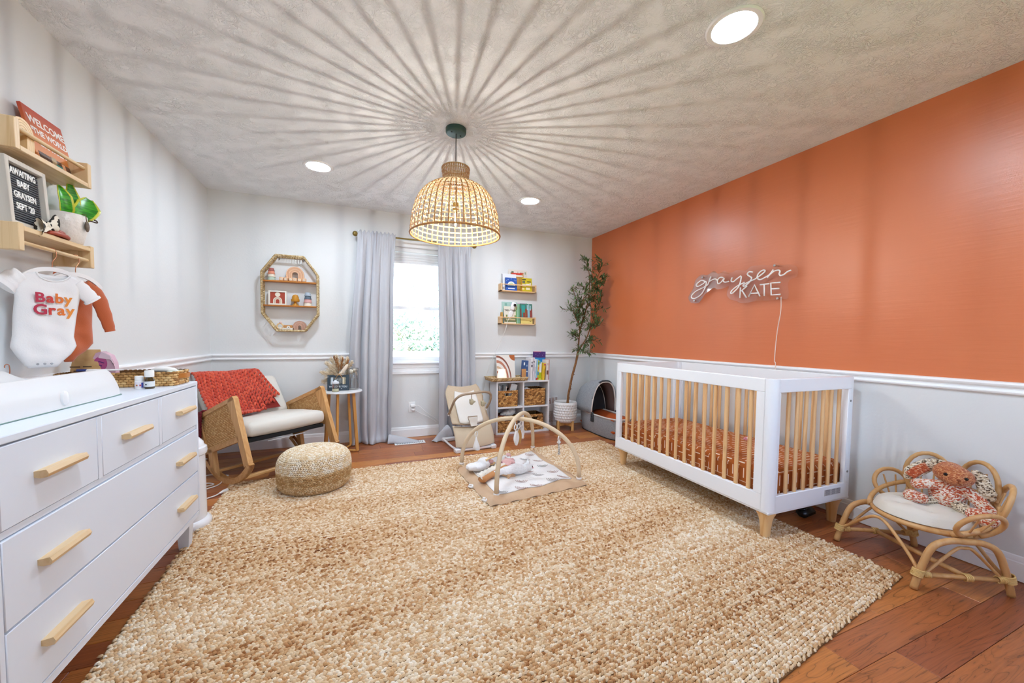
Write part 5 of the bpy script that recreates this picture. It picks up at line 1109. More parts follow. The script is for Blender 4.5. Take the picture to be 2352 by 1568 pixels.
rainbow('small_rainbow', 'small dusty pink rainbow toy at the bottom of the octagon shelf', 0, Matrix.Translation((-.512, OYm, OZ - oh + .0095)), [mat('dusty', '#c39a86', .6), mat('dusty2', '#b88e7a', .6)], 4, .014, .0115, .030, .04)
tv = empty('wooden_rattle', 'wooden ring rattle leaning in the lower left corner of the octagon shelf', 'rattle', (-.668, OYm, OZ - oh + .008))
MB().tube([(.026 * cos(a) - .012, .0, .035 + .026 * sin(a)) for a in np.linspace(0, 2 * pi, 25)[:-1]], .006, 8, closed=True).go('ring', BEE, tv)
MB().ell((-.012, 0, .012), (.014, .014, .012)).go('bead', mat('cream_bead', '#e2d8c8', .5), tv); MB().ell((-.008, 0, .068), (.012, .012, .011)).go('bead', mat('pink_bead', '#d8b4a8', .5), tv)
ta = empty('animal_car', 'small wooden toy car with a white wheel at the bottom of the octagon shelf', 'toy', (-.612, OYm, OZ - oh + .008))
MB().box((0, 0, .033), (.075, .03, .028), .004).go('car_body', wood('toy_tan', '#c98f52', '#b57a3e', 0), ta); MB().box((.002, .0, .0105), (.10, .04, .018), .003).go('car_base', mat('toy_white', '#e6e2da', .5), ta)
MB().lathe([(1e-6, .008), (.014, .008), (.016, .004), (.016, 0)], 20, M=FB(.005, -.02, .022)).go('wheel', MATS['toy_white'], ta); MB().lathe([(1e-6, .002), (.004, .001), (.004, 0)], 10, M=FB(.007, -.028, .023)).go('axle', EYE, ta)
# ------------------------------------------------------------------ curtains, rod, blind
BRASS = mat('antique_brass', '#8d7a45', .35, metal=.8)
rod = empty('curtain_rod', 'thin antique brass curtain rod with round finials above the window', 'curtain rod', (.62, 4.235, 2.152))
MB().tube([(-.60, 0, 0), (.60, 0, 0)], .0085, 12).go('rod', BRASS, rod)
for x in (-.625, .625):
    MB().ell((x, 0, 0), .027, 18, 12).go('finial', BRASS, rod, ang=180)
    MB().tube([(x * .935, 0, 0), (x * .968, 0, 0)], .012, 12).go('collar', BRASS, rod)
for x in (-.545, .545): MB().tube([(x, 0, -.012), (x, .095, -.02)], .006, 8).lathe([(.022, 0), (.022, .006), (1e-6, .006)], 16, M=frame((1, 0, 0), (0, 0, 1), (0, -1, 0), (x, .0955, -.02))).go('bracket', BRASS, rod)
CURT = mat('pale_grey_curtain', (.50, .515, .56), .85, sheen=.2, bump=((30, 30, 9), .004))
def curtain(nm, lb, xt0, xt1, xb0, xb1, seed, inner, puddle):
    t = empty(nm, lb, 'curtain', ((xt0 + xt1) / 2, 4.235, 0)); rs_ = np.random.default_rng(seed); nu_, nv_ = 150, 46; G = []
    f = [(rs_.uniform(5, 8), rs_.uniform(0, 6.3), .55), (rs_.uniform(9, 13), rs_.uniform(0, 6.3), .35), (rs_.uniform(17, 22), rs_.uniform(0, 6.3), .2)]
    wr = [(rs_.uniform(8, 30), rs_.uniform(10, 40), rs_.uniform(0, 6)) for _ in range(5)]
    cx = (xt0 + xt1) / 2
    for i in range(nu_ + 1):
        u = i / nu_; row = []
        for j in range(nv_ + 1):
            q = j / nv_; z = 2.185 - q * 2.175; k = min(1, q * 1.6); e = k * k * (3 - 2 * k)
            x = (xt0 + u * (xt1 - xt0)) * (1 - e) + (xb0 + u * (xb1 - xb0)) * e
            if inner: x += (u if inner > 0 else 1 - u) * .01 * sin(q * 9 + seed)
            s_ = sum(a * sin(w_ * u * 2.2 * (1 + .03 * q) + p_ + .35 * sin(q * 2.2 + p_)) for w_, p_, a in f)
            s_ = .55 * s_ + 1.25 * abs(sin(u * pi * 4.6 + .5 * sin(u * 9 + seed) + .25 * sin(q * 2.5 + seed))) ** .75 - .55; amp = .012 + .036 * min(1, q * 2.2); gat = .007 * sin(u * 95 + seed) * max(0, 1 - q * 9)
            y = -.002 - amp * (s_ + .25) + gat
            if q > .55: y += .004 * (q - .55) * sum(sin(a * x + b_ * z + c) for a, b_, c in wr)
            if q < .012: z += .012 * sin(u * 60 + seed)
            if q < .05: y = min(y, -.0115)
            if z < .13: w_ = (.13 - z) / .13; y -= .075 * w_ * w_ * (.6 + .4 * sin(u * 9 + seed)); z = max(.006 + .012 * (.5 + .5 * sin(u * 23 + seed)) * (1 - w_ * .6), z * (1 - .35 * w_)); x += .02 * w_ * sin(u * 14 + seed)
            row.append((x - cx, max(-.2, min(.055, y)), z))
        G.append(row)
    mb = MB(); mb.grid(G, thick=.0015)
    if puddle:
        P0, P1, hgt, wd_ = puddle; P0, P1 = Vector((P0[0] - cx, P0[1] - 4.235, 0)), Vector((P1[0] - cx, P1[1] - 4.235, 0)); d = P1 - P0; n_ = Vector((-d.y, d.x, 0)).normalized(); G = []
        for i in range(25):
            a = i / 24; row = []
            for j in range(13):
                b_ = j / 12 * 2 - 1; h = hgt * (1 - a) ** .8 * (1 - abs(b_) ** 2.2) + .007 + .010 * (1 - a * .6) * abs(sin(a * 7 + b_ * 4 + seed)) * (1 - b_ * b_)
                row.append(P0 + d * a + n_ * (b_ * wd_ * (1 - .55 * a) * (1 + .12 * sin(a * 11 + seed))) + Vector((0, 0, h)))
            G.append(row)
        mb.grid(G, thick=.0015)
    mb.go('panel', CURT, t, ang=180); return t
curtain('curtain', 'pale grey floor length curtain on the left of the window behind the side table', .015, .385, -.07, .345, 3, 1, ((.31, 4.17), (.61, 4.09), .075, .075))
curtain('curtain', 'pale grey floor length curtain on the right of the window behind the bouncer', .83, 1.195, .845, 1.25, 8, 0, ((.93, 4.16), (.755, 4.03), .13, .085))
bd_ = empty('window_shade', 'white stacked pleated window shade drawn up to the top of the window', 'window shade', (.62, YB + .012, 2.06))
MB().box((0, .0, -.008), (.70, .035, .035), .004).go('head_rail', TRIM, bd_)
for i in range(4): MB().prism([(-.017, 0), (0, -.02), (.019, -.022), (.022, -.012), (.010, .008), (-.014, .012)], .69, frame((0, -1, 0), (0, 0, 1), (-1, 0, 0), (.345, 0, -.04 - i * .026))).go('pleat', mat('shade_fabric', (.80, .82, .84), .8), bd_)
MB().box((0, -.002, -.142), (.695, .03, .016), .003).go('bottom_rail', TRIM, bd_)
# outlet and its plugs
ot = empty('wall_outlet', 'white double wall outlet under the window between the curtains', 'outlet', (.565, YB, .335))
MB().box((0, -.003, 0), (.072, .006, .116), .002).go('plate', PLW, ot)
for z in (.02, -.02): MB().box((0, -.007, z), (.034, .004, .028), .002).go('socket', PLW, ot)
pg = tagit(MB().box((.575, YB - .03, .355), (.05, .042, .03), .006).tube(spline([(.60, YB - .035, .355), (.64, YB - .04, .35), (.70, YB - .03, .29), (.76, YB - .02, .24), (.83, YB - .02, .19), (.9, YB - .02, .12)], 5), .0028, 6).go('plug_adapter', PLW, None), 'white plug adapter with a cable trailing right in the upper outlet socket', 'plug')
pg2 = tagit(MB().box((.575, YB - .026, .312), (.034, .034, .026), .006).tube(spline([(.59, YB - .03, .31), (.65, YB - .03, .27), (.74, YB - .02, .22), (.84, YB - .02, .15)], 5), .0024, 6).go('plug', PLW, None), 'small white plug in the lower outlet socket under the window', 'plug')
fv = empty('floor_vent', 'white metal floor vent partly covered by the left curtain hem', 'vent', (.515, 4.09, .001))
MB().box((0, 0, .002), (.31, .115, .004), .0015).go('plate', TRIM, fv)
for i in range(16): MB().box((-.13 + i * .0173, 0, .0045), (.007, .075, .0016)).go('slot', mat('vent_slot', '#6d7078', .6), fv)
# diaper pail and loose cords
dp = empty('diaper_pail', 'tall white plastic diaper pail between the dresser and the rocking chair', 'bin', (-.925, 2.725, 0))
PG = mat('gloss_white_plastic', (.80, .81, .84), .22)
MB().lathe([(1e-6, 0), (.120, 0), (.126, .012), (.124, .03), (.112, .045), (.103, .048)], 36).go('base', PG, dp)
MB().lathe([(.103, .044), (.100, .42)], 36).go('body', PG, dp)
MB().lathe([(.100, .418), (.108, .424), (.111, .44), (.108, .462), (.098, .468), (.092, .49), (.074, .512), (.04, .524), (1e-6, .527)], 36).go('lid', PG, dp)
MB().box((.075, -.068, .385), (.02, .004, .008), 0, rot=(0, 0, R(48))).go('emblem', mat('emblem_grey', '#a9acb2', .4), dp)
WC = mat('white_cord', (.8, .79, .78), .4)
c1 = empty('power_cord', 'white power cord with a plug lying on the floor beside the diaper pail', 'cord', (-.86, 3.2, .005))
o_ = Vector((-.86, 3.2, .005)); MB().tube([Vector(p) - o_ for p in spline([(-1.02, 3.05, .006), (-.96, 3.12, .006), (-.91, 3.16, .008), (-.885, 3.185, .014)], 6)], .0042, 7).go('cord', WC, c1)
MB().tube([Vector(p) - o_ for p in ((-.886, 3.184, .014), (-.872, 3.205, .017), (-.862, 3.218, .017), (-.852, 3.233, .017))], [.006, .010, .0125, .0115], 10).go('plug', WC, c1)
for s_ in (-1, 1): MB().box(Vector((-.848 + .004 * s_, 3.238 - .004 * s_, .018)) - o_, (.002, .014, .006), 0, rot=(0, 0, R(-35))).go('prong', BRASS, c1)
tagit(MB().tube(spline([(-1.06, 3.30, .006), (-1.0, 3.335, .006), (-.955, 3.385, .006), (-.945, 3.45, .006), (-.96, 3.56, .006), (-.94, 3.60, .006), (-.99, 3.62, .006), (-1.08, 3.66, .006), (-1.14, 3.60, .006)], 6), .0042, 7).tube(spline([(-1.07, 3.40, .006), (-1.01, 3.395, .006), (-.985, 3.425, .006), (-1.02, 3.455, .006), (-1.08, 3.47, .006)], 6), .0042, 7).go('extension_cord', WC, None, kind=None), 'white extension cord looping across the floor under the rocking chair', 'cord')
# ------------------------------------------------------------------ bouncer
bo = empty('baby_bouncer', 'beige baby bouncer seat with toy bar standing before the right curtain', 'baby bouncer', (1.08, 3.66, 0), rz=R(6))
BEI = mat('beige_fabric', '#c9b9a1', .9, bump=(220, .0006)); BEQ = mat('beige_quilt', '#c4b198', .9, bump=(70, .003)); CRE = mat('cream_insert', '#e3dfd8', .9, bump=(180, .0008)); BARM = mat('taupe_bar', '#a48f78', .6)
MB().box((0, -.06, .022), (.40, .045, .022), .006).go('front_foot_bar', PG, bo)
for x in (-.19, .19): MB().box((x, -.06, .021), (.055, .075, .042), .008).go('foot', PG, bo)
MB().box((0, .38, .02), (.40, .05, .04), .008).go('rear_foot_bar', PG, bo)
for x in (-.19, .19): MB().tube(spline([(x, -.06, .03), (x * 1.02, .1, .022), (x, .38, .03)], 6), .011, 8).go('base_rail', PG, bo)
sp = spline([(-.055, .055, 0), (-.045, .10, 0), (-.01, .17, 0), (.045, .235, 0), (.12, .32, 0), (.20, .42, 0), (.275, .52, 0), (.315, .585, 0), (.325, .605, 0)], 5)   # (y,z)
def seat(wf, y0, y1, off, m, nm, thick=.012, nuu=17, label=None):
    G = []
    for i in range(nuu):
        u = i / (nuu - 1) * 2 - 1; row = []
        for p in sp:
            if not y0 <= p.y <= y1: continue
            w = wf(p.y); row.append((u * w, p.x + off[0] - .018 * (1 - u * u), p.y + off[1] - .02 * (1 - u * u)))
        G.append(row)
    return MB().grid(G[::-1], thick=thick).go(nm, m, bo, ang=180, label=label)
seat(lambda z: .205 - .03 * max(0, (z - .42) / .19) ** 2 + .0 * z, .05, .245, (0, 0), BEI, 'leg_panel')
seat(lambda z: .202 - .05 * max(0, (z - .48) / .13) ** 2.5, .235, .61, (.004, .002), BEQ, 'seat_panel')
seat(lambda z: .128 - .03 * max(0, (z - .42) / .13) ** 2, .245, .545, (-.012, .008), CRE, 'seat_insert', .018)
MB().tube(spline([(-.195, .025, .235), (-.1, .012, .226), (0, .008, .222), (.1, .012, .226), (.195, .025, .235)], 5), .006, 6, flat=.5).go('waist_belt', BARM, bo)
MB().grid([[(x * (.62 + .38 * q), -.005 + .04 * q - .012, .232 + .085 * q) for q in (1, .66, .33, 0)] for x in (-.05, -.02, .02, .05)], thick=.008).go('crotch_strap', CRE, bo)
for s_ in (-1, 1): MB().tube([(s_ * .031, -.018, .232), (s_ * .05, .022, .318)], .004, 6).go('strap_edge', BARM, bo)
MB().tube([(-.05, .020, .322), (.05, .020, .322)], .006, 6).go('strap_edge', BARM, bo)
MB().box((.055, .004, .226), (.03, .01, .016), .003).go('buckle', mat('taupe_buckle', '#8a7866', .5), bo)
MB().prism([(-.085, 0), (.085, 0), (.09, .04), (.06, .068), (-.06, .068), (-.088, .035)], .008, frame((1, 0, 0), (0, .25, 1), (0, -1, .25), (.01, -.045, .078))).go('pouch', BEI, bo)
bar = spline([(-.203, .16, .335), (-.205, .05, .44), (-.19, -.0, .51), (-.13, -.03, .555), (0, -.035, .568), (.11, -.03, .572), (.185, .0, .54), (.205, .05, .46), (.203, .14, .37)], 6)
MB().tube(bar, .0125, 10).go('toy_bar', BARM, bo, ang=180)
for p in (bar[0], bar[-1]): MB().box(p, (.022, .03, .036), .006).go('bar_clip', PG, bo)
OLV = mat('sage_plush', '#b6ad93', .9, bump=(120, .003))
for x, z, lb in ((-.035, .475, 'small sage plush bird hanging from the left of the bouncer toy bar'), (.085, .45, 'small sage plush bird hanging from the right of the bouncer toy bar')):
    t = empty('hanging_toy', lb, 'toy', bo.matrix_basis @ Vector((x, -.035, z)), group='bouncer bar toys')
    MB().tube([(0, 0, .03), (0, 0, .09)], .004, 6).go('loop', BARM, t); MB().ell((0, 0, .006), (.024, .016, .030), 16, 10).go('body', OLV, t); MB().ell((.03, 0, .008), (.011, .005, .010), 10, 6).go('tail', OLV, t); MB().ell((-.014, -.004, .026), (.012, .011, .012), 12, 8).go('head', OLV, t)
# ------------------------------------------------------------------ cube shelf with baskets and books
CS = mat('grey_white_laminate', (.76, .77, .80), .45)
cb_ = empty('cube_shelf', 'white four cube shelf unit under the book ledges', 'shelf', (1.81, 4.197, 0))
X0, X1, Y0_, Y1_, ZT = 1.472, 2.148, 4.07, 4.312, .617
Bx = lambda x0, x1, z0, z1, nm, y0=Y0_, y1=Y1_: MB().box(((x0 + x1) / 2 - 1.81, (y0 + y1) / 2 - 4.197, (z0 + z1) / 2), (x1 - x0, y1 - y0, z1 - z0), .0012).go(nm, CS, cb_)
Bx(X0, X0 + .018, 0, ZT - .018, 'side_panel'); Bx(X1 - .018, X1, 0, ZT - .018, 'side_panel'); Bx(X0, X1, ZT - .018, ZT, 'top_panel')
Bx(X0 + .018, X1 - .018, .0, .022, 'bottom_panel'); Bx(1.801, 1.819, .022, ZT - .018, 'divider', Y0_ + .002)
Bx(X0 + .018, 1.801, .300, .318, 'middle_shelf', Y0_ + .002); Bx(1.819, X1 - .018, .300, .318, 'middle_shelf', Y0_ + .002); Bx(X0 + .018, X1 - .018, .022, ZT - .018, 'back_panel', Y1_ - .006)
HYA = rndmat('water_hyacinth', [(0, '#7d5228'), (.3, '#a06c36'), (.65, '#bd8748'), (1, '#d6a765')], .75)
def basket(lb, x0, x1, z, h, y0=4.085, hole=True):
    y1 = 4.295; cx, cy = (x0 + x1) / 2, (y0 + y1) / 2
    t = empty('storage_basket', lb, 'basket', (cx, cy, z), group='woven cube baskets')
    hl = (lambda p, zz: p.y < y0 - cy + .004 and abs(p.x) < .045 and h * .68 < zz < h * .86) if hole else None
    o = MB(); pl = rpoly(x0 - cx, x1 - cx, y0 - cy, y1 - cy, .015); a = .006
    for (px, py, sx, sy) in ((0, y1 - cy - a / 2, x1 - x0 - .02, a), (x0 - cx + a / 2, 0, a, y1 - y0 - .02), (x1 - cx - a / 2, 0, a, y1 - y0 - .02)): o.box((px, py, h / 2), (sx, sy, h))
    o.box((0, 0, .004), (x1 - x0 - .01, y1 - y0 - .01, .008))
    if hole:
        o.box((0, y0 - cy + a / 2, h * .34), (x1 - x0 - .02, a, h * .68)); o.box((0, y0 - cy + a / 2, h * .93), (x1 - x0 - .02, a, h * .14))
        for s_ in (-1, 1): o.box((s_ * (.0475 + (x1 - x0 - .115) / 4), y0 - cy + a / 2, h * .77), ((x1 - x0 - .115) / 2, a, h * .19))
    else: o.box((0, y0 - cy + a / 2, h / 2), (x1 - x0 - .02, a, h))
    o.go('lining', SEAD, t); weave(t, pl, .002, h + .004, .0155, .026, HYA, .007, skip=hl); return t
basket('seagrass basket with a handle hole in the upper left cube holding papers', 1.500, 1.742, .3185, .185)
basket('seagrass basket without a handle hole in the upper right cube', 1.835, 2.100, .3185, .195, hole=False)
basket('seagrass basket in the lower left cube behind the play gym holding a white cloth', 1.500, 1.742, .0225, .185)
basket('seagrass basket with a handle hole in the lower right cube', 1.835, 2.080, .0225, .185)
PAPER = mat('paper_white', '#e3e4e6', .8)
for i, (x, rz_, h) in enumerate(((1.525, -.18, .245), (1.548, -.10, .235), (1.57, -.14, .228), (1.59, .10, .225))):
    t = tagit(MB().box((0, 0, h / 2), (.004 + .003 * (i % 2), .15, h), .001).go('booklet', mat('booklet%d' % i, ('#d9dde2', '#e9e6e2', '#c8cfd8', '#eeeeec')[i], .7), None), ['leftmost pale booklet in the upper left basket', 'second thin pale booklet in the upper left basket', 'third greyish booklet in the upper left basket', 'fourth white booklet leaning right in the upper left basket'][i], 'booklet', 'booklets in the upper left basket'); t.location = (x, 4.19, .328); t.rotation_euler = (0, rz_, 0)
bx = empty('product_box', 'white carton with pale orange side sticking out of the upper left basket', 'box', (1.665, 4.18, .33), rot=(0, R(14), R(-8)))
MB().box((0, 0, .125), (.075, .075, .25), .001).go('carton', PAPER, bx); MB().box((-.0378, 0, .14), (.0008, .07, .2)).go('side_print', mat('print_coral', '#d9a58c', .6, noise=(30, '#e6d8d0', 2)), bx); MB().lathe([(1e-6, .001), (.02, .001), (.02, 0)], 18, c=(0, 0, .25)).go('top_mark', mat('box_grey', '#c9c5c2', .6), bx)
tw = MB(); tw.ell((0, 0, 0), (.075, .055, .04), 20, 12); tw.ell((.05, .0, .025), (.045, .04, .03)); tw.ell((-.05, .01, -.01), (.05, .04, .02)); tw.ell((.02, -.02, .04), (.025, .03, .025))
tagit(remesh(tw, .008, 'muslin_cloth', mat('muslin_print', '#e7e6e2', .9, noise=(55, '#b9bcbc', 2), bump=(40, .01)), None, 2), 'crumpled white printed muslin cloth on top of the lower left basket', 'cloth').location = (1.655, 4.17, .225)
tw = MB(); tw.ell((0, 0, 0), (.03, .03, .025), 14, 8); tw.ell((.025, 0, -.01), (.03, .025, .02))
tagit(remesh(tw, .006, 'tissue', PAPER, None, 2), 'bit of white tissue showing above the upper right basket', 'tissue').location = (1.885, 4.16, .505)
tagit(MB().box((0, 0, 0), (.16, .12, .16), .006).go('rust_fabric_box', mat('maroon_fabric', '#7a4038', .9), None), 'muted red fabric bundle inside the lower left basket', 'cloth').location = (1.61, 4.2, .128)
# tray, canvas, lamp on top
tr = empty('rattan_tray', 'shallow square rattan tray on the left of the cube shelf top', 'tray', (1.625, 4.165, ZT + .0005))
MB().box((0, 0, .003), (.40, .21, .006), .001).go('base', SEAD, tr)
C = []; T = []; N_ = []
for (ax, ay, bx_, by_) in ((-.22, -.115, .22, -.115), (.22, -.115, .22, .115), (.22, .115, -.22, .115), (-.22, .115, -.22, -.115)):
    a, b_ = Vector((ax, ay, .0)), Vector((bx_, by_, 0)); L_ = (b_ - a).length; d = (b_ - a).normalized(); out = Vector((d.y, -d.x, 0)); kk = int(L_ / .0085)
    for j in range(kk): C.append(a + d * (j + .5) * (L_ / kk) + Vector((0, 0, .019))); T.append(Vector((0, 0, 1)) + d * .8 + out * .35); N_.append(out)
stitches('rim_strands', C, T, N_, .048, .0085, .0045, SEAG if False else rndmat('tray_cane', [(0, '#a8824d'), (.5, '#caa873'), (1, '#e6cfa2')], .6), tr, half=False)
MB().tube([(-.228, -.123, .039), (.228, -.123, .039), (.228, .123, .039), (-.228, .123, .039)], .006, 6, closed=True).go('rim', MATS['rattan_strand'], tr)
cv = empty('rainbow_canvas', 'square canvas print of a boho rainbow leaning behind the little lamp', 'picture', (1.645, 4.215, ZT + .0075), rot=(R(-9), 0, 0))
MB().box((0, 0, .145), (.232, .018, .29), .001).go('canvas', mat('canvas_white', '#e6e2dc', .8), cv)
for i, (r0, r1, c) in enumerate(((.045, .062, '#a55f41'), (.082, .10, '#c9a98c'), (.125, .145, '#b97a62'), (.165, .18, '#8a5240'))):
    po = [(x, y) for x, y in arc((0, 0), r1, 0, pi / 2, 18, ry=r1 * 1.55)] + [(x, y) for x, y in arc((0, 0), r0, pi / 2, 0, 18, ry=r0 * 1.55)]
    MB().prism(po, .0008, FB(-.1155, -.009, .004)).go('rainbow_band', mat('rb%d' % i, c, .7), cv)
MB().prism([(0, 0)] + [(x, y) for x, y in arc((0, 0), .068, pi, 1.5 * pi, 12)], .0008, FB(.1155, -.009, .2895)).go('sun_quarter', mat('rb_sun', '#b0602f', .7), cv)
nl = empty('night_light', 'small glowing frosted white lamp on the rattan tray', 'lamp', (1.555, 4.125, ZT + .0075))
GLOW = bpy.data.materials.new('lamp_glow'); GLOW.use_nodes = True; gt = NT(GLOW); gt.b.inputs['Base Color'].default_value = (.9, .86, .82, 1); gt.b.inputs['Emission Color'].default_value = (1, .66, .42, 1)
gc = gt.new('ShaderNodeTexCoord'); gs = gt.new('ShaderNodeSeparateXYZ'); gt.ln(gc.outputs['Object'], gs.inputs[0]); gr = gt.new('ShaderNodeMapRange'); gr.inputs[1].default_value = 0; gr.inputs[2].default_value = .13; gr.inputs[3].default_value = 1.1; gr.inputs[4].default_value = .25; gt.ln(gs.outputs['Z'], gr.inputs[0]); gt.ln(gr.outputs[0], gt.b.inputs['Emission Strength'])
MB().lathe([(1e-6, 0), (.055, 0), (.057, .004), (.041, .128), (.037, .130), (1e-6, .128)], 30).go('shade', GLOW, nl, ang=60)
# books on the cube shelf
def book(lb, x, y, z, w, th, h, c, rot=(0, 0, 0), deco=None, grp='books on the cube shelf', nm='picture_book', spine=None, face=False):
    """face: cover toward the room, else spine toward the room (w = depth)"""
    t = empty(nm, lb, 'book', (x, y, z), rot=rot, group=grp)
    d = (w, th, h) if face else (th, w, h)
    MB().box((0, 0, h / 2), d, .0015).go('cover', mat('cov' + str(c), c, .45) if isinstance(c, str) else c, t)
    if deco: deco(t, d)
    return t
def blocks(L):
    def f(t, d):
        for i, (x, z, w, h, c) in enumerate(L): MB().box((x, -d[1] / 2 - .0003 - .00008 * i, z), (w, .0006, h)).go('cover_print', mat('cp' + c, c, .5), t)
    return f
yb = 4.17
book('navy picture book facing out at the left end of the cube shelf books', 1.866, 4.185, ZT + .0005, .092, .014, .232, '#2b4a7c', rot=(0, R(3), R(-14)), deco=blocks([(-.012, .19, .016, .035, '#dfe6ea'), (.02, .17, .012, .02, '#8fa9c4'), (.025, .10, .014, .014, '#c9d4de')]), face=True)
t = book('tan tall board book with rounded top leaning on the navy book', 1.828, 4.115, ZT + .0005, .055, .014, .135, '#c8935c', rot=(0, 0, R(4)), face=True)
bks = [(1.915, .026, .262, '#e4e1e4', 'white spined book with faint black print, third from the left'), (1.94, .02, .27, '#d9d4dc', 'pale lilac spined tall book beside the white one'), (1.962, .018, .25, '#e7ebf0', 'thin white book just left of the colourful spine'), (1.982, .018, .245, '#8fc0d8', 'light blue spined book left of the colourful spine'), (2.000, .016, .235, '#d8c94a', 'yellow and green patterned spine in the middle of the row')]
for i, (x, th, h, c, lb) in enumerate(bks):
    L = [[(0, .17, .018, .03, '#4b4550'), (0, .21, .014, .02, '#5a5560')], [(0, .15, .006, .09, '#8d8a92'), (0, .22, .012, .02, '#3e3a44')], [(0, .12, .006, .08, '#9aa4b4')], [(0, .15, .008, .07, '#dfe9f0'), (0, .015, .016, .025, '#c23b35')], [(0, .20, .014, .03, '#2f8b57'), (0, .14, .013, .03, '#e0813a'), (0, .08, .014, .04, '#3a8fc0'), (0, .02, .014, .02, '#c23b35')]][i]
    book(lb + ' on the cube shelf', x, yb, ZT + .0005, .16, th - .002, h, c, rot=(0, R(2 + i * .4), 0), deco=blocks(L))
book('lime green and white bottle shaped board book before the blue book', 2.033, 4.125, ZT + .0005, .044, .03, .215, '#d4e04a', rot=(0, R(2), 0), face=True, deco=blocks([(0, .15, .042, .12, '#e9ecea'), (0, .05, .04, .07, '#a5bf1c'), (0, .205, .02, .015, '#3aa0c8')]))
book('yellow spined slim book right of the lime board book', 2.069, 4.135, ZT + .0005, .12, .022, .205, '#e3bd35', rot=(0, R(5), 0), deco=blocks([(0, .185, .020, .02, '#b53a5a'), (0, .1, .010, .06, '#c99a20')]))
book('bright blue tall book behind the lime and yellow ones', 2.075, 4.205, ZT + .0005, .135, .016, .262, '#1f7fc4', rot=(0, R(1), 0), face=True, deco=blocks([(-.04, .235, .04, .025, '#53b3dd')]))
book('purple starry tall picture book at the back of the row', 2.095, 4.262, ZT + .0005, .17, .012, .335, '#4e2d78', rot=(0, R(1), 0), face=True, deco=blocks([(-.05, .30, .006, .006, '#c9b8e0'), (.0, .31, .005, .005, '#c9b8e0'), (.04, .29, .006, .006, '#c9b8e0'), (.06, .315, .005, .005, '#c9b8e0'), (-.02, .285, .005, .005, '#c9b8e0'), (-.03, .331, .10, .007, '#d2506e')]))
book('white spined book with a brown animal second from the right end', 2.117, 4.15, ZT + .0005, .15, .028, .24, '#e0d7d4', rot=(0, R(2), 0), deco=blocks([(0, .09, .022, .05, '#6d4630'), (0, .19, .018, .03, '#c9b6b0')]))
book('dusty pink spined book at the right end of the cube shelf row', 2.14, 4.16, ZT + .0005, .15, .013, .245, '#c98d86', rot=(0, R(2), 0))
# photo strip frame standing on a white stand beside the pot
ps = empty('photo_display', 'white photo display with small pictures on the floor between cube shelf and plant pot', 'picture frame', (2.315, 4.29, 0), rot=(R(-3), 0, 0))
MB().box((0, 0, .19), (.155, .012, .38), .002).go('panel', PAPER, ps)
for i, (x, z, w, h, c) in enumerate(((-.045, .32, .045, .07, '#8a5a50'), (.01, .325, .04, .07, '#a78478'), (.055, .33, .035, .06, '#7a5148'), (-.03, .12, .07, .14, '#9ba0a6'), (.04, .12, .05, .14, '#b5b8bc'))): MB().box((x, -.0065, z), (w, .001, h)).go('photo', mat('ph%d' % i, c, .5, noise=(70, '#d9cfc8', 2)), ps)
# ------------------------------------------------------------------ picture ledges with books
LEDG = wood('ledge_pine', '#e3bd8d', '#cda06b', 0, 1.1, .5)
def ledge(lb, x0, x1, z):
    t = empty('picture_ledge', lb, 'shelf', ((x0 + x1) / 2, YB, z)); w = x1 - x0
    MB().box((0, -.048, .006), (w, .096, .012), .001).go('board', LEDG, t); MB().box((0, -.004, .045), (w - .03, .008, .09), .001).go('back_rail', LEDG, t)
    for s_ in (-1, 1): MB().box((s_ * (w / 2 - .008), -.048, .046), (.016, .096, .092), .001).go('end_piece', LEDG, t)
    MB().box((0, -.092, .082), (w - .034, .009, .011), .001).go('front_rail', LEDG, t)
ledge('upper pine picture ledge on the back wall right of the window', 1.575, 2.035, 1.668)
ledge('lower pine picture ledge on the back wall right of the window', 1.572, 2.032, 1.278)
def lb_book(lb, x, yb_, z, w, h, c, deco=None, th=.014): return book(lb, x, yb_, z, w, th, h, c, rot=(R(-6), 0, 0), deco=deco, grp='books on the ledges', face=True)
def dots(L, seed):
    def f(t, d):
        r_ = random.Random(seed); blocks(L)(t, d)
    return f
L1, L2 = 1.6805, 1.2905
lb_book('dark edged white picture book at the left end of the upper ledge', 1.70, 4.292, L1, .185, .205, '#e6e7ea', blocks([(-.088, .1, .006, .2, '#3a3f58')]))
lb_book('patterned white book with red shapes standing tallest at the back of the upper ledge', 1.825, 4.308, L1, .255, .268, '#dcd5cc', blocks([(.05, .225, .05, .018, '#c23a34'), (-.07, .235, .03, .02, '#5b6a52'), (-.09, .215, .012, .03, '#3a3a3a'), (.0, .235, .01, .02, '#b8a7a0'), (.1, .23, .02, .03, '#9aa38a'), (0, .20, .25, .004, '#c9bfb4')]), th=.01)
lb_book('red topped picture book behind the yellow book on the upper ledge', 1.815, 4.298, L1, .16, .225, '#b98a45', blocks([(-.01, .213, .135, .022, '#cf3a2c'), (.02, .19, .10, .02, '#e3e0d8')]), th=.01)
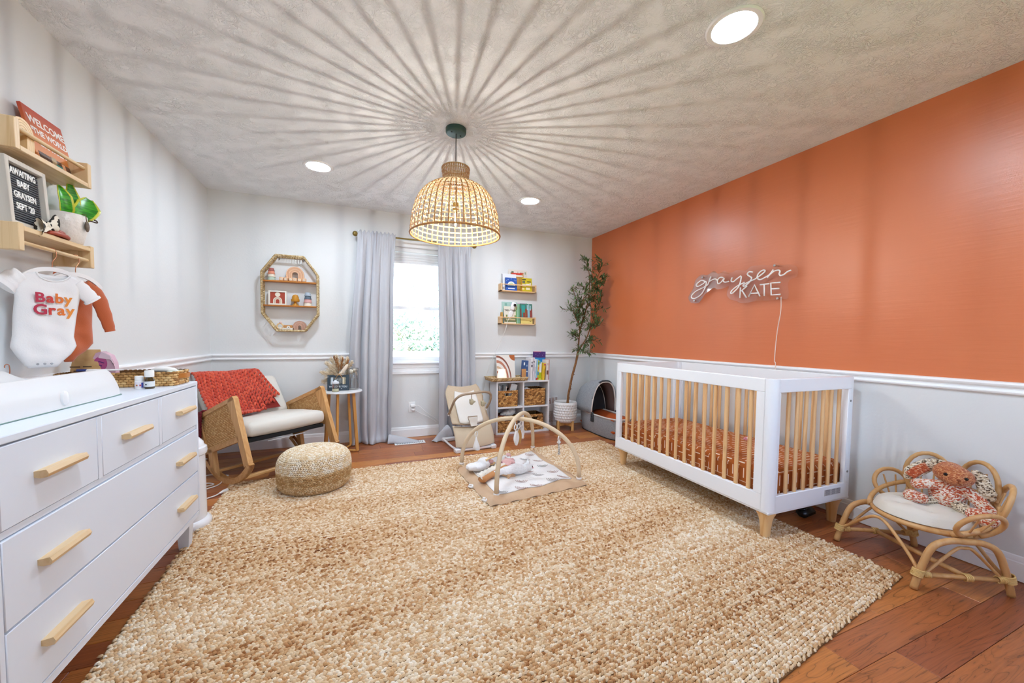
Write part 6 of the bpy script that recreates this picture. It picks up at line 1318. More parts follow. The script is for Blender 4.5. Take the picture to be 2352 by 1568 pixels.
def rainb(t, d):
    for i in range(7): MB().lathe([(1e-6, .0007), (.0035, .0007), (.0035, 0)], 8, M=FB(-.06 + i * .02, -d[1] / 2, .05 + .09 * (.2 + .8 * abs(sin(i * 1.3 + .8))))).go('dot_print', mat('dotw', '#dfe6f2', .5), t)
    MB().prism([(.048, 0)] + arc((0, 0), .048, 0, pi, 14), .0006, FB(0, -d[1] / 2, .062)).go('arch_print', mat('white_cover', '#e8e8e4', .5), t)
    MB().prism([(.034, 0)] + arc((0, 0), .034, 0, pi, 14), .0009, FB(0, -d[1] / 2, .062)).go('arch_print', mat('palegreen', '#b9cfa8', .5), t)
    MB().box((0, -d[1] / 2 - .0006, .025), (.085, .0008, .010)).go('title_print', mat('dotw', '#dfe6f2', .5), t)
lb_book('royal blue picture book with a white arch on the upper ledge', 1.715, 4.262, L1, .148, .155, '#1b52a8', rainb)
lb_book('yellow animal picture book on the right of the upper ledge', 1.913, 4.262, L1, .15, .165, '#c7b51d', blocks([(-.03, .145, .05, .012, '#2d2a20'), (.035, .12, .05, .012, '#4a4522'), (-.035, .115, .035, .03, '#6a6b5a'), (-.03, .075, .05, .025, '#dcd9d0'), (.02, .085, .045, .02, '#e6e3dc'), (.052, .09, .015, .035, '#e0ddd4'), (-.045, .03, .03, .02, '#e8dd9a'), (.02, .035, .05, .03, '#e6dec0'), (-.065, .08, .012, .165, '#a8671f')]))
lb_book('teal green book at the left back of the lower ledge', 1.72, 4.30, L2, .20, .262, '#a8c8bf', blocks([(-.05, .23, .03, .03, '#7fae9f'), (.06, .19, .06, .035, '#4a3a8c'), (.05, .235, .07, .025, '#b9b4d8'), (.085, .19, .02, .05, '#9a4a4a')]), th=.01)
lb_book('mint green book with lilac top behind the forest book on the lower ledge', 1.865, 4.303, L2, .17, .258, '#8fbf9a', blocks([(0, .25, .15, .012, '#c7b2c8')]), th=.01)
td = lb_book('cream cover book lettered TAD and DAD on the lower ledge', 1.712, 4.266, L2, .165, .205, '#e3dccb', blocks([(0, .04, .16, .05, '#6f7d5a'), (0, .045, .12, .02, '#d6cfa0'), (-.05, .09, .02, .025, '#7a8a3a'), (.06, .085, .02, .03, '#8f9a58'), (.075, .1, .012, .205, '#6aa056')]))
INK = mat('ink', '#2f2d2b', .6)
for s_, x in (('TAD', -.048), ('DAD', .04)): text(s_, .03, INK, td, FB(x, -.0085, .155), 'title', bold=.0006, xs=.9)
text('and', .016, INK, td, FB(-.003, -.0085, .158), 'title', xs=.8)
lb_book('forest picture book with pale blue trees on the right of the lower ledge', 1.92, 4.262, L2, .16, .245, '#3f7a6b', blocks([(0, .13, .158, .10, '#8a3f3a'), (-.055, .15, .02, .14, '#1f8a86'), (-.04, .18, .045, .09, '#2b9a94'), (.03, .13, .030, .11, '#86b8c8'), (.015, .2, .012, .06, '#a9cfd8'), (.035, .21, .010, .06, '#a9cfd8'), (.055, .195, .012, .06, '#a9cfd8'), (-.01, .12, .02, .09, '#8a5a2f'), (0, .035, .158, .07, '#e3cf7c'), (0, .073, .158, .008, '#c9a35a'), (.05, .03, .02, .008, '#6a5a2f')]))
tagit(MB().box((0, 0, 0), (.014, .05, .12), .001).box((0, 0, .065), (.013, .05, .012), .001).go('slim_book', mat('ochre_spine', '#c79238', .5), None), 'slim ochre book end on at the far left of the lower ledge', 'book').location = (1.603, 4.285, L2 + .0605)
bmn = empty('baby_monitor', 'white baby camera with a black lens tilted among the lower ledge books', 'camera', (1.725, 4.25, L2 + .175), rot=(R(8), R(18), 0))
MB().box((0, 0, .03), (.055, .03, .10), .012).go('body', PLW, bmn); MB().lathe([(1e-6, .008), (.015, .007), (.018, 0)], 20, M=FB(.012, -.015, .05)).go('lens', mat('lens_black', '#16171a', .15), bmn); MB().box((.004, -.002, -.07), (.05, .012, .09), .004, rot=(0, .15, 0)).go('clip_stand', PLW, bmn)
tagit(MB().tube(spline([(1.70, 4.215, 1.40), (1.66, 4.222, 1.32), (1.635, 4.225, 1.22), (1.60, 4.26, 1.10), (1.54, 4.30, .95), (1.47, 4.31, .80), (1.41, 4.315, .55), (1.38, 4.318, .3), (1.36, 4.318, .13)], 6), .0025, 6).go('monitor_cord', WC, None), 'thin white cord hanging from the lower picture ledge down the wall', 'cord')
# ------------------------------------------------------------------ olive tree
ps_ = empty('plant_stand', 'light bamboo cross plant stand under the white dimpled pot', 'plant stand', (2.372, 4.07, 0))
STW = wood('stand_wood', '#dfb272', '#c9954f', 2, 1)
for a in (.35, .35 + pi / 2, .35 + pi, .35 + 1.5 * pi):
    x, y = cos(a), sin(a); MB().box((x * .118, y * .118, .062), (.03, .022, .124), .003, rot=(0, 0, a)).go('leg', STW, ps_)
for a in (.35, .35 + pi / 2): MB().box((0, 0, .074 - (.0 if a < 1 else .0)), (.212, .02, .04), .002, rot=(0, 0, a)).go('cross_bar', STW, ps_)
ot_ = empty('olive_tree', 'tall slender olive tree in a white dimpled pot in the far right corner', 'tree', (2.372, 4.07, .0948))
POTM = mat('matte_white_pot', (.74, .74, .74), .6)
MB().lathe([(1e-6, 0), (.10, 0), (.112, .012), (.132, .05), (.138, .10), (.139, .245), (.133, .25), (.128, .245), (.128, .21), (1e-6, .21)], 40).go('pot', POTM, ot_, ang=60)
C = []; T = []; N_ = []
for r_ in range(7):
    z = .035 + r_ * .031; rad = np.interp(z, [0, .012, .05, .10, .245], [.10, .112, .132, .138, .139]) - .002
    for j in range(26): a = 2 * pi * (j + .5 * (r_ % 2)) / 26; C.append((rad * cos(a), rad * sin(a), z)); T.append((0, 0, 1)); N_.append((cos(a), sin(a), 0))
stitches('pot_dimples', C, T, N_, .036, .034, .009, POTM, ot_)
MB().lathe([(1e-6, .222), (.06, .226), (.129, .214)], 30).go('pebbles', mat('moss_pebbles', '#8f8b7c', .9, noise=(120, '#55513f', 2), bump=(110, .012)), ot_)
BARK = mat('olive_bark', '#94663f', .85, noise=(50, '#6e4a2c', 3), bump=(80, .003))
BX = Vector((-2.372, -4.07, -.0948)); V = lambda x, y, z: Vector((x, y, z)) + BX
tk = [V(2.405, 4.07, .31), V(2.412, 4.07, .42), V(2.43, 4.065, .52), V(2.452, 4.06, .64), V(2.478, 4.05, .75), V(2.505, 4.045, .86), V(2.522, 4.04, .96)]
MB().tube(spline(tk, 6), list(np.interp(np.linspace(0, 1, 37), [0, .15, 1], [.017, .014, .0135])), 10).go('trunk', BARK, ot_, ang=180)
for i in range(9): p = tk[0].lerp(tk[-1], .1 + i * .09); a = i * 2.4; MB().tube([p, p + Vector((cos(a) * .016, sin(a) * .016, .014))], [.005, .003], 6).go('knot', BARK, ot_)
brs = [([V(2.522, 4.04, .96), V(2.53, 4.04, 1.10), V(2.535, 4.035, 1.22), V(2.515, 4.03, 1.30), V(2.50, 4.02, 1.45), V(2.45, 4.0, 1.60), V(2.38, 3.98, 1.74)], .010),
       ([V(2.535, 4.035, 1.20), V(2.57, 4.03, 1.33), V(2.62, 4.03, 1.48), V(2.655, 4.04, 1.62), V(2.675, 4.05, 1.80), V(2.67, 4.07, 1.98), V(2.655, 4.09, 2.12)], .009),
       ([V(2.522, 4.04, .96), V(2.56, 4.0, 1.05), V(2.60, 3.97, 1.14), V(2.645, 3.95, 1.28), V(2.70, 3.94, 1.42), V(2.75, 3.93, 1.55), V(2.775, 3.92, 1.66)], .0085),
       ([V(2.655, 4.04, 1.62), V(2.70, 4.01, 1.74), V(2.745, 3.99, 1.86), V(2.775, 3.97, 1.98), V(2.79, 3.97, 2.08)], .006),
       ([V(2.62, 4.03, 1.48), V(2.66, 3.98, 1.58), V(2.72, 3.95, 1.70), V(2.77, 3.93, 1.78), V(2.81, 3.92, 1.80)], .0055),
       ([V(2.515, 4.03, 1.30), V(2.46, 4.0, 1.36), V(2.40, 3.98, 1.44), V(2.35, 3.97, 1.50)], .0055),
       ([V(2.50, 4.02, 1.45), V(2.52, 3.96, 1.55), V(2.53, 3.94, 1.66), V(2.52, 3.93, 1.75)], .005),
       ([V(2.57, 4.03, 1.33), V(2.60, 4.08, 1.45), V(2.58, 4.12, 1.58)], .005),
       ([V(2.53, 4.04, 1.10), V(2.47, 4.01, 1.15), V(2.40, 3.99, 1.16)], .0045),
       ([V(2.56, 4.0, 1.05), V(2.63, 3.98, 1.08), V(2.70, 3.96, 1.10)], .0045), ([V(2.645, 3.95, 1.28), V(2.70, 3.96, 1.26), V(2.76, 3.95, 1.28)], .0045), ([V(2.53, 4.0, .99), V(2.56, 3.99, .97), V(2.575, 3.985, .94)], .003)]
tips = []
for pts, r in brs:
    P_ = spline(pts, 6); MB().tube(P_, list(np.linspace(r, r * .35, len(P_))), 7).go('branch', BARK, ot_, ang=180); tips.append(P_)
LFG = [mat('olive_leaf_a', '#5c7648', .5), mat('olive_leaf_b', '#435b3a', .5), mat('olive_leaf_c', '#8d9d70', .5)]
lms = []
for k_ in range(3):
    G = [[(w * j, l, -.10 * l * l * 8 + abs(j) * .15 * w) for l, w in ((0, .0015), (.012, .0068), (.026, .0092), (.042, .0066), (.058, .0006))] for j in (-1, 0, 1)]
    me = MB().grid(G).mesh('leaf'); me.materials.append(LFG[k_]); me.polygons.foreach_set('use_smooth', [True] * len(me.polygons)); lms.append(me)
r_ = random.Random(5); leaves = []; twm = MB()
def twig(p, d, n, l):
    d = d.normalized(); q = [p + d * (l * t) + Vector((0, 0, -.12 * l * t * t)) for t in (0, .35, .7, 1)]; twm.tube(spline(q, 3), [.0016] * 10, 5); s_ = spline(q, 6)
    for i in range(n):
        c = s_[int((i + .5) / n * (len(s_) - 1))]; t = (s_[min(len(s_) - 1, int((i + .5) / n * (len(s_) - 1)) + 1)] - c); t = t.normalized() if t.length > 0 else d
        sd = t.orthogonal().normalized(); sd.rotate(Matrix.Rotation(r_.uniform(0, 6.3), 3, t)); leaves.append((c, (t * r_.uniform(.5, 1.1) + sd * r_.uniform(.5, 1)).normalized(), r_.uniform(.8, 1.25)))
for bi, P_ in enumerate(tips):
    L_ = len(P_); lo = int(L_ * (.42 if bi < 3 else .2))
    for i in range(lo, L_, 2 if bi < 3 else 2):
        for k_ in range(2):
            d = Vector((r_.gauss(0, 1), r_.gauss(-.15, .8), r_.uniform(-.1, .9))); p = P_[i]
            e = p + d.normalized() * .13 - BX
            if e.x > 2.82: d.x = -abs(d.x) * .3
            if e.y > 4.27: d.y = -abs(d.y)
            twig(p, d, r_.randint(6, 9), r_.uniform(.07, .14))
twm.go('twigs', BARK, ot_, kind='stuff', ang=180)
def lmat(c, d, s): x = d; z = Vector((0, 0, 1)); sx = d.cross(z); sx = sx.normalized() if sx.length > .01 else Vector((1, 0, 0)); return Matrix.Translation(c) @ frame(sx, d, sx.cross(d), (0, 0, 0)) @ Matrix.Scale(s, 4)
r_.shuffle(leaves); print('olive leaves', len(leaves)); ex = MB()
leaves = [l for l in leaves if (l[0] - BX).x + l[1].x * .06 * l[2] < 2.875]
for i, (c, d, s) in enumerate(leaves):
    if i < 290: o = bpy.data.objects.new('leaf', lms[i % 3]); COL.objects.link(o); o.parent = ot_; o.matrix_local = lmat(c, d, s)
    else: me = lms[i % 3]; ex.add([v.co for v in me.vertices], [tuple(p.vertices) for p in me.polygons], lmat(c, d, s))
ex.go('small_leaves', LFG[0], ot_, kind='stuff', ang=180)
OLI = mat('olive_fruit', '#2c2330', .35)
for i in range(12): c, d, s = leaves[i * 7]; MB().ell(c + d * .01 + Vector((0, 0, -.012)), (.006, .006, .009), 8, 6).go('olive', OLI, ot_)
# ------------------------------------------------------------------ bassinet
ba_ = empty('bassinet', 'grey fabric carrycot bassinet with raised canopy on the floor behind the crib', 'bassinet', (2.715, 3.75, 0), rz=R(-1))
GRY = mat('heather_grey', '#9fa4aa', .9, noise=(90, '#8b9097', 3), bump=(250, .0006)); GRD = mat('charcoal_mesh', '#26272c', .85); LTR = mat('cream_leather', '#d8d2cd', .5); TAU = mat('taupe_lining', '#6a5a58', .9)
def obl(sx, sy, n=40, p=3.2): return [(sx * math.copysign(abs(cos(t)) ** (2 / p), cos(t)), sy * math.copysign(abs(sin(t)) ** (2 / p), sin(t))) for t in np.linspace(0, 2 * pi, n + 1)[:-1]]
def loft(rows, nm, m, par, cap0=True, thick=0, n=40):
    G = [[] for _ in range(n)]
    for sx, sy, z in rows:
        for i, (x, y) in enumerate(obl(sx, sy, n)): G[i].append((x, y, z))
    mb = MB(); mb.grid(G, closed_u=True)
    if cap0: mb.add([(*p, rows[0][2]) for p in obl(rows[0][0], rows[0][1], n)], [tuple(range(n))[::-1]])
    return mb.go(nm, m, par, ang=60)
loft([(.128, .36, .0), (.136, .372, .02), (.148, .388, .13), (.154, .396, .232), (.146, .388, .236), (.140, .38, .10), (.130, .37, .03)], 'body', GRY, ba_)
loft([(.13, .363, -.0005), (.1365, .3725, .003), (.1365, .3725, .012)], 'base_trim', mat('black_rubber', '#1a1a1c', .6), ba_, True)
MB().tube([(x, y, .236) for x, y in obl(.152, .394, 48)], .009, 8, closed=True).go('rim', LTR, ba_, ang=180)
MB().box((0, 0, .09), (.235, .70, .05), .02).go('inner_pad', mat('rust_sheet', '#b4521d', .9), ba_)
MB().grid([[(x, y, .15 + .075 * abs(x) / .13 + .03 * max(0, y - .05)) for x in np.linspace(-.132, .132, 9)] for y in np.linspace(-.35, .33, 10)], thick=.006).go('fitted_sheet', MATS['rust_sheet'], ba_, ang=180)
def hood(rx, y0, tilt_, h, z0=.236):   # one bow of the canopy
    return [Vector((rx * math.copysign(abs(cos(t)) ** .75, cos(t)), y0 + tilt_ * sin(t), z0 + h * sin(t) ** .85)) for t in np.linspace(0.001, pi - .001, 25)]
H0 = hood(.166, .02, -.03, .375); H1 = hood(.172, .15, .06, .37); H2 = hood(.168, .28, .12, .28); H3 = hood(.158, .38, .05, .09)
G = [[H0[i], H0[i].lerp(H1[i], .5) + Vector((0, 0, .012)), H1[i], H1[i].lerp(H2[i], .5) + Vector((0, .01, .008)), H2[i], H2[i].lerp(H3[i], .5) + Vector((0, .02, .01)), H3[i]] for i in range(25)]
MB().grid(G, thick=.004).go('canopy', GRY, ba_, ang=180)
I1 = hood(.158, .20, .04, .33); I0 = hood(.162, .03, -.025, .368)
MB().grid([[I0[i], I1[i]] for i in range(25)], thick=.002).go('canopy_lining', TAU, ba_, ang=180)
MB().grid([[I1[i], Vector((I1[i].x * .9, .22, .236 + (I1[i].z - .236) * .02))] for i in range(25)]).go('mesh_window', GRD, ba_, ang=180)
MB().tube(I1, .004, 6).go('mesh_piping', LTR, ba_, ang=180)
for i_ in (0,): MB().tube([p + Vector((0, -.006, 0)) for p in H0], .008, 8).go('canopy_edge', LTR, ba_, ang=180)
MB().tube([p + Vector((0, 0, .012)) for p in H0[9:16]], .016, 8, flat=.7).go('handle_grip', mat('charcoal_grip', '#33373d', .6), ba_, ang=180)
MB().tube([p + Vector((0, .0, .010)) for p in H0[3:10]] , .012, 8).go('handle', GRY, ba_, ang=180); MB().tube([p + Vector((0, .0, .010)) for p in H0[15:22]], .012, 8).go('handle', GRY, ba_, ang=180)
for s_ in (-1, 1): MB().box((s_ * .166, .0, .205), (.014, .05, .115), .005).box((s_ * .172, -.0, .175), (.014, .038, .05), .008).go('hinge', mat('charcoal_hinge', '#2b3138', .4), ba_)
# ------------------------------------------------------------------ play gym
gm = empty('play_gym', 'cream baby play gym mat with two crossing padded arches on the jute rug', 'play gym', (1.19, 2.78, .0155))
gc_ = [Vector((a - 1.19, b - 2.78, 0)) for a, b in ((.765, 3.06), (.80, 2.315), (1.605, 2.405), (1.60, 3.33))]
def quad(u, v): return gc_[1] * (1 - u) * (1 - v) + gc_[2] * u * (1 - v) + gc_[3] * u * v + gc_[0] * (1 - u) * v
def mz(u, v):
    e = min(u, 1 - u, v, 1 - v); return .030 * min(1, e / .06) ** .5 + .012 * (sin(u * 9 + 1) * sin(v * 8) * .5 + .5 * sin(u * 17 + v * 13)) * min(1, e / .1) + .006 * sin((u if min(v, 1 - v) < min(u, 1 - u) else v) * 34) * max(0, 1 - e / .12)
ng = 44; G = [[quad(i / ng, j / ng) + Vector((0, 0, mz(i / ng, j / ng))) for j in range(ng + 1)] for i in range(ng + 1)]
mb = MB(); mb.grid(G); mb.grid([[Vector((p.x, p.y, 0)) for p in row] for row in G][::-1]); mb.go('mat_border', mat('tan_satin', '#c9a988', .7, bump=(40, .003)), gm, ang=180)
TOPM = mat('white_quilt', (.80, .78, .76), .9, bump=(60, .003)); a0, a1 = .105, .895
G2 = [[quad(a0 + (a1 - a0) * i / ng, a0 + (a1 - a0) * j / ng) + Vector((0, 0, mz(a0 + (a1 - a0) * i / ng, a0 + (a1 - a0) * j / ng) + .006)) for j in range(ng + 1)] for i in range(ng + 1)]
MB().grid(G2, thick=.005).go('mat_top', TOPM, gm, ang=180)
PRN = mat('rainbow_print', '#a5766b', .8); PRG = mat('grey_print', '#8f8a88', .8)
for k_, (u, v) in enumerate(((.17, .16), (.36, .14), (.52, .15), (.70, .15), (.84, .17), (.44, .30), (.64, .31), (.82, .33), (.60, .46), (.80, .50), (.68, .60), (.84, .66), (.72, .75), (.55, .80), (.84, .84), (.36, .84), (.18, .5), (.2, .8))):
    c = quad(u, v) + Vector((0, 0, mz(u, v) + .0085)); pr2 = MB(); an = 2.6 + .2 * sin(k_ * 3)
    for r in (.018, .031, .044): pr2.tube([c + Vector((r * cos(t + an), r * sin(t + an), mz(u + r * cos(t + an) / .85, v + r * sin(t + an) / .85) - mz(u, v))) for t in np.linspace(0, pi, 11)], .0018, 5, flat=.5)
    pr2.go('rainbow_motif', PRN if k_ % 3 else PRG, gm, kind='stuff', ang=180)
BEIG = mat('beige_sleeve', '#d8c4a6', .9, bump=((60, 60, 14), .003))
AP = Vector((1.205 - 1.19, 2.80 - 2.78, .462)); feet = [Vector((x - 1.19, y - 2.78, .03)) for x, y in ((.82, 3.12), (.878, 2.41), (1.572, 2.47), (1.60, 3.36))]
def gymarch(a, b, ap): 
    pts = []
    for t in np.linspace(0, pi, 31): f = (1 - cos(t)) / 2; p = a.lerp(b, f); c = (a + b) / 2; pts.append(Vector((p.x, p.y, .03 + (ap.z - .03) * sin(t) ** .8)) + (Vector((ap.x - c.x, ap.y - c.y, 0))) * sin(t))
    return pts
A1_ = gymarch(feet[1], feet[3], AP + Vector((0, 0, .02))); A2_ = gymarch(feet[0], feet[2], AP + Vector((0, 0, -.008)))
for P_ in (A1_, A2_): MB().tube(P_, .0165, 12).go('arch', BEIG, gm, ang=180)
for p in (A1_[0], A1_[-1], A2_[0], A2_[-1]): MB().ell(p + Vector((0, 0, .004)), (.022, .022, .014), 12, 8).go('arch_foot', TOPM, gm)
for x, y, rz_ in ((.775 - 1.19, 2.68 - 2.78, 1.4), (.80 - 1.19, 2.42 - 2.78, .3)): MB().tube(spline([(x - .02, y, .006), (x, y - .02, .004), (x + .015, y + .01, .005), (x - .005, y + .03, .004)], 5), .008, 8).go('tie_tag', TOPM, gm, ang=180)
GW = lambda p: Vector(p) + gm.location
WHP = mat('white_plush', (.82, .81, .80), .95, sheen=.4, bump=(150, .003)); TANP = mat('tan_plush', '#b98b4c', .9, bump=(150, .002)); RNG = mat('white_ring', (.82, .81, .79), .35)
def hung(nm, lb, p, dz, build):
    t = empty(nm, lb, 'toy', GW(p) + Vector((0, 0, -.0175)), group='toys hung from the play gym'); 
    MB().tube([(0, 0, .0), (0, 0, -dz)], .0035, 6).go('strap', WHP, t); z = -dz - .020
    MB().tube([(.019 * cos(a) * .8, .019 * cos(a) * .6, z + .021 * sin(a)) for a in np.linspace(0, 2 * pi, 25)[:-1]], .0045, 8, closed=True).go('ring', RNG, t, ang=180); build(t, z - .024); return t
def pyramid(t, z): MB().tube([(0, 0, z), (0, 0, z - .03), (.003, 0, z - .075), (.002, 0, z - .105), (0, 0, z - .112)], [.004, .012, .026, .032, .02], 12).go('plush_body', WHP, t, ang=180)
hung('hanging_drop', 'white plush drop toy on a ring hanging from the left arch', A2_[7], .004, pyramid)
def giraffe(t, z):
    SP = mat('spotted_strap', '#e2dcd2', .8, noise=(120, '#8a837c', 1)); MB().box((0, 0, z - .045), (.016, .012, .085), .004).go('strap_body', SP, t); MB().ell((0, 0, z - .004), (.016, .012, .011)).go('head', WHP, t); MB().box((.002, 0, z - .092), (.022, .014, .02), .004).go('tail', SP, t)
hung('hanging_giraffe', 'speckled giraffe strap toy on a white ring hanging from the right arch', A2_[22], .004, giraffe)
def leaf_toy(m, w, l):
    def f(t, z): MB().prism([(w * sin(pi * q) * s_, -l * q) for s_, qs in ((1, np.linspace(0, 1, 10)), (-1, np.linspace(1, 0, 10)[1:-1])) for q in qs], .018, frame((.8, .6, 0), (0, 0, 1), (.6, -.8, 0), (0, 0, z))).go('plush_leaf', m, t, ang=70)
    return f
hung('hanging_leaf', 'white plush leaf toy hanging left of the tan one under the arch crossing', AP + Vector((-.04, -.03, -.012)), .02, leaf_toy(WHP, .030, .12))
hung('hanging_leaf', 'tan plush leaf toy hanging under the arch crossing', AP + Vector((.0, -.0, -.028)), .006, leaf_toy(TANP, .021, .115))
hung('hanging_leaf', 'white plush leaf toy hanging right of the tan one under the arch crossing', AP + Vector((.035, .03, -.012)), .01, leaf_toy(WHP, .026, .095))
def mouse(t, z):
    for i, (dx, dz2, r) in enumerate(((.0, -.01, .014), (.006, -.035, .012), (.004, -.058, .013))): MB().ell((dx, 0, z + dz2), r, 12, 8).go('bead', (mat('spot_bead', '#d8c9b4', .6), TANP, MATS['spot_bead'])[i], t)
hung('hanging_beads', 'string of small beige beads hanging behind the plush leaves', AP + Vector((.06, .06, -.02)), .04, mouse)
# soft things lying on the mat
mp = lambda u, v, h=0: gm.location + quad(u, v) + Vector((0, 0, mz(u, v) + .012 + h))
b = MB(); b.ell((0, 0, .035), (.085, .05, .042)); b.ell((.085, .01, .045), (.04, .038, .036)); b.ell((-.08, -.02, .03), (.05, .04, .034)); b.ell((.02, .055, .022), (.035, .03, .022)); chain(b, [(-.11, -.02, .03), (-.16, -.05, .025), (-.2, -.045, .022)], [.025, .022, .018])
for s_ in (-1, 1): b.ell((.09, .01 + s_ * .025, .08), (.012, .010, .02))
FUR = mat('fluffy_white', (.84, .83, .83), 1, sheen=.6, bump=(70, .012))
wc = empty('white_cat_plush', 'fluffy white plush cat lying on its side in the middle of the play mat', 'plush toy', mp(.45, .42), rz=R(-15)); remesh(b, .008, 'body', FUR, wc, 3)
for s_ in (-1, 1): MB().ell((.121, .01 + s_ * .014, .05), .005, 8, 6).go('eye', EYE, wc)
MB().ell((.127, .01, .038), (.006, .010, .006), 8, 6).go('nose', PK, wc)
b = MB(); b.ell((0, 0, .03), (.06, .045, .032)); b.ell((.05, .015, .035), (.035, .035, .03)); b.ell((-.055, .02, .025), (.035, .022, .022)); b.ell((-.03, -.04, .024), (.03, .022, .022)); b.ell((.04, -.03, .028), (.025, .03, .024))
PP = mat('pink_plush', '#d9a9a4', .95, sheen=.4, bump=(90, .006)); pb = empty('pink_plush', 'dusty pink plush bear lying above the white cat on the play mat', 'plush toy', mp(.42, .62), rz=R(35)); remesh(b, .007, 'body', PP, pb, 3)
MB().lathe([(1e-6, .003), (.018, .003), (.020, 0)], 16, M=frame((1, 0, 0), (0, 1, .3), (0, -.3, 1), (.05, .015, .064))).go('muzzle', WHP, pb); MB().ell((.055, .02, .069), .005, 8, 6).go('nose', mat('plum_thread', '#7a2f4a', .8), pb)
for s_ in (-1, 1): MB().ell((.065, .015 + s_ * .035, .045), (.012, .014, .014), 10, 8).go('ear', PP, pb)
lc = empty('lace_lounger', 'tan sleeping doll pillow edged with cream lace across the left of the play mat', 'cushion', mp(.25, .50), rz=R(28))
MB().tube(spline([(-.19, -.03, .025), (-.08, -.01, .03), (.06, .0, .032), (.16, .03, .03)], 6), [.018] + [.035] * 17 + [.02], 14, flat=.6).go('cushion', mat('caramel_cloth', '#bf8654', .85), lc, ang=180)
G = []
for i in range(49):
    q = i / 48; p = Vector((-.19 + .36 * q, .02 + .05 * q, 0)); G.append([p + Vector((0, .0, .062 + .004 * sin(i))), p + Vector((-.004, -.035 - .006 * abs(sin(i * .8)), .060)), p + Vector((-.006, -.056 - .010 * abs(sin(i * .8)), .036 + .006 * cos(i * 1.6)))])
MB().grid(G[::-1], thick=.002).go('lace_trim', mat('cream_lace', '#eae3d6', .9, bump=(150, .004)), lc, ang=180)
b = MB(); b.ell((0, 0, .03), (.10, .06, .035)); b.ell((.07, .03, .045), (.06, .05, .03)); b.ell((-.06, .02, .03), (.06, .05, .03)); 
tagit(remesh(b, .009, 'white_blanket', mat('crumpled_white', (.83, .83, .84), .95, bump=(25, .02)), None, 2), 'crumpled small white blanket at the left corner of the play mat', 'blanket').matrix_world = Matrix.Translation(mp(.17, .74)) @ Matrix.Rotation(.4, 4, 'Z')
wt = empty('wooden_hoop_toy', 'flat wooden triangle rattle standing on the left of the play mat', 'rattle', mp(.30, .74), rz=R(20))
MB().tube([(-.06, 0, .015), (-.055, 0, .06), (.055, 0, .075), (.075, 0, .05), (.02, 0, .012)], .010, 6, closed=True, flat=.8).go('frame', BEE, wt); MB().ell((-.01, 0, .035), (.03, .018, .018)).go('pink_ball', PP, wt)
dl = empty('rag_doll', 'white knit rag doll with pink bow lying on the far side of the play mat', 'doll', mp(.36, .78), rz=R(-20))
b = MB(); b.ell((0, 0, .035), (.065, .045, .036)); b.ell((.085, .01, .04), (.042, .04, .036)); b.ell((-.06, .03, .025), (.045, .022, .022)); b.ell((-.06, -.03, .025), (.045, .022, .022)); remesh(b, .007, 'body', WHP, dl, 3)
for s_ in (-1, 1): MB().ell((.11, .01 + s_ * .022, .072), (.022, .020, .016), 12, 8).go('bow_loop', PP, dl)
tg = tagit(MB().box((0, 0, 0), (.004, .02, .05), .001).go('cloth_tag', mat('plum_tag', '#8a3a55', .7), None), 'small plum fabric tag standing by the lace pillow on the play mat', 'tag'); tg.location = mp(.36, .60, .03)
# star pillow
sp5 = [((.055 if i % 2 == 0 else .028) * cos(pi / 2 + i * pi / 5), (.055 if i % 2 == 0 else .028) * sin(pi / 2 + i * pi / 5)) for i in range(10)]
tagit(MB().prism(sp5, .03).go('star_toy', mat('tan_star', '#c9a27c', .85), None), 'tan fabric star toy beside the lace pillow on the play mat', 'toy').matrix_world = Matrix.Translation(mp(.36, .44)) @ Euler((R(25), 0, R(20))).to_matrix().to_4x4()
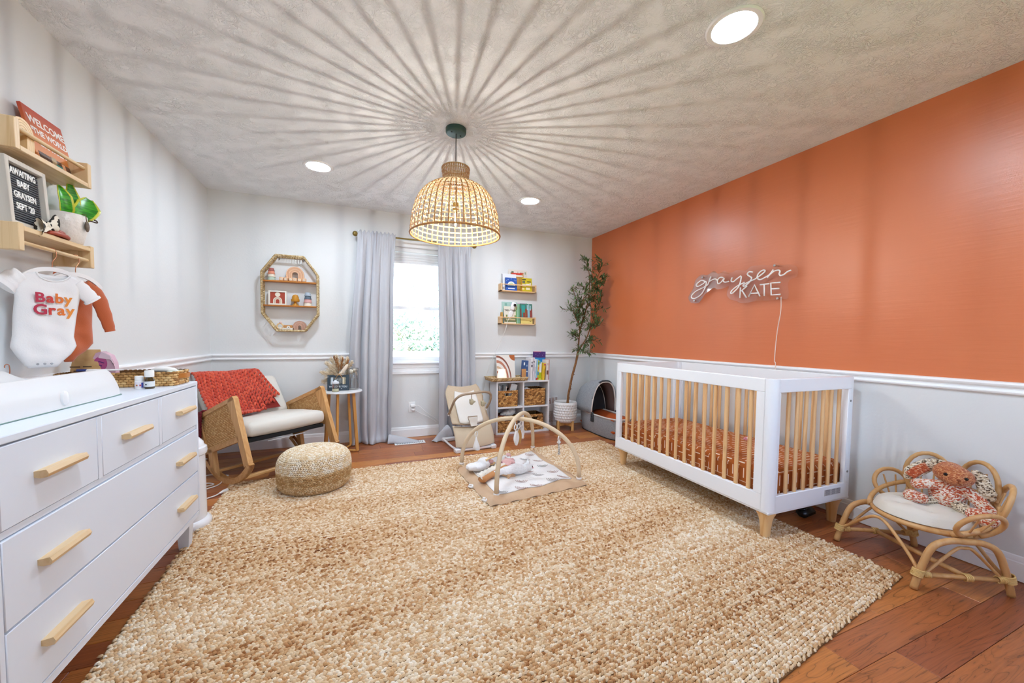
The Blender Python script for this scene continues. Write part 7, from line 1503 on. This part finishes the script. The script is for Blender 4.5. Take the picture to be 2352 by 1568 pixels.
# ------------------------------------------------------------------ outdoors
GRS = mat('lawn', '#7f9a5a', .95, noise=(1.2, '#9aac6c', 3))
tagit(MB().box((4, 12, -2.9), (70, 80, .2)).go('lawn', GRS, None), kind='structure')
tagit(MB().box((1.2, 7.5, -2.785), (9, 5.0, .03)).go('driveway', mat('concrete', '#cfcac2', .9), None), kind='structure')
hs = empty('neighbour_house', 'pale neighbouring house roof seen low in the window', 'house', (1.9, 10.0, -2.8))
MB().box((0, 0, 1.55), (4.6, 2.4, 3.1)).go('wall', mat('siding', '#e6e3dd', .8), hs)
MB().prism([(-1.3, 3.1), (1.3, 3.1), (1.3, 3.5), (-1.3, 3.16)], 4.9, frame((0, 1, 0), (0, 0, 1), (1, 0, 0), (-2.45, 0, 0))).go('roof', mat('pale_shingle', '#e4e2de', .8), hs)
MB().prism([(-1.0, 3.2), (1.4, 3.2), (.75, 4.05)], 2.2, frame((1, 0, 0), (0, 0, 1), (0, -1, 0), (.75, 1.1, 0))).go('gable_roof', mat('pale_shingle', '#e4e2de', .8), hs)
wl = tagit(MB().tube([(-14, 12.2, 1.12), (-2, 12.0, .93), (12, 11.8, 1.05)], .012, 6).go('utility_wire', mat('wire', '#c9c9c9', .6), None), 'overhead utility wire crossing in front of the trees outside the window', 'wire')
TLF = rndmat('tree_leaf', [(0, '#7f9c98'), (.35, '#a3b8a4'), (.7, '#c6d2b8'), (1, '#dfe6cf')], .6); TBK = mat('tree_bark', '#8a7a66', .9)
def tree(lb, x, y, z, rad, n, seed, bare=False):
    q = np.random.default_rng(seed); t = empty('garden_tree', lb, 'tree', (x, y, -2.8), group='trees outside the window'); h = z + 2.8; tm = MB()
    tm.tube([(0, 0, 0), (.05, 0, h * .4), (0, .1, h * .8)], [.16, .12, .05], 8)
    for i in range(14):
        a = q.uniform(0, 6.28); l = rad * q.uniform(.6, 1.05); e = Vector((l * cos(a), l * sin(a), h + rad * q.uniform(-.6, .9))); tm.tube(spline([(0, .05, h * q.uniform(.45, .75)), e * .5 + Vector((0, 0, h * .35)), e], 5), list(np.linspace(.045, .008, 11)), 6)
    tm.go('trunk', TBK, t, ang=180)
    if n:
        k_ = 46; cc_ = q.normal(0, 1, (k_, 3)); cc_ /= np.linalg.norm(cc_, axis=1, keepdims=True); cc_ *= (q.random((k_, 1)) ** .4) * rad * .85; ci = q.integers(0, k_, n)
        P_ = cc_[ci] + q.normal(0, rad * .17, (n, 3)); P_[:, 2] = P_[:, 2] * .9 + h
        stitches('foliage', P_, q.normal(0, 1, (n, 3)), q.normal(0, 1, (n, 3)) + [0, 0, .5], q.normal(.15, .03, n), .075, .012, TLF, t, ns=3)
tree('bushy green tree straight outside the window', 2.2, 13.5, .9, 1.75, 9000, 1)
tree('green tree filling the left half of the window view', .15, 14.0, -.25, 1.7, 8000, 2)
tree('loose tall tree at the right of the window view', 3.1, 16.5, 1.3, 2.0, 8000, 3)
tree('bare branched tree at the left edge of the window view', -.9, 10.5, 1.6, 1.7, 0, 4)
